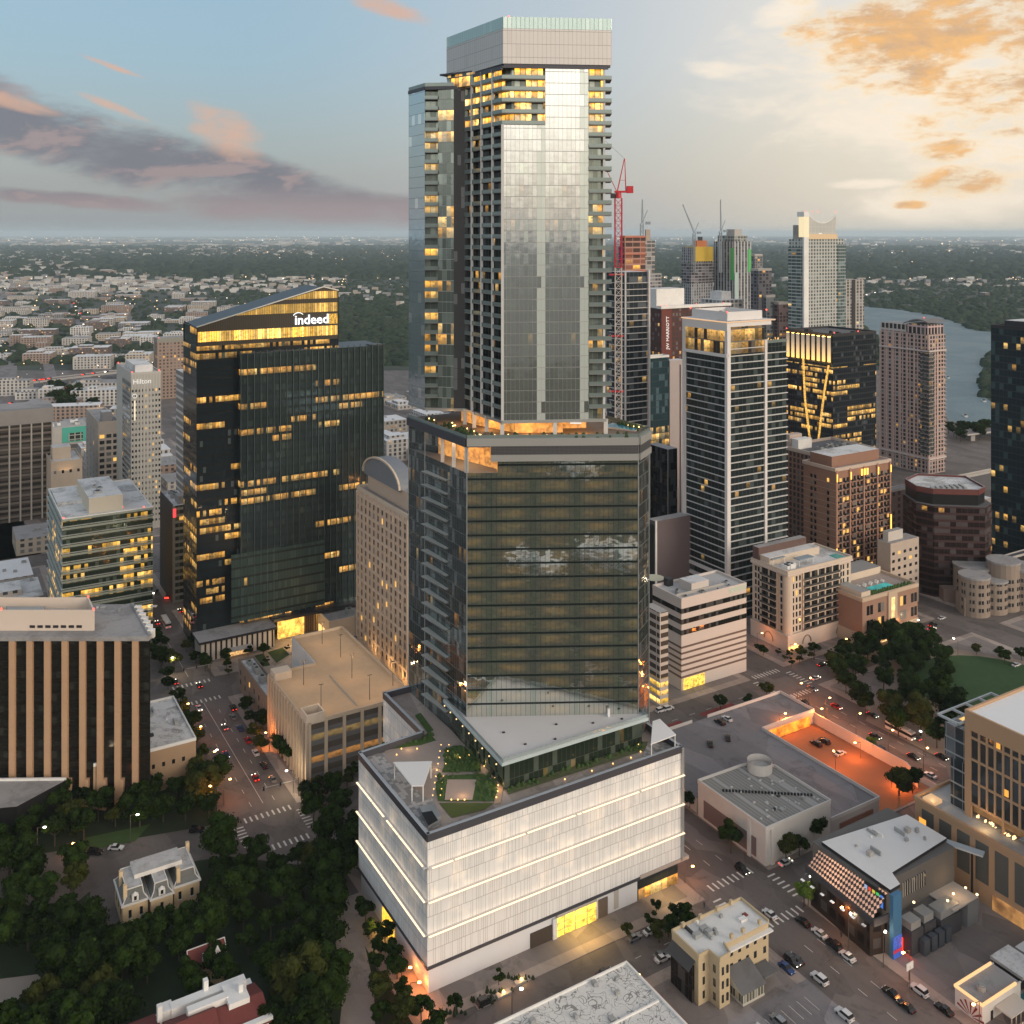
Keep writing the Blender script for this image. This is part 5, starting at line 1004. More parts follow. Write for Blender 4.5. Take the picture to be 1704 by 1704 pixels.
# tower with glass crown (far)
d4 = Bld('crown_tower', 'tall pale glass tower with a curved glass crown screen on the skyline', 'skyscraper', 1338, 720, 398, 1313, 1404)
M_cg = facade('crown_tower_glass', (.16, .20, .20), 3.4, 4.0, metal=.5, rough=.1, mull=.42, span=.34, frame=(.46, .46, .44), frough=.6, lit=.1, row=.25, ls=1.0, seed=15, blind=.2)
d4.body(M_cg, M_groof); h_ = d4.h; d4.box('balcony_bay', -1.2, 2, 4, -.1, d4.t, h_ - 8, facade('crown_bays', (.10, .14, .14), 3.4, 6, metal=.4, mull=.05, span=.3, frame=(.40, .41, .40), lit=.15, row=.3, seed=3)); d4.box('fin', -1.5, -1.5, 0, 5, .5, h_ + 2, M_white); d4.box('glass_bay', d4.s - 9, -1, 0, d4.s + 2, 12, h_ - 5, facade('crown_bay2', (.16, .22, .22), 3.4, 3, metal=.6, mull=.05, span=.25, frame=(.3, .33, .33), lit=.1, row=.2, seed=8), M_groof)
mb = MB(); n = 14; xa, xb = 6, d4.s - 12
for i in range(n):
    f0, f1 = i / n, (i + 1) / n; z0 = h_ + 25 - 9 * math.sin(math.pi * f0) ** .8; z1 = h_ + 25 - 9 * math.sin(math.pi * f1) ** .8; x0, x1 = xa + (xb - xa) * f0, xa + (xb - xa) * f1
    mb.face([(x0, -.3, h_), (x1, -.3, h_), (x1, -.3, z1), (x0, -.3, z0)], [(x0, 0), (x1, 0), (x1, z1 - h_), (x0, z0 - h_)]); mb.face([(x1, .3, h_), (x0, .3, h_), (x0, .3, z0), (x1, .3, z1)], None); mb.bar((x0, 0, z0), (x1, 0, z1), .6, 1)
mb.build('crown_screen', [facade('crown_far_glass', (.45, .47, .47), 6, 5, metal=.5, rough=.3, mull=.08, span=.06, frame=(.6, .6, .58), lit=0, row=0), M_white], d4.e)
d4.box('crown_lantern', -1, -1, h_ + 2, 6, 6, h_ + 22, glow('crown_lantern', (1, .82, .5), .95)); d4.box('crown_pier', -1, -1, h_ + 22, 6, 8, h_ + 27, M_white); d4.box('crown_back', 6, 2, h_, d4.s - 12, 20, h_ + 14, M_groof); d4.box('lit_floor', 6, -.8, h_, d4.s - 10, -.4, h_ + 5, glow('crown_lit_floor', (1, .66, .35), .7)); beacons(d4, [(2, 0), (12, 0), (20, 0), (xb, 0)], h_ + 27)
d4b = Bld('twin_ribbed_tower', 'pale ribbed pair of apartment towers just right of the crowned tower', 'apartment tower', 1402, 700, 466, 1394, 1438)
d4b.body(facade('ribbed_apts', (.10, .11, .12), 3.3, 5, metal=.1, mull=.35, span=.2, frame=(.44, .40, .36), lit=.06, row=.5), M_conc); d4b.box('recess', d4b.s * .42, -.5, 0, d4b.s * .58, -.1, d4b.h, M_dark); d4b.box('podium', -6, -8, 0, d4b.s + 8, 10, 36, facade('ribbed_base', (.3, .16, .1), 9, 8, metal=0, mull=.4, span=.2, frame=(.38, .35, .33), lit=.7, row=.6, ls=.4), M_conc)

# far skyline construction towers
d5 = Bld('yellow_cap_tower', 'unfinished grey tower topped with yellow formwork and an orange cap', 'construction tower', 1150, 640, 412, 1135, 1187)
d5.body(facade('raw_tower', (.10, .11, .13), 3.8, 4, metal=.2, mull=.4, span=.22, frame=(.32, .32, .33), lit=.0, row=0), M_conc); h_ = d5.h; d5.box('formwork', 4, -2, h_ - 18, d5.s - 2, d5.t - 2, h_ + 1, mat('formwork_yellow', (.50, .34, .04), .7)); d5.box('raw_floors', -1, -1, h_ - 46, d5.s + .8, d5.t, h_ - 20, facade('raw_floors', (.05, .05, .06), 3.8, 6, metal=0, mull=.1, span=.25, frame=(.28, .26, .27), lit=0, row=0)); d5.box('orange_cap', d5.s * .4, 6, h_, d5.s * .85, d5.t * .7, h_ + 9, mat('cap_orange', (.50, .17, .07), .7)); d5.box('grey_cap', d5.s * .5, 8, h_ + 9, d5.s * .7, d5.t * .5, h_ + 14, M_dark)
d6 = Bld('green_strip_tower', 'grey striped tower under construction with bright green vertical strips', 'construction tower', 1222, 640, 402, 1188, 1250)
d6.body(facade('striped_tower', (.06, .07, .085), 3.8, 5.5, metal=.3, mull=.45, span=.05, frame=(.42, .42, .42), lit=.0, row=0), M_conc); h_ = d6.h
M_gr = mat('membrane_green', (.08, .42, .11), .6, 0, .1)
d6.box('green_strip', -.8, 1, h_ - 50, -.1, 6, h_ - 8, M_gr); d6.box('green_strip', d6.s - 6, -.8, h_ - 40, d6.s - 1, -.1, h_ - 10, M_gr); d6.box('pale_strip', 0, -.8, 0, 6, -.1, h_ - 40, mat('pale_teal', (.38, .48, .46))); d6.box('raw_top', 3, 3, h_, d6.s - 4, d6.t - 4, h_ + 8, facade('raw_top', (.10, .10, .10), 4, 5, metal=0, mull=.2, span=.3, frame=(.35, .38, .35), lit=0, row=0), M_conc); d6.box('raw_top', 8, 8, h_ + 8, d6.s * .7, d6.t * .6, h_ + 16, M_conc)
d7 = Bld('low_gridded_block', 'pale gridded block standing in front of the green-stripped tower', 'apartment building', 1200, 690, 500, 1166, 1236)
d7.body(facade('pale_grid', (.10, .11, .12), 4.4, 6, metal=.1, mull=.3, span=.3, frame=(.45, .43, .41), lit=.05, row=.5), M_wroof); d7.box('roof_box', 8, 8, d7.h, d7.s * .7, d7.t * .8, d7.h + 9, M_wroof)
for i, (xc, yt, xl, xr, lab, col) in enumerate([(1262, 450, 1249, 1284, 'dark slate tower right of the green-stripped tower', (.12, .12, .14)), (1256, 425, 1250, 1269, 'slim grey unfinished tower behind the dark slate one', (.2, .2, .21)), (1296, 506, 1284, 1316, 'maroon-grey block left of the crowned tower', (.16, .11, .11)), (1275, 494, 1268, 1290, 'muted blue-grey block among the far towers', (.16, .18, .2))]):
    q = Bld('skyline_tower', lab, 'tower', xc, 600 if i == 1 else 690, yt, xl, xr, 'far skyline towers'); q.body(facade('skyline%d' % i, tuple(v * .5 for v in col), 3.8, 5, metal=.2, mull=.3, span=.3, frame=col, lit=.1, row=.5), M_conc); q.parapet(q.h, M_conc, 2)
# stacked offset tower + orange slab construction + balcony tower at the main tower's right
d8 = Bld('stacked_tower', 'grey stacked-block tower under construction with stepped floors', 'construction tower', 1068, 700, 455, 1060, 1103)
M_st = facade('stacked_grid', (.10, .10, .11), 3.8, 4, metal=.1, mull=.12, span=.36, frame=(.42, .40, .39), lit=0, row=0); h_ = d8.h
for i in range(5): d8.box('stacked_volume', (i % 2) * 3 - 1, (i % 3) * 2, h_ * i / 5 + .01 * i, d8.s - (4 - i) * -.6 + (i % 2) * 2, d8.t, h_ * (i + 1) / 5 - .6, M_st, M_conc)
d8.box('stacked_volume', 2, 2, h_, d8.s * .68, d8.t * .7, h_ + 34, facade('stack_top', (.12, .12, .12), 4.5, 6, metal=0, mull=.1, span=.25, frame=(.42, .38, .36), lit=0, row=0), M_conc); d8.box('core', 8, 5, h_ + 34, d8.s * .5, d8.t * .4, h_ + 46, mat('core_concrete', (.36, .29, .25)))
d9 = Bld('orange_slab_tower', 'unfinished tower with orange-edged bare floors behind the red crane', 'construction tower', 1040, 830, 392, 1032, 1074)
M_raw = facade('bare_floors', (.07, .045, .04), 4.2, 7, metal=0, rough=.9, mull=.08, span=.28, frame=(.42, .22, .17), lit=.1, row=.5, blind=.4, blindc=(.3, .12, .08)); d9.body(M_raw, mat('orange_slab', (.42, .14, .09))); h_ = d9.h; d9.bands('slab_edge', mat('orange_slab', (.42, .14, .09)), h_ - 52, 12.6, 5, .9, .9); d9.box('blue_sheet', -1.5, 2, h_ - 20, -.2, d9.t, h_ - 8, mat('blue_sheet', (.02, .03, .12)))
e1 = Bld('balcony_tower', 'grey apartment tower with closely spaced white balcony slabs right behind the crane', 'apartment tower', 1040, 975, 453, 1010, 1078)
e1.body(facade('balc_tower_glass', (.035, .045, .055), 3.5, 3, metal=.35, rough=.1, mull=.08, span=.08, frame=(.07, .08, .09), lit=.08, row=.4, ls=.8, seed=19, blind=.15, wob2=.02), M_wroof); h_ = e1.h; n = int(h_ / 3.5)
me = MB(); me.box(.6, -1.3, 0, e1.s + .6, .1, .32, 0); me.box(-.9, .1, 0, .1, e1.t - 3, .32, 0); me = me.mesh('balcony', mat('slab_pale', (.50, .49, .49), .6, 0, 0))
for i in range(1, n): link('balcony', me, e1.e, (0, 0, i * 3.5))
e1.box('edge_frame', -.3, -.6, 0, .5, .2, h_, mat('slab_pale', (.5, .49, .49))); e1.box('edge_frame', e1.s - .5, -1.4, 0, e1.s + .7, -.0, h_ + 1, mat('slab_pale', (.5, .49, .49)))
e2 = Bld('curved_glass_office', 'blue glass office with a pale wedge side wall and lit lower floors', 'office building', 1072, 900, 596, 1062, 1138)
wq = e2.s * .62; e2.box('wall', 0, 0, 0, wq, e2.t, e2.h, facade('curved_blue', (.05, .10, .12), 4.2, 2.4, metal=.55, rough=.06, mull=.04, span=.10, frame=(.02, .03, .04), lit=.75, row=.5, litc=(1, .56, .12), ls=1.1, seed=77, grp=5, litz=(20, 75), wob2=.05), M_dark); e2.box('side_wall', wq, -.8, 0, e2.s, e2.t, e2.h - 3, mat('wedge_beige', (.42, .36, .35), .7), M_wroof); e2.box('slot', wq + (e2.s - wq) * .66, -1.0, 0, wq + (e2.s - wq) * .72, -.82, e2.h - 6, M_black); e2.parapet(e2.h, M_white, .8, .4, x1=wq)
e3 = Bld('brick_hotel', 'dark red brick hotel slab with vertical white lettering', 'hotel', 1100, 805, 514, 1082, 1215)
e3.body(facade('dark_brick_hotel', (.035, .03, .03), 3.8, 3.4, metal=.1, rough=.4, mull=.45, span=.35, frame=(.10, .04, .035), frough=.85, lit=.08, row=.5, seed=6), M_groof); e3.box('brick_shaft', 0, -.6, 0, e3.s * .14, -.02, e3.h + 1, mat('brick_red', (.15, .045, .035), .85)); e3.box('cornice', -1, -1.5, e3.h, e3.s, 4, e3.h + 2.2, M_white); e3.box('penthouse', 2, 8, e3.h, e3.s * .42, 26, e3.h + 15, M_white, M_wroof)
sign('JW MARRIOTT', (e3.s * .10, -.9, e3.h - 32), (R(90), R(-90), 0), 4.0, M_signw, e3.e); beacons(e3, [(0, 0), (6, 0), (e3.s * .5, 0), (e3.s * .9, 0)], e3.h + 2)
e4 = Bld('black_glass_block', 'plain black glass block with a grey sloped roof, beside the white-framed tower', 'office building', 1111, 975, 748, 1078, 1127)
e4.body(facade('black_glass', (.012, .014, .02), 4, 2, metal=.35, rough=.08, mull=.03, span=.05, frame=(.01, .01, .012), lit=.6, row=.35, litz=(10, 32), seed=2, wob2=.03), mat('sloped_grey', (.34, .34, .36), .6)); e4.box('trim', -.2, -.25, 0, .3, -.02, e4.h, M_equip)

# brick apartment block with balconies
f1 = Bld('brick_apartments', 'broad red-brown brick apartment tower with a grid of small balconies and amber corner lights', 'apartment tower', 1390, 1000, 783, 1337, 1481)
M_bw = facade('brick_grid', (.03, .025, .022), 3.5, 3.2, metal=.1, rough=.3, mull=.42, span=.3, frame=(.27, .14, .10), frough=.85, lit=.06, row=.42, litc=(1, .5, .12), ls=.8, seed=25, blind=.1)
h_ = f1.h; f1.box('wall', 0, 0, 0, f1.s, f1.t, h_, mat('apt_brick', (.27, .15, .105), .85), M_groof); n = int((h_ - 4) / 3.5)
f1.wins('R', 16, 3, 3.5, n, 1.7, 2.3, lit=.10, maxi=60, depth=.2, out=.05); f1.wins('L', 0, 3, 3.5, n, 1.5, 2, xs=[f1.t * .22, f1.t * .62, f1.t * .74], lit=.04, maxi=98); f1.done()
f1.piers('pier', mat('apt_pier', (.36, .20, .14), .8), 'R', 4, 0, h_, 1.0, .8); mb = MB()
for i in range(n):
    z = 2.6 + i * 3.5; mb.box(-.15, -.25, z, f1.s, .05, z + .18); mb.box(-.2, .05, z, .05, f1.t, z + .14)
mb.build('string_course', mat('course_tan', (.42, .30, .24), .8), f1.e)
me = MB(); me.box(-1.3, -1.1, 0, 1.3, .05, .2, 0); me.box(-1.3, -1.12, .2, 1.3, -1.04, 1.15, 1); me.box(-1.3, -1.04, .2, -1.22, 0, 1.15, 1); me = me.mesh('balcony', [mat('course_tan', (.42, .30, .24)), M_dark])
k_ = 0
for i in range(n - 1, -1, -1):
    for j in range(8):
        if k_ < 98: link('balcony', me, f1.e, (f1.s * (j + .5) / 8, -.1, 2.7 + i * 3.5)); k_ += 1
f1.parapet(h_, mat('cornice_pale', (.50, .40, .33)), 1.2, .8, out=.5); f1.box('upper_storey', 3, 5, h_, f1.s - 3, f1.t - 2, h_ + 6, mat('apt_brick', (.27, .15, .105)), M_wroof)
for y_, x_ in ((-.9, .2), (-.9, f1.s * .25), (-.9, f1.s * .75), (-.9, f1.s - .6)): f1.box('corner_lamp', x_, y_ - .25, h_ - 6, x_ + .5, y_, h_ - 2, glow('amber_lamp', (1, .48, .08), 3))
f1.box('corner_lamp', -.2, -1.15, 18, .4, -.85, 28, MATS['amber_lamp']); f1.box('corner_lamp', f1.s - .6, -1.15, 30, f1.s, -.85, 40, MATS['amber_lamp'])
for i in range(3): f1.box('gallery_window', f1.s * (.44 + .05 * i), -.9, h_ - 5, f1.s * (.47 + .05 * i), -.82, h_ - 1.5, MATS['amber_lamp'])
f2 = Bld('brick_rear_wing', 'higher rear wing of the brick apartments with dark rooftop plant and white parapet', 'apartment tower', 1372, 930, 762, 1300, 1456)
f2.body(M_bw, M_droof); f2.parapet(f2.h, mat('cornice_pale', (.50, .40, .33)), 1.6, .9, out=.6); f2.box('roof_tank', 4, f2.t * .7, f2.h, 16, f2.t * .86, f2.h + 6, M_white); f2.box('stair_block', 3, f2.t * .88, f2.h, 14, f2.t, f2.h + 8, mat('pink_block', (.46, .36, .31))); f2.units(24, f2.h, 6, 3, f2.s - 6, f2.t * .66, M_equip, (.8, 2), (1.5, 5))

# pool hotel
g1 = Bld('pool_hotel', 'brick and stone hotel with a turquoise rooftop pool deck', 'hotel', 1435, 1079, 1000, 1421, 1527)
h_ = g1.h; t_ = 34.0; g1.t = t_; M_hb = mat('hotel_brick', (.30, .18, .13), .85); g1.box('wall', 0, 0, 6.5, g1.s, t_, h_, M_hb, M_deck); g1.box('stone_base', -.3, -.3, 0, g1.s + .3, t_, 6.5, mat('hotel_stone', (.50, .38, .28), .8))
g1.parapet(h_, mat('hotel_stone', (.50, .38, .28)), 1.2, .9, out=.4); g1.wins('R', 0, 8, 6.8, 2, 2.0, 4.4, xs=[g1.s * q for q in (.10, .16, .30, .36, .70, .76, .90, .96)], lit=.12, blind=.4); g1.wins('R', 0, 2, 4, 1, 1.1, 2.4, xs=[g1.s * q for q in (.1, .2, .3)], out=.36, lit=.1); g1.done()
g1.box('centre_bay', g1.s * .44, -.8, 6.5, g1.s * .60, -.02, h_ + 1, mat('hotel_stone', (.5, .38, .28))); g1.box('lit_niche', g1.s * .49, -.95, 9, g1.s * .55, -.81, h_ - 2, mat('niche_glow', (.5, .35, .15), .6, emis=(1, .62, .25), es=1.1)); g1.box('lit_doors', g1.s * .2, -.5, .2, g1.s * .42, -.31, 3.6, glow('door_glow', (1, .6, .25), 1.5)); g1.box('lit_doors', g1.s * .68, -.5, .5, g1.s * .95, -.31, 3.4, MATS['door_glow']); g1.box('awning', g1.s * .66, -2.4, 3.6, g1.s * .97, -.3, 4, M_white)
g1.box('pool_building', 2, t_ * .62, h_, g1.s - 1, t_ - 1, h_ + 3.4, M_cream, M_equip); g1.box('pool_building', 1.2, 1.5, h_, 7.5, t_ * .6, h_ + 3.2, M_cream, M_equip); g1.box('pool', g1.s * .36, 4, h_ + .3, g1.s * .72, 10, h_ + .45, mat('pool_turquoise', (.06, .42, .40), .1, 0, .05, emis=(.1, .7, .65), es=.25))
for i in range(14): x_ = g1.s * .28 + i * 1.5; g1.box('sun_lounger', x_, 11.5 + (i % 3), h_, x_ + .7, 13.4 + (i % 3), h_ + .4, M_white)
b = MB()
for i in range(26): b.cyl(g1.s * (.16 + .8 * i / 26), 2 + random.random() * 1.6, h_, h_ + 1.8, 1.0, .4, 6)
tag(b.build('hedge', MATS['planting'], g1.e), kind='stuff')
for x_ in (g1.s * .06, g1.s * .44, g1.s * .62, g1.s * .30):
    pl = bpy.data.lights.new('wall_lamp', 'POINT'); pl.energy = 350; pl.color = (1, .55, .2); lo = bpy.data.objects.new('wall_lamp', pl); COL.objects.link(lo); lo.parent = g1.e; lo.location = (x_, -1.4, 8 if x_ > 5 else 4)

# cream condominium with curved balconies
g2 = Bld('cream_condo', 'cream condominium with black recessed balconies and a brown rooftop slab above the crossing', 'apartment building', 1311, 1086, 955, 1250, 1418)
h_ = g2.h; s_, t_ = g2.s, g2.t; M_cc = mat('condo_cream', (.56, .47, .38), .8, 0, .04)
g2.box('wall', .8, .8, 0, s_, t_, h_, M_cc, M_wroof); g2.box('stone_base', -.2, -.2, 0, s_ + .3, t_ + .2, 7.4, mat('condo_base', (.58, .49, .42), .8)); n = 8; z0 = 8.6; fh = (h_ - 10) / 8
mb = MB(); mb.cyl(2.2, 2.2, 7.4, h_ + .2, 2.4, n=16); mb.build('corner_bay', M_cc, g2.e)
g2.wins('R', 0, z0, fh, n, 1.0, 2.3, xs=[s_ * q for q in (.10, .15, .20, .84, .88, .95)], out=-.7, depth=1.2, lit=.02, blind=.05, maxi=48); g2.wins('L', 0, z0, fh, n, 1.1, 2.3, xs=[t_ * q for q in (.10, .20, .82, .9)], out=-.7, depth=1.2, lit=.02, blind=.05, maxi=80)
for face, L, q0, q1, nb in (('R', s_, .24, .80, 5), ('L', t_, .30, .74, 2)):
    mb = MB(); g2.fb(mb, face, L * q0, L * q1, z0 - .5, h_ - 1.2, -.85, -.55); mb.build('loggia_glazing', facade('loggia_dark', (.02, .02, .02), fh, 2.0, metal=.2, rough=.15, mull=.08, span=.05, frame=(.06, .055, .05), lit=.06, row=.5, blind=.3, blindc=(.12, .12, .11), off=(0, -z0)), g2.e)
    for j in range(n):
        for m2 in range(nb):
            a0, a1 = L * (q0 + (q1 - q0) * m2 / nb), L * (q0 + (q1 - q0) * (m2 + 1) / nb); mb = MB(); g2.fb(mb, face, a0, a1, z0 + j * fh - .5, z0 + j * fh - .2, -.6, .75, 0); g2.fb(mb, face, a0 + .1, a1 - .1, z0 + j * fh - .2, z0 + j * fh + .8, .62, .7, 1); mb.build('balcony', [M_cc, mat('dark_rail', (.06, .06, .06), .4)], g2.e)
    mb = MB()
    for m2 in range(nb + 1): c = L * (q0 + (q1 - q0) * m2 / nb); g2.fb(mb, face, c - .35, c + .35, z0 - .5, h_ - 1.2, -.5, -.1)
    mb.build('loggia_pier', M_cc, g2.e)
g2.done(); g2.bands('cornice', mat('condo_base', (.58, .49, .42)), 7.0, h_ - 8.2, 2, 1.0, .55); g2.parapet(h_, M_cc, 1.1, .6)
g2.box('brown_slab', 0, t_ - 5, h_, s_ * .74, t_ - 1, h_ + 7, mat('slab_brown', (.12, .075, .065), .8), M_groof); g2.box('top_storey', 1, t_ - 11, h_, s_ * .8, t_ - 5, h_ + 3.6, M_cc, M_wroof)
for x0, x1, y0, y1 in [(1.5, 10, 11, 16), (12, 22, 4, 8), (25, 31, 16, 21)]:
    g2.box('pergola', x0, y0, h_ + 3, x1, y1, h_ + 3.3, mat('pergola_blue', (.24, .29, .33), .5)); [g2.box('pergola_post', px_, py_, h_, px_ + .3, py_ + .3, h_ + 3, M_white) for px_ in (x0 + .3, x1 - .6) for py_ in (y0 + .3, y1 - .6)]
g2.box('roof_pool', s_ * .84, 3, h_, s_ * .95, 8, h_ + .3, mat('teal_pool', (.10, .40, .36), .1)); g2.units(4, h_, 3, 3, 10, 9, M_white); b = MB()
for q_, face in ((.28, 'R'), (.80, 'R'), (.5, 'L')):
    L = s_ if face == 'R' else t_
    for i in range(10):
        a0, a1 = math.pi * i / 10, math.pi * (i + 1) / 10; P0 = lambda a: (L * q_ + 2.8 * math.cos(a), 2.2 + 3.6 * math.sin(a))
        p, q = P0(a0), P0(a1); b.bar((p[0], -.35, p[1]), (q[0], -.35, q[1]), .28) if face == 'R' else b.bar((-.35, p[0], p[1]), (-.35, q[0], q[1]), .28)
b.build('arch', mat('arch_brown', (.26, .19, .15)), g2.e); g2.box('lobby_lamps', 0, -1.2, 1.5, 6, -.5, 2.6, glow('lobby_lamp_glow', (1, .5, .15), 2.5))

# maroon octagon
m1 = empty('maroon_octagon', G(1600, 990), 0, 'dark maroon banded polygonal office block with red parapet at right', 'office building'); C = G(1600, 990); hm_ = 57
FOOT.append((*AB(C), AB(C)[0] + 40, AB(C)[1] + 40)); oct_ = [(-23, 4), (-16, -3), (10, -6), (17.5, 2), (18, 30), (-10, 36), (-23, 22)]
mb = MB().prism(oct_, 0, hm_ - 8, 0, 1); mb.build('wall', [facade('maroon_bands', (.02, .012, .012), 3.7, 3, metal=.3, rough=.2, mull=.04, span=.34, frame=(.045, .018, .017), frough=.5, lit=.05, row=.4, ls=.6), M_droof], m1)
oc2 = [(x_ * .9 - 1, y_ * .85 + 3) for x_, y_ in oct_]; MB().prism(oc2, hm_ - 8, hm_ - .5, 0, 1).build('upper_storey', [M_black, M_wroof], m1); b = MB(); [b.obox(oc2[i], oc2[(i + 1) % 7], .7, hm_ - 2.4, hm_ + .6, 0, 1) for i in range(7)]; b.build('red_parapet', [mat('parapet_red', (.12, .035, .03), .6), M_groof], m1)
b = MB(); [b.box(-15 + i * 3, 3, hm_ - .4, -13.5 + i * 3, 5 + i, hm_ + .6) for i in range(7)]; b.build('roof_equipment', M_equip, m1); MB().box(-14, -10, 0, 13, -4.5, 7).build('entrance_block', mat('entry_brown', (.24, .17, .14)), m1); MB().box(-6, -10.3, .5, 5, -10.05, 5.5).build('lit_entrance', glow('entry_glow', (1, .6, .2), 1.5), m1)
n1_ = Bld('beige_stepped_block', 'beige office with punched dark windows between the brick block and the maroon octagon', 'office building', 1482, 1015, 905, 1460, 1529)
n1_.body(mat('stepped_beige', (.44, .36, .30), .85), M_groof); n1_.wins('R', 5, 4, 4.0, int(n1_.h / 4) - 1, 2.0, 1.6, lit=.05); n1_.done(); n1_.box('penthouse', 2, 3, n1_.h, n1_.s * .6, n1_.t - 2, n1_.h + 5, mat('stepped_pale', (.5, .46, .42)), M_equip)
n2_ = Bld('brown_brick_slab', 'dark brown brick block with a lavender metal roof', 'building', 1481, 905, 818, 1470, 1537)
n2_.body(facade('brown_slab', (.03, .02, .02), 4, 5, metal=0, mull=.5, span=.4, frame=(.12, .07, .06), lit=.1, row=.5), mat('lavender_roof', (.27, .26, .31), .6)); n2_.parapet(n2_.h, M_groof)
# rounded beige hotel
C = G(1660, 1030); e = empty('rounded_hotel', C, 0, 'beige rounded hotel with turrets and rows of small windows at the right edge', 'hotel'); M_rh = mat('rounded_beige', (.27, .215, .175), .85)
for x_, y_, r_, h_ in [(-8, 8, 7.5, 19), (3, 11, 7, 16), (11, 16, 8, 24), (22, 18, 9, 20), (-1, 24, 10, 19)]:
    mb = MB(); mb.cyl(x_, y_, 0, h_, r_, n=20); mb.build('rotunda', facade('rounded_wall', (.02, .018, .018), 5, 2.4, metal=0, mull=.5, span=.45, frame=(.36, .29, .24), lit=.05, row=.5) if 0 else M_rh, e); mb = MB(); mb.cyl(x_, y_, h_, h_ + 1, r_ + .4, n=20); mb.build('cornice', M_groof, e)
    for i in range(14):
        a_ = R(196 + i * 11.5)
        for z_ in (3, 7, 11, 15): MB().box(x_ + (r_ - .4) * math.cos(a_) - .5, y_ + (r_ - .4) * math.sin(a_) - .5, z_, x_ + (r_ - .4) * math.cos(a_) + .5, y_ + (r_ - .4) * math.sin(a_) + .5, z_ + 1.8).build('window', M_pane, e) if i % 3 != 2 else None
MB().box(-15, 4, 0, -2, 14, 9).build('porch_wall', M_rh, e); FOOT.append((*AB(C), AB(C)[0] + 40, AB(C)[1] + 20))
# dark blue tower at the right edge
o1 = Bld('blue_black_tower', 'dark blue-black glass tower cut by the right edge', 'skyscraper', 1716, 960, 549, 1649, 1800)
o1.body(facade('edge_glass', (.025, .045, .055), 4.0, 2.6, metal=.5, rough=.06, mull=.06, span=.14, frame=(.012, .016, .022), lit=.2, row=.4, litc=(1, .56, .12), ls=1, seed=91, blind=.12, blindc=(.10, .17, .18), grp=2, wob2=.04), M_wroof); o1.box('penthouse', 4, 4, o1.h, 30, o1.t - 6, o1.h + 4, M_dark, M_wroof); beacons(o1, [(0, 0), (14, 4)], o1.h + 4); o1.parapet(o1.h, M_dark, 1.2)
o2 = Bld('dark_podium', 'dark low podium with white roof lines in front of the blue-black tower', 'building', 1660, 1000, 935, 1648, 1800)
o2.body(M_black, mat('podium_roof', (.06, .06, .075), .8)); o2.parapet(o2.h, M_conc, .6, .3)
o3 = Bld('courtyard_roofs', 'group of low white-roofed halls with string lights below the pink tower', 'building', 1500, 880, 862, 1480, 1650)
o3.body(mat('court_wall', (.3, .27, .25)), M_wroof); [o3.box('roof_step', 6 + i * 12, 5, o3.h, 14 + i * 12, 16, o3.h + 3 + i % 2 * 2, M_wroof) for i in range(5)]
for i in range(5): o3.box('string_lamp', 20 + i * 7, -.6, o3.h - 2, 20.8 + i * 7, -.1, o3.h - 1.2, M_lampo)
o4 = Bld('long_low_hall', 'long low hall with pale roof and lit fascia between pink tower and right tower', 'building', 1580, 830, 800, 1570, 1700)
o4.body(mat('hall_dark', (.09, .09, .10)), M_cream); o4.box('lit_fascia', 4, -.4, o4.h - 3, o4.s * .2, -.1, o4.h - 1, glow('fascia_glow', (1, .8, .4), 1.4)); o4.parapet(o4.h, M_conc)

# tan gridded office at the right edge (podium + tower)
pa_, pb_ = 154.7, -29.0
e = empty('tan_grid_office', W(pa_, -150), YAW, 'tan stone office with tall framed windows above a dark-panelled podium, lower right', 'office building'); FOOT.append((154, -150, 222, -28)); L = 121.0
M_tg = mat('tan_grid', (.42, .27, .165), .8, 0, .05); M_tgp = facade('mesh_panels', (.10, .095, .09), 60, 50, metal=.2, rough=.5, mull=0, span=0, frame=(.1, .1, .1), lit=0, row=0, blind=0)
MB().box(0, 0, 0, 66, L, 19.5, 0, 1).build('podium_wall', [M_tg, M_groof], e) if 0 else None
mb = MB().box(0, 0, 0, 66, L, 19.5, 0, 1); mb.build('podium_wall', [M_tg, mat('podium_deck', (.36, .37, .38), .8, dirt=.3)], e)
for i in range(20): y_ = L - 5.2 - i * 6.05; MB().box(-.12, y_ - 1.4, 6.2, -.01, y_ + 2.7, 17.6).build('mesh_panel', mat('mesh_grey', (.10, .10, .095), .6, .1), e)
for z_ in (7, 10, 13): MB().box(-.25, L - 4.0, z_, -.13, L - 1.6, z_ + 1.6).build('lit_window', glow('amber_pane', (1, .42, .06), 1.2), e)
b = MB(); b.box(-.4, 0, 19.3, .4, L + .3, 20.4); b.box(.4, L - .4, 19.3, 66, L + .3, 20.4); b.build('parapet', M_tg, e)
tx, ty = 6.0, L - 13.5; th_ = 50.5; z0 = 23.5
mb = MB().box(tx, 0, z0, 66, ty, th_, 0, 1); mb.build('tower_wall', [facade('office_blue', (.06, .07, .08), 40, 40, metal=.5, rough=.08, mull=0, span=0, lit=0, row=0, blind=0, wob2=.05), mat('bright_roof', (.70, .70, .70), .8, 0, .04)], e)
b = MB(); b.box(tx - .4, 0, th_ - 4.6, tx + .3, ty + .3, th_ + .9); b.box(tx + .3, ty - .4, th_ - 4.6, 66, ty + .3, th_ + .9); b.box(tx - .4, ty - 1.8, z0 - 4, tx + .4, ty + .3, th_ - 4.6); b.build('stone_frame', M_tg, e)
nwn = 0
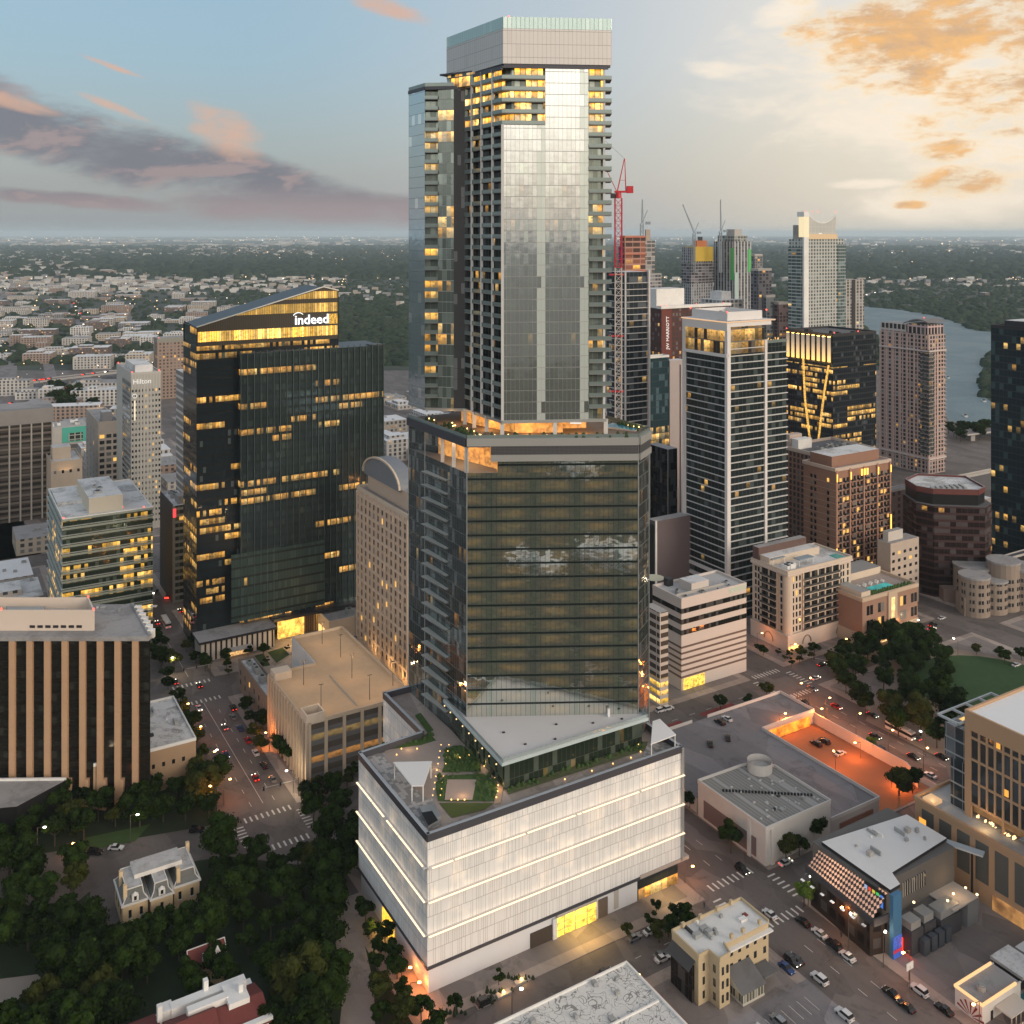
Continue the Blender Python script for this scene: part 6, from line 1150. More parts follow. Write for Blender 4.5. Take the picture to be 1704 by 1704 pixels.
for i in range(26):
    y_ = ty - 1.8 - (i + 1) * 2.55; 
    if y_ < 0: break
    MB().box(tx - .4, y_ - .3, 19.5 if i % 4 == 3 else z0, tx + .35, y_ + .3, th_ - 4.6).build('pier', M_tg, e)
for z_ in (z0, 30.2, 36.9, 43.4): MB().box(tx - .35, 0, z_, tx + .32, ty - 1.8, z_ + .7).build('spandrel', M_tg, e)
for i in range(34):
    if random.random() < .22: y_ = ty - 4.0 - random.randint(0, 14) * 2.55; z_ = random.choice((24.5, 31.2, 38, 44)); MB().box(tx - .06, y_ - 1.9, z_, tx - .01, y_, z_ + 2).build('lit_window', MATS['amber_pane'], e)
MB().box(tx + 2, 0, 20.4, 60, ty - 1, z0).build('cafe_wall', mat('cafe_wall', (.18, .12, .08), .7, emis=(1, .5, .15), es=.12), e)
b = MB(); random.seed(8)
for i in range(34): y_ = ty - 3 - random.random() * 55; b.box(tx + .2 - random.random(), y_, 20 + random.random(), tx + .3, y_ + .3, 20.4 + random.random())
b.build('terrace_lights', glow('terrace_amber', (1, .62, .28), 2.6), e)
MB().box(tx - 5, 40, 24.0, tx - .5, ty - 20, 24.3).build('glass_canopy', mat('canopy_glass', (.35, .38, .40), .2, .3), e); MB().box(tx + 1, ty, 19.6, 20, ty + 6, 34).build('glass_annex', facade('annex_glass', (.05, .065, .08), 4.4, 3, metal=.5, mull=.05, span=.12, frame=(.25, .28, .3), lit=.2, row=.4), e); MB().box(tx + 1, ty + .4, 34, 24, ty + 8, 44).build('glass_annex', facade('annex_glass', (.05, .065, .08), 4.4, 3), e)
b = MB(); x0, y0, x1, y1 = tx - 3, ty + .5, 30, ty + 8
for i in range(5): x_ = x0 + (x1 - x0) * i / 4; b.box(x_, y0, 47, x_ + .6, y1, 47.6)
b.box(x0, y0, 47.02, x1, y0 + .5, 47.58); b.box(x0, y1 - .5, 47.02, x1, y1, 47.58); b.build('pergola', mat('pergola_grey', (.40, .44, .46), .5), e)
for y_ in (L - 4, ty - 8, ty - 30, ty - 50):
    pl = bpy.data.lights.new('terrace_lamp', 'POINT'); pl.energy = 500; pl.color = (1, .58, .22); lo = bpy.data.objects.new('terrace_lamp', pl); COL.objects.link(lo); lo.parent = e; lo.location = (3, y_, 21.8)
MB().box(1, L - 6, 19.6, 5, L - 2, 20.6).build('lit_planter', glow('planter_glow', (1, .6, .3), .7), e); MB().box(tx + 24, 60, th_, tx + 27, 63, th_ + .8).build('roof_unit', M_equip, e); MB().box(-.3, L - 42, .2, -.05, L - 26, 4.4).build('loading_bay', mat('loading_bay', (.45, .22, .1), .6, emis=(1, .5, .15), es=.35), e)

# black music venue with white roof, lit terrace screen and blue pylon
e = empty('black_venue', W(113.5, -52), YAW, 'black venue with white flat roof, rosy lit screen terrace and a tall blue pylon', 'music venue'); FOOT.append((108, -53, 150, -24))
M_bk = mat('venue_charcoal', (.055, .055, .062), .6, 0, .08, .3); M_vg = mat('venue_grey', (.12, .115, .11), .8)
MB().box(0, 4, 0, 33.5, 27, 16.9, 0).build('wall', M_vg, e); MB().box(0, .2, 0, 33, 4, 6.5).build('annexe_wall', M_vg, e)
rf_ = [(1, 24.5), (34, 20.5), (34, 6.8), (7, 4.8), (4.8, .5), (.5, .3)]
MB().prism(rf_, 17, 17.9, 0, 1, True).build('roof', [M_dark, mat('venue_roof', (.66, .655, .65), .8, 0, .05, dirt=.08)], e)
mb = MB(); mb.prism([(-4.5, 3), (.6, 1.5), (.6, 25), (-2.5, 25.5)], 0, 9.5, 0, 0); mb.build('street_wall', facade('venue_street', (.012, .010, .010), 4.5, 3.5, metal=.2, rough=.3, mull=.3, span=.4, frame=(.035, .025, .02), lit=.06, row=.5, litc=(1, .4, .06), ls=.6), e)
mb = MB(); mb.obox((-5.4, 1.0), (-3.4, 26.5), .5, 9.6, 11.6); mb.obox((-5.4, 1), (0, .4), .5, 9.6, 11.6); mb.build('terrace_wall', M_bk, e)
M_scn = bpy.data.materials.new('lattice_screen'); M_scn.use_nodes = True; k = NT(M_scn.node_tree); uv = k.n('ShaderNodeUVMap').outputs[0]; u, v = k.sep(uv)[0:2]
q1 = k.m('FRACT', k.m('DIVIDE', u, 1.0)); q2 = k.m('FRACT', k.m('DIVIDE', v, 1.0)); dm = k.m('LESS_THAN', k.m('ADD', k.m('ABSOLUTE', k.m('SUBTRACT', q1, .5)), k.m('ABSOLUTE', k.m('SUBTRACT', q2, .5))), .46)
br = k.sstep(k.noise(k.comb(k.m('MULTIPLY', u, .1), 0, 0), 1, 2), .35, .65)
k.n('ShaderNodeOutputMaterial', i={0: k.n('ShaderNodeBsdfPrincipled', i={'Base Color': k.mix(dm, (.05, .03, .03), (.5, .36, .3)), 'Emission Color': (1, .50, .27), 'Emission Strength': k.m('MULTIPLY', dm, k.m('ADD', .22, k.m('MULTIPLY', br, .55)))})}); M_scn.cycles.emission_sampling = 'NONE'
mb = MB(); A_ = [(-5.0, 1.6, 11.0), (-3.2, 26.2, 11.0), (.7, 24.6, 16.6), (.3, 1.0, 16.6)]; mb.face(A_[::-1], [(0, 5.6), (24, 5.6), (24, 0), (0, 0)]); mb.build('lattice_screen', M_scn, e)
MB().obox((-.6, .9), (-.6, 8), .3, 12.2, 16.4).build('display_screen', mat('display_dark', (.03, .03, .03), .3), e)
for i, cc in enumerate([(.1, .3, 1), (.1, .8, .2), (.9, .8, .1), (1, .1, .05), (.5, .6, .9)]): MB().obox((-.9, 1.6 + i * 1.3), (-.9, 2.5 + i * 1.3), .12, 12.5 + (i % 2), 15.8, 0).build('display_panel', glow('display%d' % i, cc, .7), e)
MB().box(-.2, -1.2, 0, 3.2, .0, 17.2).build('blue_pylon', mat('pylon_blue', (.05, .16, .30), .5, 0, .1), e); MB().box(-.3, -1.3, 0, 3.25, -1.21, 6.0).build('pylon_mural', mat('mural', (.04, .12, .5), .5, 0, .8, .9, emis=(.1, .2, .9), es=.25), e); MB().box(-.3, -1.32, 1.6, 3.2, -1.31, 2.5).build('mural_band', mat('mural_pink', (.6, .06, .12), .5, 0, .5, 2), e)
MB().box(3.6, -.3, .2, 6, .1, 3.6).build('red_door', glow('red_door_glow', (1, .04, .01), 2.2), e)
pl = bpy.data.lights.new('red_lamp', 'POINT'); pl.energy = 260; pl.color = (1, .05, .02); lo = bpy.data.objects.new('red_lamp', pl); COL.objects.link(lo); lo.parent = e; lo.location = (5, -2.5, 2)
b = MB(); [b.box(-6.0 + .0, 3.5 + i * 3.6, 8.2, -5.3, 4.6 + i * 3.6, 8.4) for i in range(7)]; b.build('wall_lamps', mat('pale_lamp', (.6, .6, .6), .5, emis=(1, .95, .9), es=.5), e)
MB().box(10, 3.7, 10.5, 20, 3.95, 14.5).build('slatted_opening', facade('slats', (.02, .02, .02), 20, 1.0, metal=0, mull=.4, span=0, frame=(.35, .33, .3), lit=0, row=0), e)
for x_, y_, w_, d_, z_ in [(5, -3, 5, 4.5, 8.5), (11, -2.6, 5, 4.5, 8.2), (17, -3.5, 9, 5, 7.5)]: MB().box(x_, y_, 0, x_ + w_, y_ + d_, z_ - 2).build('annexe_wall', M_bk, e); MB().box(x_ + .5, y_ + .5, z_ - 2, x_ + w_ - .5, y_ + d_ - .5, z_).build('roof_unit', M_equip, e)
MB().box(28, -4, 0, 33, 3, 7).build('annexe_wall', mat('annexe_grey', (.17, .18, .19), .7), e); MB().box(22, -4, 6.8, 33, 4, 7.2).build('annexe_roof', M_conc, e)
for i in range(4): MB().box(8 + i * 3.1, -4.9, 0, 10.3 + i * 3.1, -3.2, 4.2).build('steel_door', mat('door_slate', (.06, .07, .085), .5), e)
for x_, y_, z_ in [(26, -1, 8.4), (22, -2, 8.4), (12, 1.5, 9.4), (34.5, 1, 6), (35, 6, 10), (34.6, 10, 8), (35.4, -2, 5.5)]: MB().box(x_, y_, z_, x_ + .45, y_ + .45, z_ + .4).build('lamp', glow('venue_lamp', (1, .66, .3), 5), e)
p_ = [(34.2, 20), (37, 18.5), (44, 3), (41, 3)]; MB().prism([(33.6, 8.5), (36.2, 8.5), (40.5, -1), (38, -2)], 15.6, 16.1, 0, 0, True).build('canopy', mat('venue_canopy', (.40, .45, .48), .5), e); MB().box(37.5, 1, 0, 38, 1.5, 15.6).build('post', M_dark, e)
pl = bpy.data.lights.new('venue_light', 'POINT'); pl.energy = 500; pl.color = (1, .6, .28); lo = bpy.data.objects.new('venue_light', pl); COL.objects.link(lo); lo.parent = e; lo.location = (28, -1, 10.5)

# ribbed-roof warehouse and raised parking deck
e = empty('ribbed_roof_hall', W(112.4, -7.3), YAW, 'low white hall with ribbed grey roof and round white tank', 'hall'); FOOT.append((112, -7, 142, 24))
M_rib = facade('ribbed_roof', (.21, .205, .19), 60, 1.3, metal=0, rough=.8, mull=.25, span=0, frame=(.31, .30, .29), lit=0, row=0, blind=.12, blindc=(.4, .39, .38)); M_hallw = mat('hall_white', (.56, .54, .52), .75, 0, .06, .4, dirt=.1)
mb = MB(); pl_ = [(0, 0), (29, 0), (29, 24.5), (26, 25.5), (24, 29.5), (19, 30.5), (0, 31)]; mb.prism(pl_, 0, 11.5, 0, 1); mb.build('wall', [M_hallw, M_rib], e); b = MB(); [b.obox(pl_[i], pl_[(i + 1) % 7], .4, 11, 12.3) for i in range(7)]; b.build('parapet', M_hallw, e)
b = MB(); b.cyl(23, 25.5, 11.5, 15, 4.2, n=24, cap=False); b.build('round_tank', M_hallw, e); b = MB(); b.cyl(23, 25.5, 11.6, 13, 3.6, n=20); b.build('tank_inside', M_conc, e)
b = MB(); [b.box(3 + i * .85, 22 - i * .62, 11.6, 3.5 + i * .85, 22.5 - i * .62, 12.3) for i in range(28)]; b.build('pipe_run', M_black, e); random.seed(31)
for i in range(26): x_, y_ = random.uniform(2, 26), random.uniform(2, 24); MB().box(x_, y_, 11.5, x_ + random.uniform(.5, 1.3), y_ + .5, 11.9).build('skylight', mat('skylight_pale', (.45, .45, .44), .5), e)
MB().box(-.2, 4, 1, -.01, 28, 6.8).build('plum_panel', mat('panel_plum', (.16, .12, .12), .7), e); MB().box(2, -.6, 0, 3.4, -.02, 11).build('pilaster', M_hallw, e); MB().box(-.7, 6, 0, -.02, 7.4, 11).build('pilaster', M_hallw, e); MB().box(-.5, 13.6, 4.5, -.05, 14.6, 5.1).build('wall_lamp', M_lampo, e)  # first box: plain plum panel low on the side wall
e = empty('raised_parking_deck', W(112, -8), YAW, 'raised grey parking deck with a white-walled orange-lit ramp opening', 'parking deck'); FOOT.append((112, -8, 166, 66))
mb = MB(); dk = [(30, 1), (53.5, 1), (53.5, 55), (82, 55), (82, 73), (1, 73), (1, 33), (30, 33)]; mb.prism(dk, 0, 5, 0, 1); mb.build('deck', [mat('deck_wall', (.45, .42, .40), .8, 0, .08), M_lot], e)
b = MB(); 
for p, q in [((53.5, 1), (53.5, 55)), ((53.5, 55), (82, 55)), ((82, 55), (82, 73)), ((1, 73), (34, 73)), ((42, 73), (82, 73)), ((30, 1), (53.5, 1))]: b.obox(p, q, .35, 4.9, 6.1)
b.build('parapet', M_hallw, e); MB().box(57, 54.4, .1, 79, 54.8, 3.9).build('lit_opening', mat('orange_opening', (.6, .25, .05), .7, 0, .2, .2, emis=(1, .24, .02), es=1.5, sample='AUTO'), e)
MB().box(34, 0.6, 1.5, 50, .95, 3.0).build('rust_panel', mat('rust', (.20, .09, .06)), e)
e2_ = empty('lot_wall', W(194, -8), YAW, 'long white wall along the sunken orange-lit car park', 'wall'); MB().box(0, 12, 0, .4, 55, 4.5).build('wall', mat('lot_wall_white', (.60, .50, .45), .8), e2_); MB().obox((.2, 12), (-4, 4), .4, 0, 4.5).build('wall_return', MATS['lot_wall_white'], e2_)
sheet('sunken_lot', rect(166, -8, 193.9, 46.8), .20, mat('lot_paving', (.30, .13, .06), .85, 0, .1, .1))

# cream historic building
e = empty('historic_cream_building', W(57.5, -38.3), YAW, 'three-storey yellow-cream historic building with white roof and dark awning side', 'building'); FOOT.append((50, -46, 84, -24))
M_hc = mat('historic_cream', (.46, .37, .24), .85, 0, .05, .5); hh = 12.6; foot_ = [(0, 0), (3.5, 0), (3.8, -3.6), (7.5, -3.4), (8.6, 0), (24.5, 0), (24.5, 10.3), (0, 10.3)]
mb = MB().prism(foot_, 0, hh, 0, 1); mb.build('wall', [M_hc, mat('historic_roof', (.62, .62, .61), .8, 0, .05, dirt=.12)], e)
b = MB(); [b.obox(foot_[i], foot_[(i + 1) % 8], .35, hh - .2, hh + .7) for i in (0, 1, 2, 3, 5, 6, 7)]; b.build('parapet', M_hc, e); MB().box(8.6, -1.3, hh - 1.9, 25, -.02, hh - 1.5, 0, 1).build('eave', M_white, e)
for x_ in (10.8, 13.6, 16.4, 19.2, 22.6):
    for z_ in (8.6, 5.0, 1.6): MB().box(x_, -.08, z_ - (0), x_ + .95, .1, z_ + 1.7).build('window', M_pane, e)
for y_, z_ in [(z, y) for y in (1.5, 5, 8.5) for z in (-2.2,)]: MB().box(3.6, y_ - .1, z_, 3.75, y_ + .8, z_ + 1.9).build('window', M_pane, e)
for z_ in (1.5, 5, 8.5):
    for x_ in (4.6, 6.2): MB().box(x_, -3.72, z_, x_ + .6, -3.4, z_ + 1.9).build('window', M_pane, e)
    MB().box(1.4, -.08, z_, 2.1, .1, z_ + 1.9).build('window', M_pane, e)
for x_, y_ in [(3, 9.8), (9, 9.8), (15, 9.8), (20, 9.8), (11, .2), (15, .2), (21, .2)]: MB().box(x_, y_ - .4, hh + .5, x_ + .9, y_ + .4, hh + 1.6).build('chimney', M_hc, e)
MB().box(20.5, 4.6, hh, 21.7, 5.8, hh + .25).build('roof_hatch', mat('hatch_red', (.17, .04, .03)), e); 
for x_, y_ in [(8, 4), (9, 3.3), (9.5, 4.4), (14.5, 7.5)]: MB().box(x_, y_, hh, x_ + .8, y_ + .8, hh + .8).build('roof_unit', M_equip, e)
MB().box(-.8, 1.5, 0, -.02, 9.8, 9.4).build('dark_glazing', facade('dark_annex', (.012, .01, .01), 3.3, 1.4, metal=.2, mull=.1, span=.05, frame=(.03, .02, .018), lit=.03, row=.5), e); mb = MB(); mb.face([(-2.2, 1.2, 8.8), (-2.2, 10.2, 8.8), (0, 10.2, 10.8), (0, 1.2, 10.8)][::-1]); mb.face([(-2.2, 1.2, 8.7), (-2.2, 10.2, 8.7), (0, 10.2, 10.7), (0, 1.2, 10.7)]); mb.build('awning', mat('awning_dark', (.06, .058, .06), .8), e)
mb = MB(); mb.box(9.5, -6, 0, 17, -.1, 3.4, 0); mb.face([(9, -6.4, 3.3), (17.4, -6.4, 3.3), (17.4, -.1, 6.2), (9, -.1, 6.2)], None, 1); mb.face([(9, -6.4, 3.3), (9, -.1, 6.2), (9, -.1, 3.3)], None, 0); mb.face([(17.4, -6.4, 3.3), (17.4, -.1, 3.3), (17.4, -.1, 6.2)], None, 0); mb.build('porch', [facade('porch_glazing', (.12, .12, .10), 4, 1.0, metal=.1, mull=.2, span=.2, frame=(.5, .48, .42), lit=.2, row=.6, ls=.5), M_droof], e); MB().box(18, -5, 3, 23, -.3, 3.5).build('porch_roof', M_droof, e)
sheet('gravel_lot', rect(60, -75, 88, -46), .19, M_lot)
mk2 = MB(); [mk2.obox(W(66 + i * 2.8, -50), W(66 + i * 2.8, -55), .12, .2, .21) for i in range(7)]; structure(mk2, 'parking_line', M_line)

# little diner with neon edge
e = empty('neon_diner', W(113.5, -79), YAW, 'little white diner with a glowing bulb-lined roof edge and red sunburst wall', 'diner'); FOOT.append((112, -84, 150, -62))
M_dw = mat('diner_white', (.62, .59, .56), .8, 0, .06, .6); MB().box(0, 0, 0, 16, 7.5, 4.6, 0, 1).build('wall', [M_dw, M_groof], e); M_neon = glow('neon_bulb', (1, .58, .26), 1.25)
b = MB(); b.box(-.2, -.2, 4.9, 14, .25, 5.5); b.box(-.2, .25, 4.9, .25, 7.3, 5.5); b.box(-.2, 7.3, 4.9, 15, 7.7, 5.5); b.build('neon_edge', M_neon, e); b = MB(); b.box(-.1, -.1, 4.6, 16.1, .2, 4.9); b.box(-.1, .2, 4.6, .2, 7.4, 4.9); b.box(-.1, 7.4, 4.6, 16.1, 7.6, 4.9); b.build('parapet', M_dw, e)
b = MB()
for i in range(7): a0, a1 = R(12 + i * 25), R(22 + i * 25); b.face([(-.03, 3.2 + .6 * math.cos(a0), .3 + .6 * math.sin(a0)), (-.03, 3.2 + min(3.8, 3.8) * math.cos(a0), .3 + 3.6 * math.sin(a0)), (-.03, 3.2 + 3.8 * math.cos(a1), .3 + 3.6 * math.sin(a1)), (-.03, 3.2 + .6 * math.cos(a1), .3 + .6 * math.sin(a1))])
b.build('sunburst', mat('sunburst_red', (.22, .03, .03), .8), e); b = MB(); b.cyl(5, 3.6, 4.6, 5.9, 1.1, n=10); b.cyl(5, 3.6, 5.9, 6.2, .7, n=10); b.build('roof_fan', M_equip, e); MB().box(5, -4.5, 2.8, 13, -.1, 3.1).build('porch_roof', mat('porch_pale', (.52, .48, .43)), e)
b = MB(); [b.box(5.2 + i * 1.9, -4.4, 0, 5.4 + i * 1.9, -4.2, 2.8) for i in range(5)]; b.build('porch_posts', M_cream, e); MB().box(3.4, -.1, .1, 4.3, -.01, 2.4).build('door', M_dark, e)
e = empty('pavilion_roofs', W(132, -78), YAW, 'white flat-roofed pavilions with a turquoise patio behind the neon diner', 'pavilion'); MB().box(0, 0, 3.4, 8, 9, 4.2, 0, 1).build('roof', [M_conc, M_wroof], e); MB().box(9.5, -2, 3.0, 19, 8, 3.7, 0, 1).build('roof', [M_conc, M_wroof], e); MB().box(.8, .8, 0, 7.4, 8.4, 3.3).build('wall', M_dark, e); MB().box(10, -1, 0, 18, 7, 2.9).build('wall', M_dark, e); MB().box(-3, 4, 2, -.1, 9, 2.3).build('roof', mat('blue_grey_roof', (.2, .22, .24)), e)
MB().box(-4, -7, .02, 12, 0, .2).build('patio', mat('patio_teal', (.03, .16, .17), .7, 0, .3, 1), e)
for i in range(5): MB().cyl(-2 + i * 2, -3 - (i % 2) * 2, .2, .95, .55, n=10).build('table', M_white, e)
fe = empty('picket_fence', W(118, -85), YAW, 'white slatted fence along the lawn strip by the neon diner', 'fence')
for i in range(26): MB().box(i * 1.15, 0, 0, i * 1.15 + .75, .12, 2.2).build('board', M_cream, fe)
sheet('verge', rect(116, -88.5, 150, -85.4), .19, M_grass)
sg = empty('pole_sign', G(1514, 1652), YAW, 'blank white board on a tall pole beside the neon diner', 'sign'); MB().cyl(0, 0, 0, 7, .12, n=6).build('pole', M_pole, sg); MB().box(-1.3, -.1, 6, 1.3, .1, 7.8).build('board', M_white, sg)

# small rooftop clutter on the larger plain roofs
def clutter(parent, n, x0, y0, x1, y1, z, seed):
    rs = random.Random(seed)
    for i in range(n):
        x_, y_ = rs.uniform(x0, x1), rs.uniform(y0, y1); w_, d_ = rs.choice([(.6, .6), (1.1, .8), (2.2, 1.4), (.5, 3.5), (1.5, 1.5)])
        MB().box(x_, y_, z, x_ + w_, y_ + d_, z + rs.uniform(.3, 1.3)).build('roof_vent', rs.choice([M_equip, M_dark, M_white, M_conc]), parent)
for nm_, n_, bx_, z_, sd in [('black_venue', 12, (4, 9, 30, 19), 17.9, 1), ('tan_grid_office', 18, (10, 20, 60, 100), 50.5, 2), ('raised_parking_deck', 5, (5, 36, 26, 40), 5, 3), ('historic_cream_building', 7, (2, 2, 22, 9), 12.6, 4), ('pier_office', 12, (-60, 20, -8, 27), 58.5, 5), ('tan_hall', 8, (-30, 4, -4, 33), 15, 6), ('ribbed_roof_hall', 6, (3, 3, 26, 22), 11.5, 7)]:
    clutter(bpy.data.objects[nm_], n_, *bx_, z_, sd)
# ================================================================== CRANES
def lattice(mb, x0, y0, z0, z1, w_, mi=0, r=.12, step=None):
    step = step or w_ * 1.1; n = max(1, int((z1 - z0) / step)); h = (z1 - z0) / n; c = [(x0 - w_ / 2, y0 - w_ / 2), (x0 + w_ / 2, y0 - w_ / 2), (x0 + w_ / 2, y0 + w_ / 2), (x0 - w_ / 2, y0 + w_ / 2)]
    for q in c: mb.bar((*q, z0), (*q, z1), r * 1.5, mi)
    for i in range(n):
        for j in range(4):
            p, q = c[j], c[(j + 1) % 4]; mb.bar((*p, z0 + i * h), (*q, z0 + (i + 1) * h), r, mi); mb.bar((*p, z0 + i * h), (*q, z0 + i * h), r, mi)
M_cred = mat('crane_red', (.50, .02, .03), .5); M_cwh = mat('crane_white', (.55, .50, .46), .5); M_cbl = mat('crane_grey', (.25, .29, .32), .5)
C = G(1029, 1000); ppm = C.y / F
def cz(py): return H - (py - HY) * ppm
e = empty('tower_crane', C, 0, 'red and white luffing tower crane standing against the balcony tower', 'crane')
b = MB(); lattice(b, 0, 0, 0, cz(445), 3.4, r=.16); b.build('mast', M_cwh, e); b = MB(); lattice(b, 0, 0, cz(445), cz(330), 3.6, r=.18); b.build('upper_mast', M_cred, e)
for py in (458, 560, 652): b = MB(); b.box(-5, -1.5, cz(py), 3, 1.5, cz(py) + .7); b.build('tie_collar', M_cred, e)
zt = cz(330); b = MB(); b.cyl(0, 0, zt, zt + 3, 1.8, 1.5, 8); b.box(-2, -1.5, zt + 3, 5.5, 1.5, zt + 4); b.build('slewing_unit', M_cred, e); MB().box(4.5, -1.6, zt + 2.8, 7.8, 1.6, zt + 6.5).build('counterweight', M_cred, e); MB().box(-4.2, -1.5, zt, -1.8, .5, zt + 2.6).build('cab', M_dark, e)
b = MB(); b.bar((-.5, -1, zt + 4), (3.2, 0, cz(264)), .28); b.bar((-.5, 1, zt + 4), (3.2, 0, cz(264)), .28); b.bar((4, -1, zt + 4), (3.4, 0, cz(264)), .2); b.bar((4, 1, zt + 4), (3.4, 0, cz(264)), .2); b.bar((1, -1, cz(300)), (3.7, 0, cz(300)), .15); b.build('a_frame', M_cred, e)
b = MB()
for i in range(16): f0, f1 = i / 16, (i + 1) / 16; P0 = lambda f, o: (-1 - 17 * f, o, zt + 4 + (cz(238) - zt + 6) * f); b.bar(P0(f0, -.6), P0(f1, -.6), .14); b.bar(P0(f0, .6), P0(f1, .6), .14); b.bar(P0(f0, -.6), P0(f1, .6), .1)
b.build('jib', M_cred, e); b = MB(); b.bar((3.3, 0, cz(264)), (-17, 0, cz(205)), .07); b.build('cable', M_dark, e)
for px, zb_, zt_, lab, jx, jz, dist in [(1155, 415, 388, 'thin grey crane with steep jib above the yellow-capped tower', 1136, 340, 640), (1199, 400, 385, 'thin grey crane pointing straight up behind the green-stripped tower', 1199, 332, 640), (1068, 385, 372, 'pale thin crane behind the stacked tower', 1069, 332, 700)]:
    C = G(px, dist); pm = C.y / F; zz = lambda py: H - (py - HY) * pm; e = empty('tower_crane', C, 0, lab, 'crane'); b = MB(); lattice(b, 0, 0, zz(415) - 30, zz(zt_), 3, r=.3, step=5); b.build('mast', M_cbl, e)
    b = MB(); dx = (jx - px) * pm; b.bar((0, 0, zz(zt_)), (dx, 0, zz(jz)), .9); b.bar((2, 0, zz(zt_)), (dx, 0, zz(jz)), .3); b.build('jib', M_cbl, e); b = MB(); b.bar((0, 0, zz(zt_)), (6, 0, zz(zt_) + 14), .5); b.box(4, -2, zz(zt_) - 1, 9, 2, zz(zt_) + 2); b.build('counter_jib', M_cbl, e)

# ================================================================== TREES
def leafmat(name, c0, c1):
    m_ = bpy.data.materials.new(name); m_.use_nodes = True; k = NT(m_.node_tree)
    rnd = k.n('ShaderNodeObjectInfo').outputs['Random']; P = k.n('ShaderNodeNewGeometry').outputs['Position']; isl = k.n('ShaderNodeNewGeometry').outputs['Random Per Island']
    f = k.m('ADD', k.m('MULTIPLY', k.noise(P, .35, 3, .6), .5), k.m('ADD', k.m('MULTIPLY', isl, .35), k.m('MULTIPLY', rnd, .25)))
    c = k.mix(k.sstep(f, .2, .8), c0, c1); c = k.mix(k.m('MULTIPLY', k.m('GREATER_THAN', rnd, .88), .35), c, (.07, .055, .015))
    k.n('ShaderNodeOutputMaterial', i={0: k.n('ShaderNodeBsdfPrincipled', i={'Base Color': c, 'Roughness': .8, 'Specular IOR Level': .06})}); return m_
M_leaf = leafmat('foliage', (.004, .008, .002), (.022, .042, .006)); M_leafb = leafmat('foliage_bright', (.045, .085, .012), (.12, .19, .03)); M_bark = mat('bark', (.07, .055, .04), .9)
def crown_mesh(seed, r, nb, nl, sz, m_, flat=.72):
    rs = np.random.RandomState(seed); blobs = []
    for i in range(nb):
        a = rs.uniform(0, 2 * np.pi); q = r * .68 * np.sqrt(rs.uniform()); blobs.append((q * np.cos(a), q * np.sin(a), rs.uniform(-.42, .50) * r * flat * (1.15 - q / r * .5), r * rs.uniform(.32, .50)))
    vs_, fs = [], []
    for i in range(int(nl * 1.35)):
        bx, by, bz, br = blobs[rs.randint(nb)]; d = rs.normal(size=3); d /= np.linalg.norm(d); d[2] = abs(d[2]) * .9 - .18 if rs.uniform() < .85 else d[2]
        p = np.array([bx, by, bz]) + d * br * rs.uniform(.78, 1.06) * np.array([1, 1, .85]); n = d + rs.normal(size=3) * .45; n /= np.linalg.norm(n)
        a = np.cross(n, [0, 0, 1.0]); a = a / (np.linalg.norm(a) + 1e-6); c = np.cross(n, a); s_ = sz * rs.uniform(.6, 1.35); k = len(vs_)
        th = rs.uniform(0, 3.14); a, c = a * np.cos(th) + c * np.sin(th), c * np.cos(th) - a * np.sin(th)
        vs_ += [tuple(p + a * s_), tuple(p + c * s_ * .8), tuple(p - a * s_ * .9 - n * s_ * .2), tuple(p - c * s_ * .7)]; fs.append((k, k + 1, k + 2, k + 3))
    for bx, by, bz, br in blobs:     # inner leaf mass
        k = len(vs_); rr = br * .80
        for i in range(4):
            ph = -1.2 + i * .8
            for j in range(7): th = j * .8976 + i * .4; q = rr * rs.uniform(.85, 1.05); vs_.append((bx + q * math.cos(ph) * math.cos(th), by + q * math.cos(ph) * math.sin(th), bz + q * math.sin(ph) * .85))
        for i in range(3):
            for j in range(7): fs.append((k + i * 7 + j, k + i * 7 + (j + 1) % 7, k + (i + 1) * 7 + (j + 1) % 7, k + (i + 1) * 7 + j))
        fs.append(tuple(k + 21 + j for j in range(7)))
    me = bpy.data.meshes.new('crown'); me.from_pydata(vs_, [], fs); me.materials.append(m_); return me
def trunk_mesh(seed, r, h):
    rs = random.Random(seed); mb = MB(); mb.cyl(0, 0, 0, h, r * .055, r * .035, 7, cap=False)
    for i in range(5): a = i * 1.26 + rs.random(); q = r * .5; mb.bar((0, 0, h * .8), (q * math.cos(a), q * math.sin(a), h + r * .25), r * .022)
    return mb.mesh('trunk', M_bark)
KT = []
for i, (r, nb, nl, sz, th, m_) in enumerate([(5.2, 14, 1500, .38, 4.5, M_leaf), (4.4, 11, 1200, .36, 4.2, M_leaf), (6.3, 18, 1900, .42, 5, M_leaf), (3.4, 8, 800, .32, 3.2, M_leaf), (4.8, 13, 1300, .38, 4, M_leaf), (3.4, 9, 900, .3, 3.0, M_leafb), (2.0, 6, 420, .24, 2.2, M_leaf)]):
    KT.append((crown_mesh(40 + i, r, nb, nl, sz, m_, 1.1 if i == 6 else .95), trunk_mesh(i, r, th), r, th))
ntree = [0]
def tree(p, kind, sc_, label, group, cat='tree', name='tree'):
    cm, tm, r, th = KT[kind]; e = empty(name, (p.x, p.y, .12), random.uniform(0, 6.28), label, cat, group); e.scale = (sc_, sc_, sc_ * random.uniform(.9, 1.12))
    link('crown', cm, e, (0, 0, th + r * .42)); link('trunk', tm, e); ntree[0] += 1
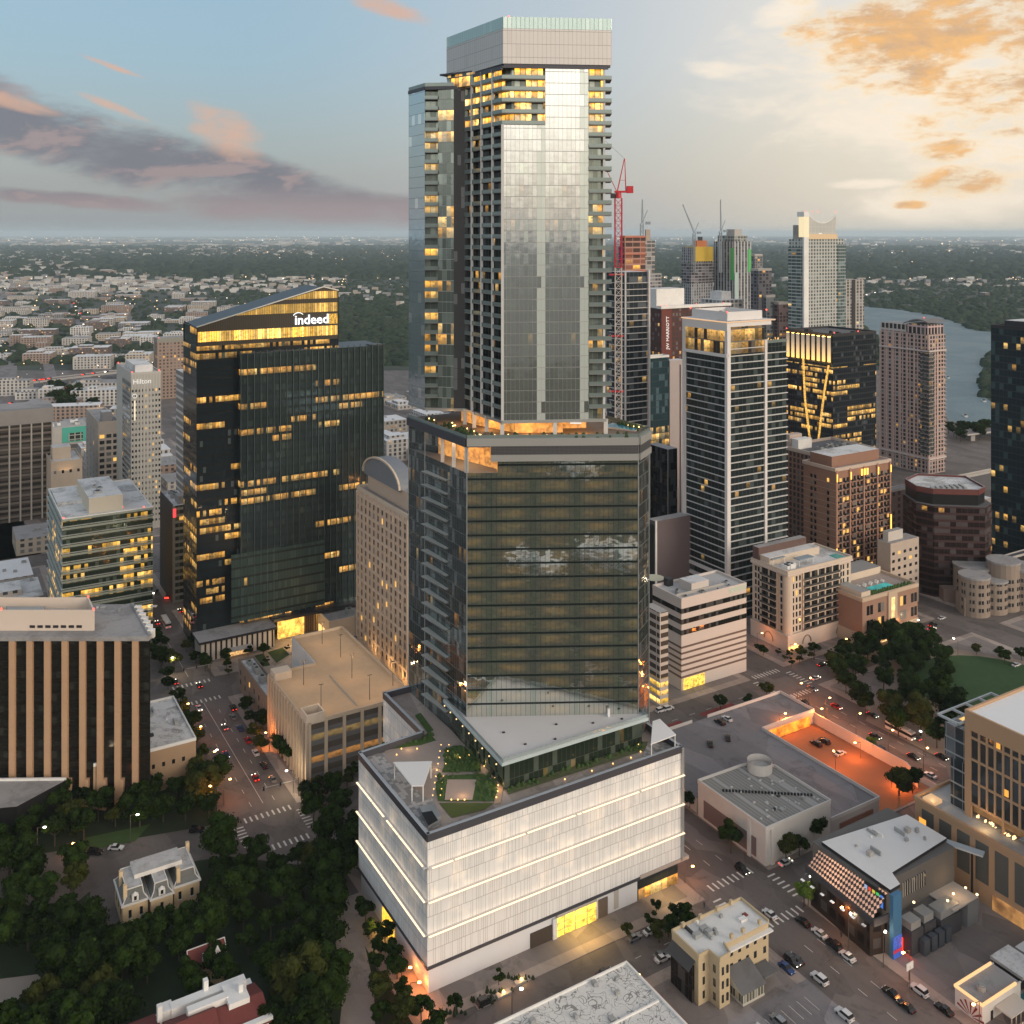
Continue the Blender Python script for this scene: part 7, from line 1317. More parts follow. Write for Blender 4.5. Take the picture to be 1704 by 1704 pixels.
def inpoly(x_, y_, P):
    c = False; j = len(P) - 1
    for i in range(len(P)):
        if (P[i][1] > y_) != (P[j][1] > y_) and x_ < (P[j][0] - P[i][0]) * (y_ - P[i][1]) / (P[j][1] - P[i][1]) + P[i][0]: c = not c
        j = i
    return c
def hit_foot(p, m=1.0):
    a, b_ = AB(p); return any(a0 - m < a < a1 + m and b0 - m < b_ < b1 + m for a0, b0, a1, b1 in FOOT if a1 - a0 < 150)
def grow(pxpoly, n, dmin, kinds, labels, group, smin=.8, smax=1.15, avoid=(), foot=True):
    P = [G(*q) for q in pxpoly]; Q = [(p.x, p.y) for p in P]; xs = [q[0] for q in Q]; ys = [q[1] for q in Q]; got = []; tr = 0
    while len(got) < n and tr < 6000:
        tr += 1; x_, y_ = random.uniform(min(xs), max(xs)), random.uniform(min(ys), max(ys))
        if not inpoly(x_, y_, Q): continue
        p = Vector((x_, y_, 0))
        if any((p.x - g.x) ** 2 + (p.y - g.y) ** 2 < dmin ** 2 for g in got) or (foot and hit_foot(p, 2.5)): continue
        if any(inpoly(x_, y_, av) for av in avoid): continue
        got.append(p); tree(p, random.choice(kinds), random.uniform(smin, smax), labels, group)
random.seed(12)
def GP(l): return [tuple(G(*q)[:2]) for q in l]
av = [GP([(140, 1440), (215, 1440), (206, 1565), (150, 1590), (140, 1520)]), GP([(-60, 1620), (80, 1615), (90, 1650), (20, 1700), (-60, 1710)]), GP([(195, 1430), (350, 1410), (350, 1500), (345, 1520), (195, 1580)]),
      GP([(548, 1495), (592, 1495), (608, 1560), (632, 1640), (640, 1790), (555, 1790), (568, 1640)]), GP([(205, 1650), (440, 1600), (450, 1800), (205, 1800)]), GP([(312, 1600), (356, 1590), (358, 1618), (314, 1632)])]
grow([(-60, 1352), (30, 1348), (150, 1342), (240, 1322), (362, 1305), (356, 1362), (240, 1376), (150, 1398), (0, 1428), (-60, 1440)], 42, 7.0, [0, 1, 4, 2], 'dark bushy tree between the tan-piered office and the road', 'trees before the tan-piered office', .85, 1.1, foot=False)
grow([(-60, 1455), (135, 1462), (150, 1490), (150, 1590), (190, 1620), (205, 1700), (200, 1800), (-60, 1800)], 34, 7.6, [0, 1, 2, 4], 'dark rounded tree in the wood left of the driveway', 'trees left of the driveway', .85, 1.15, av, foot=False)
grow([(345, 1432), (500, 1440), (548, 1470), (560, 1520), (560, 1700), (575, 1800), (430, 1800), (430, 1640), (205, 1650), (170, 1610), (215, 1585), (340, 1520)], 70, 7.0, [0, 1, 2, 4], 'dense dark tree in the wood right of the mansard mansion', 'trees right of the mansion', .8, 1.15, av, foot=False)
grow([(504, 1345), (560, 1320), (600, 1400), (600, 1480), (540, 1470), (525, 1420)], 13, 6.5, [0, 1, 4], 'dark tree beside the street between the tan garage and the white podium', 'trees left of the podium corner', .75, 1.0, foot=False)
grow([(300, 1640), (372, 1620), (385, 1665), (300, 1680)], 6, 5, [1, 3], 'tree crowding round the little red roof', 'trees by the red roof', .8, 1.0, foot=False)
grow([(606, 1510), (640, 1560), (660, 1610), (690, 1680), (720, 1730), (760, 1800), (640, 1800), (626, 1640), (600, 1545)], 22, 4.6, [3, 1], 'small tree along the shaded side of the white podium', 'trees at the podium side', .6, .95, av, foot=False)
grow([(500, 1330), (600, 1285), (596, 1310), (520, 1352)], 5, 6, [3], 'small dark tree at the foot of the tan garage', 'trees at the garage foot', .8, 1.0, foot=False)
grow([(318, 1200), (338, 1235), (348, 1290), (330, 1300), (300, 1240), (286, 1170), (300, 1165)], 7, 6, [3, 1], 'street tree beside the tan windowless hall', 'trees by the windowless hall', .8, 1, foot=False)
grow([(254, 1060), (270, 1080), (292, 1120), (288, 1150), (262, 1150)], 8, 6, [3, 1], 'dark street tree at the corner of the tan-piered office', 'trees behind the office corner', .8, 1.1, foot=False)
grow([(405, 1185), (440, 1215), (500, 1285), (490, 1310), (425, 1245), (400, 1205)], 8, 6, [3, 1], 'tree lining the street beside the tan garage', 'trees along the garage street', .75, 1.0, foot=False)
grow([(350, 1112), (470, 1072), (480, 1082), (440, 1120), (380, 1130)], 9, 6, [3, 6], 'small plaza tree below the dark glass tower', 'plaza trees', .7, .95, foot=False)
grow([(310, 1070), (340, 1090), (345, 1120), (330, 1112), (305, 1085)], 5, 5, [3], 'green street tree left of the low wing with white panels', 'trees by the low wing', .8, 1, foot=False)
grow([(1385, 1120), (1460, 1072), (1520, 1060), (1585, 1085), (1600, 1130), (1590, 1190), (1600, 1260), (1560, 1262), (1490, 1225), (1400, 1165)], 42, 7.5, [0, 2, 4, 1], 'dark park tree opposite the pool hotel', 'trees in the square park', .9, 1.15)
for px, py, k_, s_, lab in [(1199, 1180, 3, .85, 'left one of three small trees on the pavement below the white banded block'), (1244, 1176, 3, .7, 'middle one of three small trees on the pavement below the white banded block'), (1276, 1160, 3, .9, 'right one of three small trees on the pavement below the white banded block'), (1216, 1420, 1, 1.0, 'round street tree lit orange in front of the ribbed-roof hall'), (1212, 1404, 3, .8, 'darker tree hidden behind the orange-lit street tree'),
    (1308, 1432, 1, .95, 'dark tree at the near corner of the white hall'), (1356, 1402, 1, .95, 'dark tree against the white hall wall beside the venue'), (1330, 1425, 3, .9, 'low dark tree between two larger ones at the white hall'), (1338, 1510, 5, 1.05, 'bright green round tree at the corner of the black venue'),
    (1496, 1325, 0, 1.0, 'large dark tree on the island by the orange-lit car park'), (1518, 1318, 1, .9, 'dark tree at the right end of the car-park island'), (1452, 1248, 5, .7, 'autumn-tinted small tree on the kerb above the orange lot'), (1148, 1345, 3, .8, 'narrow tree at the right end of the white podium'),
    (1625, 1090, 3, .8, 'solitary round tree on the pale park path'), (1662, 1095, 3, .85, 'park tree left in the pair on the pale path'), (1672, 1106, 3, .9, 'park tree right in the pair on the pale path'), (1700, 1100, 3, .9, 'park tree cut by the right edge on the pale path'), (1570, 1108, 4, 1.0, 'tree nearest the lawn of the square park')]:
    tree(G(px, py), k_, s_, lab, 'single street trees')
grow([(1100, 1560), (1150, 1520), (1120, 1545), (1095, 1575)], 3, 4, [3], 'tree on the pavement left of the historic cream building', 'trees by the cream building', .7, .9, foot=False)
for px, py, k_, s_, lab in [(1045, 1560, 6, 1.0, 'slim tree right of the lit loading bay'), (1082, 1545, 6, 1.0, 'slim tree before the corner shop'), (1112, 1560, 3, .9, 'larger tree before the corner shop'), (1140, 1545, 3, .95, 'leafy tree at the shop end of the podium street'), (758, 1690, 6, 1.1, 'small bushy tree near the podium corner'), (830, 1640, 6, .9, 'small tree between lit planters by the podium wall'), (1092, 1520, 6, .9, 'yellow-lit young tree by the shop door')]:
    tree(G(px, py), k_, s_, lab, 'young street trees along the podium')
grow([(1250, 1080), (1262, 1090), (1316, 1112), (1420, 1082), (1418, 1076), (1318, 1096)], 12, 4.5, [6, 3], 'small street tree at the foot of the cream condominium', 'trees round the cream condominium', .7, .95, foot=False)
grow([(1470, 1085), (1530, 1052), (1534, 1060), (1480, 1094)], 6, 4.5, [6, 3], 'small tree before the pool hotel entrance', 'trees before the pool hotel', .7, .9, foot=False)
grow([(1575, 715), (1650, 722), (1655, 740), (1580, 742)], 10, 9, [0, 1], 'riverside tree between the pink tower and the bridge', 'riverside trees', 1.1, 1.5, foot=False)
grow([(85, 655), (150, 668), (160, 690), (90, 690)], 8, 14, [0, 2], 'tree clump in the low district behind the ribbed block', 'trees behind the ribbed block', 1.4, 1.9, foot=False)
# low planting at the podium foot
b = MB(); random.seed(4)
for (px, py), n_ in (((800, 1668), 14), ((830, 1652), 10), ((866, 1630), 12), ((760, 1688), 8)):
    for i in range(n_): p = G(px + random.uniform(-22, 22), py + random.uniform(-3, 3)); b.cyl(p.x, p.y, .1, random.uniform(.8, 1.8), .5, .15, 6)
tag(b.build('low_shrubs', mat('shrub_dark', (.02, .035, .012), .9, 0, .4, .8)), 'low dark shrubs in beds along the foot of the white podium wall', 'shrubs', kind='stuff')

# ================================================================== FAR WOODS
def clumps(name, pts, r0, r1, m_, seed=1):
    rs = np.random.RandomState(seed); n = len(pts); k = 6
    tpl = [(math.cos(i * 2 * math.pi / k), math.sin(i * 2 * math.pi / k), 0) for i in range(k)] + [(.72 * math.cos(i * 2 * math.pi / k + .5), .72 * math.sin(i * 2 * math.pi / k + .5), .62) for i in range(k)] + [(0, 0, .92)]
    tf = [(i, (i + 1) % k, k + i) for i in range(k)] + [((i + 1) % k, k + (i + 1) % k, k + i) for i in range(k)] + [(k + i, k + (i + 1) % k, 2 * k) for i in range(k)]
    tpl = np.array(tpl); tf = np.array(tf); r = rs.uniform(r0, r1, n); jit = rs.uniform(.8, 1.25, (n, len(tpl), 1))
    V_ = (tpl[None] * jit * r[:, None, None] * np.array([1, 1, 1.0])) + np.array(pts)[:, None, :]; F_ = tf[None] + (np.arange(n) * len(tpl))[:, None, None]
    V_ = V_.reshape(-1, 3); F_ = F_.reshape(-1, 3); me = bpy.data.meshes.new(name); me.vertices.add(len(V_)); me.vertices.foreach_set('co', V_.ravel()); me.loops.add(F_.size); me.loops.foreach_set('vertex_index', F_.ravel().astype(np.int32))
    me.polygons.add(len(F_)); me.polygons.foreach_set('loop_start', np.arange(0, F_.size, 3)); me.polygons.foreach_set('loop_total', np.full(len(F_), 3)); me.update(); me.materials.append(m_)
    o = bpy.data.objects.new(name, me); COL.objects.link(o); return o
river_xy = [tuple(G(*p)[:2]) for p in rv]; isl_xy = GP([(1645, 590), (1632, 620), (1632, 655), (1648, 668), (1800, 670), (1800, 585)])
M_far = leafmat('far_foliage', (.016, .027, .018), (.042, .060, .036))
rs = np.random.RandomState(5); pts = []
def inn(P, x_, y_): return inpoly(x_, y_, P)
urb = [GP([(-40, 450), (110, 432), (330, 470), (420, 560), (420, 700), (-40, 700)])]
while len(pts) < 26000:
    px, py = rs.uniform(-60, 1760), HY + 22 + 330 * rs.uniform() ** 1.5
    p = G(px, py); x_, y_ = p.x, p.y
    if inn(river_xy, x_, y_) and not inn(isl_xy, x_, y_): continue
    if y_ < 1450 and x_ < 700: continue
    if 1600 < px and py > 700: continue
    if inn(urb[0], x_, y_) and rs.uniform() > .30: continue
    if rs.uniform() < .25 * (math.sin(x_ * .0021 + 1) * math.cos(y_ * .0013) > .3): continue
    pts.append((x_, y_, -1.0))
near = [p for p in pts if p[1] < 4200]; far = [p for p in pts if p[1] >= 4200]
tag(clumps('far_woods', near, 6, 11, M_far, 1), 'dark wooded suburbs stretching behind the city', 'woods', kind='stuff'); tag(clumps('distant_woods', far, 14, 34, M_far, 2), 'hazy distant woods near the horizon', 'woods', kind='stuff')
ip = []; 
for i in range(160):
    x_, y_ = (lambda q: (q.x, q.y))(G(rs.uniform(1635, 1720), rs.uniform(594, 664))); 
    if inn(isl_xy, x_, y_): ip.append((x_, y_, 0))
tag(clumps('island_trees', ip, 6, 10, M_far, 3), 'trees covering the wooded bank in the river at right', 'woods', kind='stuff')

bp = [(rs.uniform(-260, 420), 220 - 1000 * rs.uniform() ** 1.3, -1.0) for _ in range(9000) ]
tag(clumps('near_woods', bp, 5, 9, M_leaf, 4), 'dark treetops of the park this side of the street, seen mirrored in the tower glass', 'woods', kind='stuff')
# ================================================================== DISTANT CITY
wm = []
for i, (c, fr) in enumerate([((.50, .48, .46), .32), ((.42, .39, .36), .4), ((.58, .56, .54), .3), ((.32, .24, .20), .4), ((.16, .12, .11), .5), ((.46, .40, .33), .4), ((.24, .24, .25), .3)]):
    wm.append(facade('lowrise%d' % i, (.05, .055, .06), 3.6, 4.5, metal=.1, rough=.3, mull=.5, span=fr, frame=c, frough=.85, lit=.16, row=.6, litc=(1, .6, .25), ls=1.0, seed=200 + i, blind=.2))
CN = ['pale grey', 'light taupe', 'white', 'reddish brown', 'dark brown', 'cream', 'slate grey']
rm = [M_wroof, M_groof, mat('white_roof_far', (.66, .66, .67), .8, 0, .1, .1)]
random.seed(21)
used = []; counts = {}
def lowrise(p, w_, d_, h_, rz, group, where):
    i = random.choice([0, 0, 1, 2, 2, 3, 4, 5, 6]); mb = MB(); mb.box(-w_ / 2, -d_ / 2, 0, w_ / 2, d_ / 2, h_, 0, 1)
    if random.random() < .55: q = random.uniform(.2, .45); mb.box(-w_ * q, -d_ * .3, h_, w_ * (q - .25), d_ * .2, h_ + 2.8, 0, 1)
    if random.random() < .25: mb.box(w_ * .1, -d_ * .5, 0, w_ * .5, -d_ * .5 - d_ * .4, h_ * .55, 0, 1)
    for _ in range(4): x_, y_ = random.uniform(-w_ * .4, w_ * .4), random.uniform(-d_ * .4, d_ * .4); mb.box(x_, y_, h_, x_ + 1.8, y_ + 1.6, h_ + 1.1, 2, 2)
    sz = 'long' if w_ > d_ * 1.7 or d_ > w_ * 1.7 else 'tall' if h_ > 14 else 'small' if w_ < 18 else 'broad'
    o = mb.build('low_building', [wm[i], random.choice(rm), M_equip]); o.location = p; o.rotation_euler = (0, 0, rz); tag(o, '%s %s flat-roofed building %s' % (sz, CN[i], where), 'building', group); used.append(p)
# near downtown blocks between the named buildings, on the street grid
def free(a0, b0, a1, b1): return not any(a0 < x1 + 2 and a1 > x0 - 2 and b0 < y1 + 2 and b1 > y0 - 2 for x0, y0, x1, y1 in FOOT if x1 - x0 < 160)
nlow = 0
for a0, b0, a1, b1 in BL:
    if b0 < 205 and a0 > -30: continue
    if a0 < -30 and b0 < 200: continue
    cx, cy_ = (a0 + a1) / 2, (b0 + b1) / 2; c = W(cx, cy_); px = 852 + c.x / c.y * F; py = HY + H * F / c.y
    if not (-60 < px < 1770): continue
    for (u0, v0) in ((0, 0), (.5, 0), (0, .5), (.5, .5)):
        if nlow > 110: break
        x0, y0 = a0 + 3 + (a1 - a0 - 4) * u0, b0 + 3 + (b1 - b0 - 4) * v0; w_, d_ = random.uniform(22, 37), random.uniform(22, 37)
        w_, d_ = min(w_, (a1 - a0) / 2 - 4), min(d_, (b1 - b0) / 2 - 4)
        if not free(x0, y0, x0 + w_, y0 + d_): continue
        far_ = b0 > 420
        q = W(x0 + w_ / 2, y0 + d_ / 2); qx = 852 + q.x / q.y * F
        if not (-50 < qx < 1750) or (q.y > 900 and q.x > 320): continue
        lowrise(q, w_, d_, random.choice([6, 8, 9, 11, 14]) if not far_ else random.choice([5, 6, 8, 10, 12, 18]), YAW, 'low city-block buildings', 'in the downtown blocks between the taller towers'); FOOT.append((x0, y0, x0 + w_, y0 + d_)); nlow += 1
# the low district left, beyond the elevated highway
random.seed(33); n = 0; tr = 0
while n < 126 and tr < 6000:
    tr += 1; px, py = random.uniform(-20, 420), 425 + 290 * random.random() ** .95
    if px > 330 - (py - 470) * .2 and py > 560: continue
    if px > 120 + (py - 430) * 3.2 or 612 < py < 650: continue
    p = G(px, py)
    if py > 640 and (px > 240 or hit_foot(p, 14)): continue
    sc_ = 1 + p.y / 4000
    w_, d_, h_ = random.uniform(22, 60) * sc_ * .8, random.uniform(18, 34) * sc_ * .8, random.choice([6, 7, 9, 12, 15, 18])
    if any((p.x - q.x) ** 2 + (p.y - q.y) ** 2 * .35 < (w_ * .5 + 24 * sc_) ** 2 * .5 for q in used[-n:] if n): continue
    if any(abs(px - (x0 + (py - 440) * m0)) < 7 for x0, m0 in ((103, .37), (160, .86), (8, .02))): continue
    lowrise(p, w_, d_, h_, R(12), 'low buildings beyond the highway', 'in the low district beyond the elevated highway'); n += 1
random.seed(35); n = 0
while n < 58:
    px = random.uniform(-20, 1720); py = 402 + 90 * random.random() ** 1.3; p = G(px, py)
    if 640 < px < 1060 or inn(river_xy, p.x, p.y): continue
    s_ = p.y / 1800
    lowrise(p, random.uniform(18, 50) * s_ * .7, random.uniform(12, 20) * s_ * .7, random.uniform(4, 7) + s_, R(random.uniform(0, 30)), 'far suburb buildings', 'showing pale among the far woods'); n += 1
# the uncountable rest of the suburbs: small pale roofs among the trees
b = MB(); rs = np.random.RandomState(77); k_ = 0
while k_ < 1500:
    q = rs.uniform()
    if q < .6: px, py = rs.uniform(-20, 520), 398 + 90 * rs.uniform() ** 1.6
    elif q < .75: px, py = rs.uniform(400, 690), 398 + 200 * rs.uniform() ** 2
    else: px, py = rs.uniform(1060, 1710), 398 + 80 * rs.uniform() ** 1.5
    p = G(px, py)
    if inn(river_xy, p.x, p.y) or (math.sin(p.x * .0013) + math.cos(p.y * .0011 + 2)) < -.2: continue
    s_ = max(1.2, p.y / 1500); w_, d_, h_ = rs.uniform(7, 22) * s_ * .6, rs.uniform(6, 12) * s_ * .6, 9 + s_ * rs.uniform(.6, 1.6); b.box(p.x, p.y, 0, p.x + w_, p.y + d_, h_, rs.choice(3), rs.choice(3)); k_ += 1
tag(b.build('distant_houses', [mat('far_white', (.55, .54, .52)), mat('far_tan', (.36, .31, .27)), mat('far_grey', (.25, .25, .26))]), 'countless small pale roofs scattered through the far wooded suburbs', 'houses', kind='stuff')
for x_, y_, w_, d_, h_, lab in [(33, 38, 30, 18, 9, 'guessed white flat-roofed hall out of frame, added as a pale patch for the tower glass to mirror'), (78, 30, 36, 22, 12, 'guessed white-roofed block out of frame, added to mirror at the right of the tower glass'), (88, -180, 30, 20, 12, 'guessed pale-roofed block out of frame, added to mirror high in the tower glass'), (10, -330, 60, 25, 16, 'guessed long pale block out of frame, added to mirror faintly in the tower glass')]:
    o = MB().box(-w_ / 2, -d_ / 2, 0, w_ / 2, d_ / 2, h_, 0, 1).box(-w_ * .3, -3, h_, w_ * .1, 3, h_ + 3, 0, 1).build('low_building', [wm[0], M_wroof]); o.location = (x_, y_, 0); o.rotation_euler = (0, 0, YAW); tag(o, lab, 'building', 'guessed blocks added for the tower glass to mirror')  # unseen guessed blocks, added so the tower glass has something to reflect
# far streets, highway, bridge
M_fst = asphalt('far_street', (.16, .14, .14))
def street(pts, wd, z=.06, name='street'):
    mb = MB()
    for i in range(len(pts) - 1): p, q = G(*pts[i]), G(*pts[i + 1]); mb.obox((p.x, p.y), (q.x, q.y), wd, z - .05, z)
    return structure(mb, name, M_fst)
street([(103, 440), (130, 520), (175, 625)], 26); street([(150, 440), (178, 480), (238, 560)], 20); street([(12, 430), (8, 560), (4, 700)], 34); street([(60, 520), (88, 640)], 14, .05)
hw = empty('elevated_highway', G(100, 634), 0, 'grey elevated highway on concrete columns crossing the left side', 'highway'); o0 = G(100, 634)
b = MB(); hp_ = [G(-60, 646, 9), G(60, 634, 9), G(195, 618, 9), G(330, 604, 9)]; hp_ = [(p.x - o0.x, p.y - o0.y) for p in hp_]
for i in range(3): b.obox(hp_[i], hp_[i + 1], 18, 7.6, 9, 0, 1)
b.build('deck', [M_conc, M_fst], hw); b = MB()
for i in range(3): b.obox(hp_[i], hp_[i + 1], .5, 9, 10.1, off=9); b.obox(hp_[i], hp_[i + 1], .5, 9, 10.1, off=-9)
b.build('barrier', M_conc, hw)
for i in range(3):
    for f in (.1, .4, .7): x_, y_ = hp_[i][0] + (hp_[i + 1][0] - hp_[i][0]) * f, hp_[i][1] + (hp_[i + 1][1] - hp_[i][1]) * f; MB().box(x_ - 1.2, y_ - 1.2, 0, x_ + 1.2, y_ + 1.2, 7.6).build('column', M_conc, hw)
br = empty('river_bridge', G(1610, 720), 0, 'pale road bridge over the river beside the dark blue tower', 'bridge'); o0 = G(1610, 720); p, q = G(1598, 720, 8), G(1760, 700, 8); b = MB(); b.obox((p.x - o0.x, p.y - o0.y), (q.x - o0.x, q.y - o0.y), 16, 6.5, 8, 0, 1); b.build('deck', [M_conc, M_fst], br)
for f in (.1, .35, .6, .85): x_, y_ = p.x - o0.x + (q.x - p.x) * f, p.y - o0.y + (q.y - p.y) * f; MB().box(x_ - 2, y_ - 5, 0, x_ + 2, y_ + 5, 6.5).build('pier', M_conc, br)
street([(1435, 492), (1500, 476), (1600, 462), (1710, 458)], 60, .4, 'far_highway')
for px, py, lab in [(1606, 693, 'small pale boat on the river left of the blue-black tower'), (1637, 668, 'white boat moored near the wooded bank'), (1577, 629, 'tiny rowing boat in the middle of the river')]:
    e = empty('boat', G(px, py) + Vector((0, 0, .05)), R(80), lab, 'boat', 'boats on the river'); b = MB(); b.prism([(-5, -1.6), (4, -1.6), (7, 0), (4, 1.6), (-5, 1.6)], 0, 1.2); b.build('hull', M_white, e); MB().box(-2, -1, 1.2, 2, 1, 2.6).build('cabin', M_dark, e)
# twinkling far lights
b = MB(); rs = np.random.RandomState(11)
for i in range(1150):
    z_ = rs.choice(4)
    if z_ == 0: px, py = rs.uniform(0, 420), rs.uniform(400, 640)
    elif z_ == 1: px, py = rs.uniform(1060, 1704), rs.uniform(398, 470)
    elif z_ == 2: px, py = rs.uniform(0, 1704), rs.normal(397, 3)
    else: px, py = rs.uniform(420, 680), rs.normal(442, 16)
    if py < 393: continue
    p = G(px, py); s_ = p.y / 1500 * rs.uniform(.4, 1.15); b.box(p.x, p.y, 7, p.x + s_ * 1.2, p.y + s_, 7 + s_, rs.choice([0, 0, 0, 1]))
tag(b.build('distant_lights', [glow('far_light_warm', (1, .66, .34), 3.2), glow('far_light_white', (1, .9, .78), 3)]), 'tiny street and house lights twinkling across the far suburbs', 'lights', kind='stuff')

# ================================================================== VEHICLES
def car_parts(kind, paint):
    L, Wd, Hh = {'sedan': (4.7, 1.85, 1.45), 'suv': (4.9, 1.95, 1.8), 'bus': (12, 2.6, 3.2)}[kind]; P = {}
    mb = MB(); hx, hy = L / 2, Wd / 2
    if kind == 'bus':
        mb.box(-hx, -hy, .35, hx, hy, Hh); mb.box(-hx + 1, -hy + .3, Hh, hx - 2, hy - .3, Hh + .3); P['body'] = (mb, paint); g_ = MB(); g_.box(-hx - .02, -hy - .02, 1.5, hx + .02, hy + .02, 2.6); P['window_band'] = (g_, M_black)
    else:
        zs = .82 if kind == 'sedan' else 1.02
        prof = [(-hx, .45), (-hx + .05, zs - .05), (-hx + .9, zs + .05), (hx - 1.2, zs), (hx - .05, zs - .18), (hx, .45)]
        def slab(pr, y0, y1, inset=0):
            n = len(pr)
            for i in range(n - 1): p, q = pr[i], pr[i + 1]; mb_.face([(p[0], y0, p[1]), (q[0], y0, q[1]), (q[0], y1, q[1]), (p[0], y1, p[1])])
            mb_.face([(p[0], y0, p[1]) for p in pr][::-1]); mb_.face([(p[0], y1, p[1]) for p in pr])
        mb_ = mb; slab([(-hx, .25)] + prof + [(hx, .25)], -hy, hy)
        mb_ = MB(); cab = [(-hx + (.7 if kind == 'sedan' else .25), zs), (-hx + (1.3 if kind == 'sedan' else .5), Hh - .06), (hx - 2.1, Hh - .06), (hx - 1.35, zs)]; slab(cab, -hy + .14, hy - .14); P['body'] = (mb, paint); P['cabin_glass'] = (mb_, M_black); r_ = MB(); r_.box(cab[1][0] + .05, -hy + .22, Hh - .06, cab[2][0] - .05, hy - .22, Hh); P['roof_panel'] = (r_, paint)
    return P, L, Wd
PAINT = {'white': mat('paint_white', (.62, .62, .62), .25, 0, 0, spec=.8), 'black': mat('paint_black', (.012, .012, .014), .2, 0, 0, spec=.8), 'silver': mat('paint_silver', (.30, .31, .32), .25, .5, 0), 'red': mat('paint_red', (.30, .02, .02), .25, 0, 0), 'blue': mat('paint_blue', (.02, .05, .16), .25, 0, 0)}
M_hl = glow('headlight_glow', (1, .9, .7), 5); M_tl = glow('taillight_glow', (1, .04, .02), 3.5); M_hloff = mat('lamp_clear', (.5, .5, .5), .2); M_tloff = mat('lamp_red', (.25, .01, .01), .3)
PROTO = {}
def car(p, rz, kind, col, lights, label, group='cars on the streets', z=.02):
    key = (kind, col, lights)
    if key not in PROTO:
        P, L, Wd = car_parts(kind, PAINT[col]); d = {k: v[0].mesh(k, v[1]) for k, v in P.items()}
        wm_ = MB(); n = 10
        for y0, y1 in ((-.11, .11),):
            ring = [(.34 * math.cos(2 * math.pi * i / n), .34 * math.sin(2 * math.pi * i / n)) for i in range(n)]
            for i in range(n): a_, c_ = ring[i], ring[(i + 1) % n]; wm_.face([(a_[0], y0, a_[1]), (c_[0], y0, c_[1]), (c_[0], y1, c_[1]), (a_[0], y1, a_[1])])
            wm_.face([(q[0], y0, q[1]) for q in ring]); wm_.face([(q[0], y1, q[1]) for q in ring][::-1])
        h_ = MB().box(-.03, -.2, -.1, .04, .2, .1).mesh('headlight', M_hl if lights else M_hloff); t_ = MB().box(-.04, -.22, -.1, .03, .22, .1).mesh('taillight', M_tl if lights else M_tloff)
        PROTO[key] = (d, wm_.mesh('wheel', M_black), h_, t_, L, Wd)
    d, wh, hl, tl, L, Wd = PROTO[key]; e = empty('bus' if kind == 'bus' else 'car', (p.x, p.y, p.z + z), rz, label, 'bus' if kind == 'bus' else 'car', group)
    for k, me in d.items(): link(k, me, e)
    for x_ in (-L * .3, L * .31):
        for y_ in (-Wd / 2 + .08, Wd / 2 - .08): link('wheel', wh, e, (x_, y_, .34))
    for y_ in (-Wd * .33, Wd * .33): link('headlight', hl, e, (L / 2, y_, .7)); link('taillight', tl, e, (-L / 2, y_, .75 if kind != 'bus' else 1.0))
UR = YAW; VR = YAW + R(90)
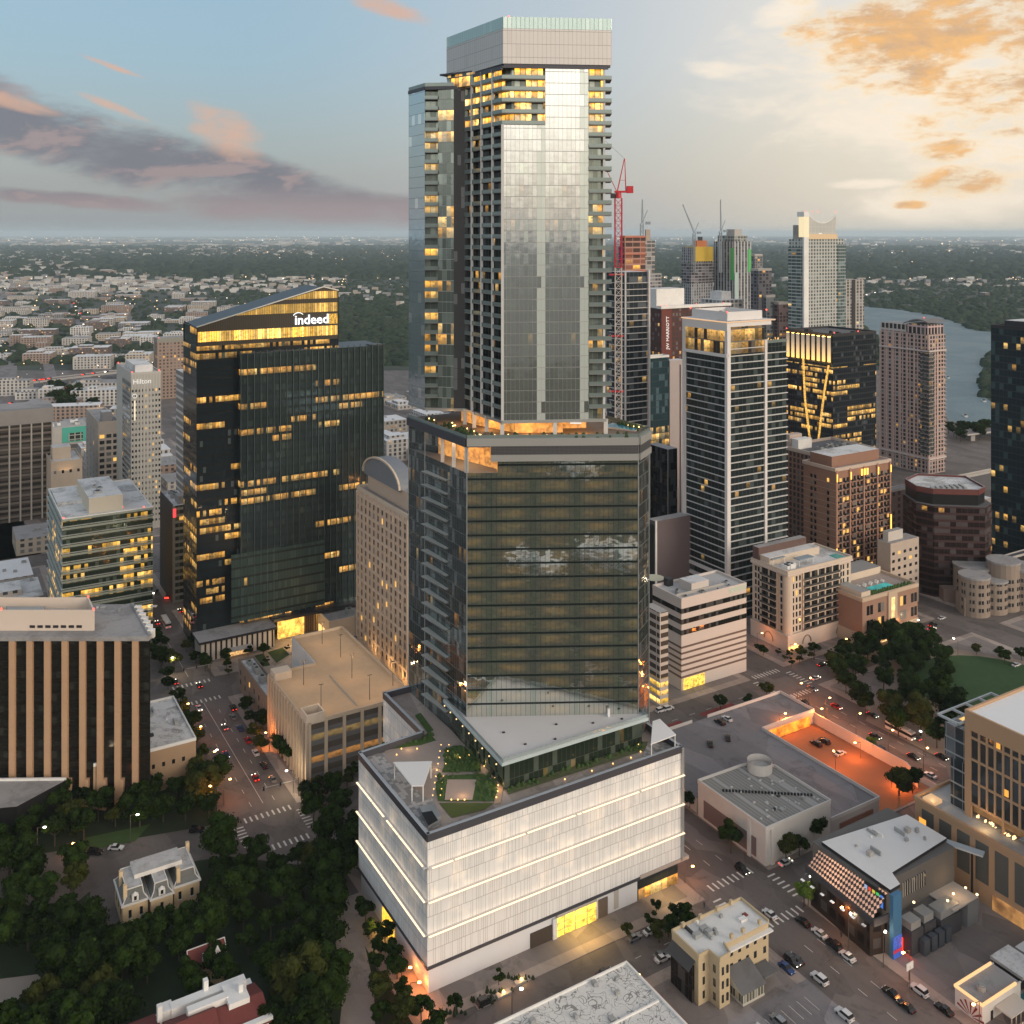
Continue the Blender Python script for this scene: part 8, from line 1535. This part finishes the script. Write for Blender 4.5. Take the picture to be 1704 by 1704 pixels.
cars = [(193, 1413, UR - .55, 'sedan', 'white', 0, 'white car parked on the road behind the mansion'), (158, 1421, UR - .55, 'suv', 'black', 0, 'black car parked behind the white one near the mansion'), (328, 1384, UR - .5, 'suv', 'black', 0, 'black car waiting at the crossing left of the crosswalk'), (362, 1386, UR - .5 + math.pi, 'sedan', 'white', 1, 'white car with red tail lights at the crosswalk'),
    (388, 1180, VR, 'suv', 'black', 1, 'black car driving up the left street beside the brick annex'), (292, 1137, VR, 'sedan', 'black', 1, 'car with red tail lights stopped at the upper left crossing'), (276, 1040, VR, 'bus', 'white', 1, 'white bus with red lights on the far left street'), (262, 1038, VR, 'sedan', 'red', 1, 'red car beside the bus on the far left street'), (300, 1018, VR, 'sedan', 'black', 1, 'dark car with brake lights above the bus'), (318, 1000, VR, 'suv', 'black', 1, 'dark car waiting below the dark slim block'),
    (536, 1421, VR, 'sedan', 'white', 0, 'pale car half hidden by trees near the podium'), (1083, 1552, UR, 'sedan', 'white', 0, 'white car parked at the kerb right of the lit bay'), (1055, 1563, UR, 'sedan', 'silver', 0, 'silver car parked behind the white one right of the lit bay'), (1100, 1592, UR, 'sedan', 'silver', 0, 'grey car on the podium street beside the cream building'), (808, 1670, UR, 'suv', 'black', 0, 'black car parked near the planters in front of the podium'), (1006, 1622, UR, 'sedan', 'black', 0, 'black car hidden in the shade beyond the painted roof'),
    (1235, 1450, VR + math.pi, 'suv', 'black', 1, 'black car with headlights coming down to the crosswalk'), (1307, 1438, UR, 'sedan', 'white', 1, 'white car turning in front of the white hall'), (1281, 1524, VR, 'sedan', 'white', 0, 'white car in the street right of the cream building'), (1336, 1537, VR, 'sedan', 'black', 0, 'black car parked first beside the black venue'), (1364, 1556, VR, 'sedan', 'white', 0, 'white car parked second beside the black venue'), (1388, 1576, VR, 'suv', 'black', 0, 'black car parked third beside the black venue'), (1410, 1594, VR, 'sedan', 'white', 0, 'white car parked fourth beside the black venue'),
    (1483, 1656, VR, 'sedan', 'black', 0, 'black car parked ahead at the kerb before the neon diner'), (1508, 1678, VR, 'sedan', 'black', 0, 'black car parked behind at the kerb before the neon diner'), (1318, 1602, VR + math.pi, 'suv', 'black', 1, 'black car with headlights beside the porch of the cream building'), (1309, 1614, VR + math.pi, 'sedan', 'blue', 0, 'dark blue car parked next to the cream building porch'),
    (1210, 1198, VR, 'sedan', 'white', 0, 'white car parked at the left on the raised deck'), (1198, 1204, VR, 'suv', 'black', 0, 'black car parked beside the white one on the raised deck'), (1211, 1230, UR + .9, 'sedan', 'black', 0, 'black car in the middle of the raised deck'), (1182, 1240, UR + .9, 'sedan', 'black', 0, 'black car at the left side of the raised deck'),
    (1358, 1240, VR, 'suv', 'black', 0, 'black car below the wall in the orange-lit lot'), (1372, 1236, VR, 'suv', 'black', 0, 'second black car below the wall in the orange-lit lot'), (1398, 1256, UR, 'sedan', 'white', 0, 'white car beside the lamp in the orange-lit lot'), (1338, 1170, VR, 'sedan', 'black', 0, 'black car at the kerb above the orange-lit lot'), (1392, 1178, VR + math.pi, 'sedan', 'red', 1, 'car with lit lamps driving past the park'), (1352, 1148, VR + math.pi, 'sedan', 'silver', 1, 'silver car entering the crossing by the park'), (1452, 1192, VR + math.pi, 'sedan', 'black', 1, 'dark car with lights next to the park trees'),
    (1498, 1222, VR + math.pi, 'bus', 'white', 1, 'white bus with red tail lights beside the park'), (1548, 1292, VR, 'sedan', 'white', 0, 'white car parked beside the tan gridded office'), (1567, 1262, VR + math.pi, 'sedan', 'black', 1, 'dark car with headlights behind the bus'), (1463, 1248, VR, 'suv', 'black', 0, 'dark car parked by the autumn-tinted tree'), (1552, 1042, UR, 'suv', 'black', 1, 'dark car near the crossing by the pool hotel'), (1567, 1030, UR, 'sedan', 'white', 0, 'white car parked right of the pool hotel'), (1691, 1108, UR, 'sedan', 'white', 0, 'white car on the path side at the right edge'), (1405, 1692, VR, 'suv', 'white', 0, 'white van in the bottom gravel lot'),
    (1100, 1184, UR, 'suv', 'white', 0, 'first white car in the row below the open deck garage'), (1112, 1181, UR, 'suv', 'white', 0, 'second white car in the row below the open deck garage')]
for px, py, rz, kind, col, l_, lab in cars:
    on_deck = 'raised deck' in lab; p = G(px, py, 5.0 if on_deck else (.2 if 'lot' in lab else .02)); car(p, rz, kind, col, l_, lab, 'cars on the streets and lots')
# more parked and moving cars, given in street-grid metres
random.seed(44)
def gcar(a, b_, rz, kind, col, l_, lab, grp): car(W(a, b_), rz, kind, col, l_, lab, grp)
cs_ = ['white', 'black', 'silver', 'black', 'white', 'red', 'blue', 'silver']
for i in range(2): gcar(109.6, -64 - i * 7.2 - (i > 3) * 6, VR, random.choice(['sedan', 'suv']), cs_[i], 0, '%s car parked in the kerb row near the neon diner' % cs_[i], 'kerb row near the diner')
for i in range(2): gcar(90.6, -40 - i * 8.0, VR, random.choice(['sedan', 'suv']), cs_[(i + 3) % 8], 0, '%s car parked along the left kerb of the venue street' % cs_[(i + 3) % 8], 'left kerb of the venue street')
for i in range(3): gcar(218.5 if i % 2 else 206, 10 + i * 8.6, VR if i % 2 else VR + math.pi, 'sedan', cs_[(i + 1) % 8], 1, '%s car with lights on in the avenue along the park trees' % cs_[(i + 1) % 8], 'traffic in the park avenue')
for i in range(6): gcar(-4.0, 118 + i * 10.5, VR, 'sedan', cs_[(i + 2) % 8], 0, '%s car parked along the street beside the tan garage' % cs_[(i + 2) % 8], 'cars beside the tan garage')
for i in range(5): gcar(-14 if i % 2 else -9, 122 + i * 21, VR + math.pi if i % 2 else VR, 'sedan', cs_[(i + 5) % 8], 1, '%s car driving in the left street' % cs_[(i + 5) % 8], 'traffic in the left street')
for i in range(8): gcar(225 + i * 13, 74 + (i % 2) * 8, UR, 'sedan', cs_[i], 1, '%s car with lights on in the street before the condominium and pool hotel' % cs_[i], 'traffic before the pool hotel')
for i in range(6): gcar(8 + i * 13, -21.2, UR, random.choice(['sedan', 'suv']), cs_[(i + 4) % 8], 0, '%s car parked across the street from the podium' % cs_[(i + 4) % 8], 'cars across from the podium')
for i in range(3): gcar(64 + (i % 7) * 2.8 + 1.4, -52.5 - (i // 7) * 11, VR, 'suv' if i % 3 else 'sedan', cs_[i % 8], 0, '%s car parked in the grey lot below the cream building' % cs_[i % 8], 'cars in the grey lot') if i % 2 == 0 else None
# traffic on the far streets
random.seed(17)
fm_ = {}
for nm, cl in (('white', M_hl), ('red', M_tl)):
    mb = MB(); mb.box(-2.2, -.9, .3, 2.2, .9, 1.0, 0); mb.box(-1.4, -.8, 1.0, 1, .8, 1.5, 1); mb.box(2.2, -.9, .5, 2.5, .9, 1.1, 2) if nm == 'white' else mb.box(-2.5, -.9, .5, -2.2, .9, 1.1, 2); fm_[nm] = mb.mesh('far_car', [PAINT['black'], M_black, cl])
for x0, y0, x1, y1, n_, wd in [(103, 440, 130, 520, 12, 12), (130, 520, 175, 625, 24, 12), (160, 455, 235, 555, 12, 8), (10, 450, 5, 690, 24, 14), (-20, 643, 190, 618, 14, 5), (280, 1000, 268, 985, 2, 4), (60, 650, 200, 640, 12, 12), (1437, 492, 1600, 463, 8, 20), (1600, 463, 1704, 458, 5, 20)]:
    for i in range(n_):
        f = random.random(); px, py = x0 + (x1 - x0) * f, y0 + (y1 - y0) * f; hwy = (x0 == -20); p = G(px, py, 9.1 if hwy else .1); p.x += random.uniform(-wd, wd) * (.4 if hwy else 1)
        nm = random.choice(['white', 'red']); o = link('far_car', fm_[nm], None, p, R(95) if nm == 'red' else R(-95)); s_ = 1.0 + p.y / 2600; o.scale = (s_, s_, s_); tag(o, 'far car showing %s lights on the streets at the left' % ('white head' if nm == 'white' else 'red tail'), 'car', 'far traffic with %s lights' % nm)

# ================================================================== STREET LAMPS, SIGNALS
def lamp(p, rz, hgt, orange, energy, label, group='street lamps', arm=2.2):
    e = empty('street_lamp', p, rz, label, 'street lamp', group); MB().cyl(0, 0, 0, hgt, .13, .09, 6).build('pole', M_pole, e); b = MB(); b.bar((0, 0, hgt), (arm, 0, hgt + .3), .08); ar_ = b.build('arm', M_pole, e)
    MB().box(arm - .3, -.25, hgt + .05, arm + .5, .25, hgt + .3).build('lamp_head', M_lampo if orange else M_lampw, ar_)
    pl = bpy.data.lights.new('lamp_light', 'POINT'); pl.energy = energy * (.95 if orange else 1.5); pl.color = (1, .27, .05) if orange else (1, .78, .5); pl.shadow_soft_size = .3; lo = bpy.data.objects.new('lamp_light', pl); COL.objects.link(lo); lo.parent = e; lo.location = (arm + .3, 0, hgt - .5)
for px, py, h_, o_, en, lab, rz in [(1297, 1222, 8, 1, 3800, 'orange street lamp at the upper left of the sunken lot', 0), (1376, 1208, 7, 1, 3500, 'orange lamp on the long lot wall, upper one', 3.4), (1390, 1293, 8, 1, 4000, 'orange lamp standing in the middle of the sunken lot', 1.5), (1432, 1262, 6, 1, 3500, 'orange lamp on the long lot wall, lower one', 3.4), (1346, 1168, 9, 1, 2200, 'orange lamp at the crossing corner of the deck', 1), (1190, 1370, 6, 1, 2600, 'orange lamp behind the street tree by the ribbed hall', 3), (1484, 1312, 4, 1, 2600, 'low orange lamp on the planted island', 0),
    (350, 1295, 10, 0, 900, 'tall lamp beside the windowless hall', 0), (358, 1362, 10, 1, 1700, 'tall lamp at the left crossing corner', 2.6), (488, 1320, 8, 0, 1600, 'signal arm lamp at the tan garage corner', 3.4), (448, 1250, 6, 1, 2600, 'orange lamp glowing in the trees beside the tan garage', 2.4), (278, 1125, 8, 0, 1500, 'white lamp at the upper left crossing', 0), (333, 1060, 8, 0, 500, 'white lamp by the low wing below the dark glass tower', 0), (642, 1555, 4, 1, 700, 'garden lamp at the side of the podium, upper', 0), (668, 1630, 3, 1, 700, 'garden lamp at the side of the podium, middle', 0), (683, 1655, 3, 1, 900, 'bright garden lamp near the podium corner', 0), (700, 1690, 3, 1, 700, 'garden lamp nearest the podium corner', 0),
    (1412, 1578, 8, 0, 300, 'grey street lamp before the black venue', 1), (1345, 1512, 8, 0, 300, 'street lamp at the bright green tree', 1), (62, 1425, 9, 0, 260, 'white lamp in the trees far left', 0), (217, 1403, 9, 0, 260, 'slim lamp behind the mansion roof', 0), (852, 1700, 8, 0, 60, 'unlit dark lamp post at the bottom by the painted roof', 0), (1470, 1610, 8, 0, 150, 'tall lamp at the venue corner', 1), (1520, 1060, 8, 0, 300, 'lamp near the park corner by the pool hotel', 0), (1594, 1095, 8, 0, 300, 'lamp arm above the park path', 2), (1315, 1098, 7, 1, 900, 'amber lamp at the foot of the cream condominium', 0), (1260, 1075, 6, 1, 700, 'amber lamp left of the cream condominium', 0), (1400, 1085, 6, 1, 900, 'amber lamp right of the cream condominium', 0), (1540, 1258, 8, 0, 400, 'lamp post with arm between bus and tan office', 2), (1140, 1470, 5, 1, 600, 'small amber lamp near the podium shop end', 0), (110, 1420, 3, 1, 500, 'low amber lamp in shrubs far left', 0)]:
    lamp(G(px, py), rz, h_, o_, en, lab)
for i in range(5): lamp(W(200.8, 2 + i * 15), YAW, 8, 1, 1900, 'amber street lamp along the avenue between the lot wall and the park', 'amber lamps along the park avenue')
for i in range(4): lamp(W(-23, 112 + i * 21), YAW, 8, 1, 1500, 'added amber street lamp along the left kerb of the left street', 'added amber lamps along the left street')  # extra lamps at even spacing, added to warm the left street
for i in range(4): lamp(W(110.8, -40 - i * 20), YAW + math.pi, 8, 1, 900, 'added amber street lamp along the venue side of the street', 'added amber lamps along the venue street')  # evenly spaced extra lamps, added for warmer light by the venue
for i in range(3): lamp(W(87.5, 8 + i * 22), YAW, 8, 1, 1300, 'added amber street lamp along the right end of the podium', 'added amber lamps at the podium end')
for px, py in [(805, 1672), (838, 1655), (868, 1634)]:
    pt = empty('lit_planter', G(px, py), YAW, 'stone planter with amber uplight along the podium pavement', 'planter', 'lit planters'); MB().box(-2, -.8, 0, 2, .8, .5).build('planter_box', M_conc, pt); MB().cyl(0, 0, .5, 1.0, .2, n=8).build('uplight', M_lampo, pt)
    pl = bpy.data.lights.new('lamp_light', 'POINT'); pl.energy = 260; pl.color = (1, .5, .15); lo = bpy.data.objects.new('lamp_light', pl); COL.objects.link(lo); lo.parent = pt; lo.location = (0, -.3, 1.6)
M_sy = glow('signal_amber', (1, .6, .1), 8); M_sg = glow('signal_green', (.2, 1, .7), 8)
for px, py, rz, ln, mm, cl, lab in [(497, 1325, YAW + math.pi, 13, M_sy, 'amber', 'traffic signal mast with amber lights at the lower left crossing'), (350, 1128, YAW + math.pi, 12, M_sg, 'green', 'traffic signal mast with green lights at the upper left crossing'), (1378, 1122, YAW + math.pi * .7, 12, M_redlamp, 'red', 'traffic signal mast with a red light at the park crossing')]:
    e = empty('traffic_signal', G(px, py), rz, lab, 'traffic signal'); MB().cyl(0, 0, 0, 6.5, .15, n=6).build('pole', M_pole, e); b = MB(); b.bar((0, 0, 6), (ln, 0, 6.4), .1); b.build('arm', M_conc, e)
    for f in (.5, .95): sh_ = MB().box(ln * f - .25, -.25, 5.5, ln * f + .25, .25, 6.8).build('signal_head', M_dark, e); MB().box(ln * f - .2, -.32, 5.9, ln * f + .2, -.26, 6.3).build('lens', mm, sh_)

# pavement people
def person(p, rz, cloth, label):
    e = bpy.data.objects.new('person', PM); COL.objects.link(e); e.location = p; e.rotation_euler = (0, 0, rz); tag(e, label, 'person', 'people on the pavements')
mb = MB(); 
for y_ in (-.1, .1): mb.cyl(0, y_, 0, .85, .07, .1, 6, 1)
mb.cyl(0, 0, .85, 1.45, .17, .21, 8, 0); mb.cyl(0, -.26, .8, 1.42, .05, .06, 5, 0); mb.cyl(0, .26, .8, 1.42, .05, .06, 5, 0); mb.cyl(0, 0, 1.45, 1.55, .07, n=6, mi=2); mb.cyl(0, 0, 1.55, 1.66, .09, .12, 8, 2); mb.cyl(0, 0, 1.66, 1.8, .12, .06, 8, 2)
PM = mb.mesh('person', [mat('shirt_dark', (.05, .05, .06)), mat('trousers', (.03, .03, .05)), mat('skin_hair', (.12, .07, .05))])
for px, py, lab in [(1172, 1510, 'person in dark clothes on the pavement corner right of the shop'), (1169, 1531, 'person in dark clothes beside the kerb planters right of the shop'), (622, 1590, 'person in dark clothes by the amber-lit side bay of the podium'), (1400, 1560, 'person in dark clothes walking past the black venue'), (187, 1372, 'person in dark clothes on the pavement before the trees at the left road')]: person(G(px, py, .16), 1, 0, lab)

# ================================================================== HAZE
hz = MB(); hz.box(-61000, -15500, -1.4, 61000, 61000, 300); ho = hz.build('haze', [], None); ho.data.materials.clear()
hm = bpy.data.materials.new('haze_air'); hm.use_nodes = True; k = NT(hm.node_tree)
HAZE = 1
pv = k.n('ShaderNodeVolumePrincipled', i={'Color': (.74, .89, 1.0), 'Density': 3.3e-5, 'Anisotropy': 0.0}); k.n('ShaderNodeOutputMaterial', i={1: pv}); ho.data.materials.append(hm); tag(ho, 'pale evening haze filling the air over the city', 'haze', kind='stuff')
if not HAZE: bpy.data.objects.remove(ho)
print('TREES', ntree[0], 'LOW', len(used))
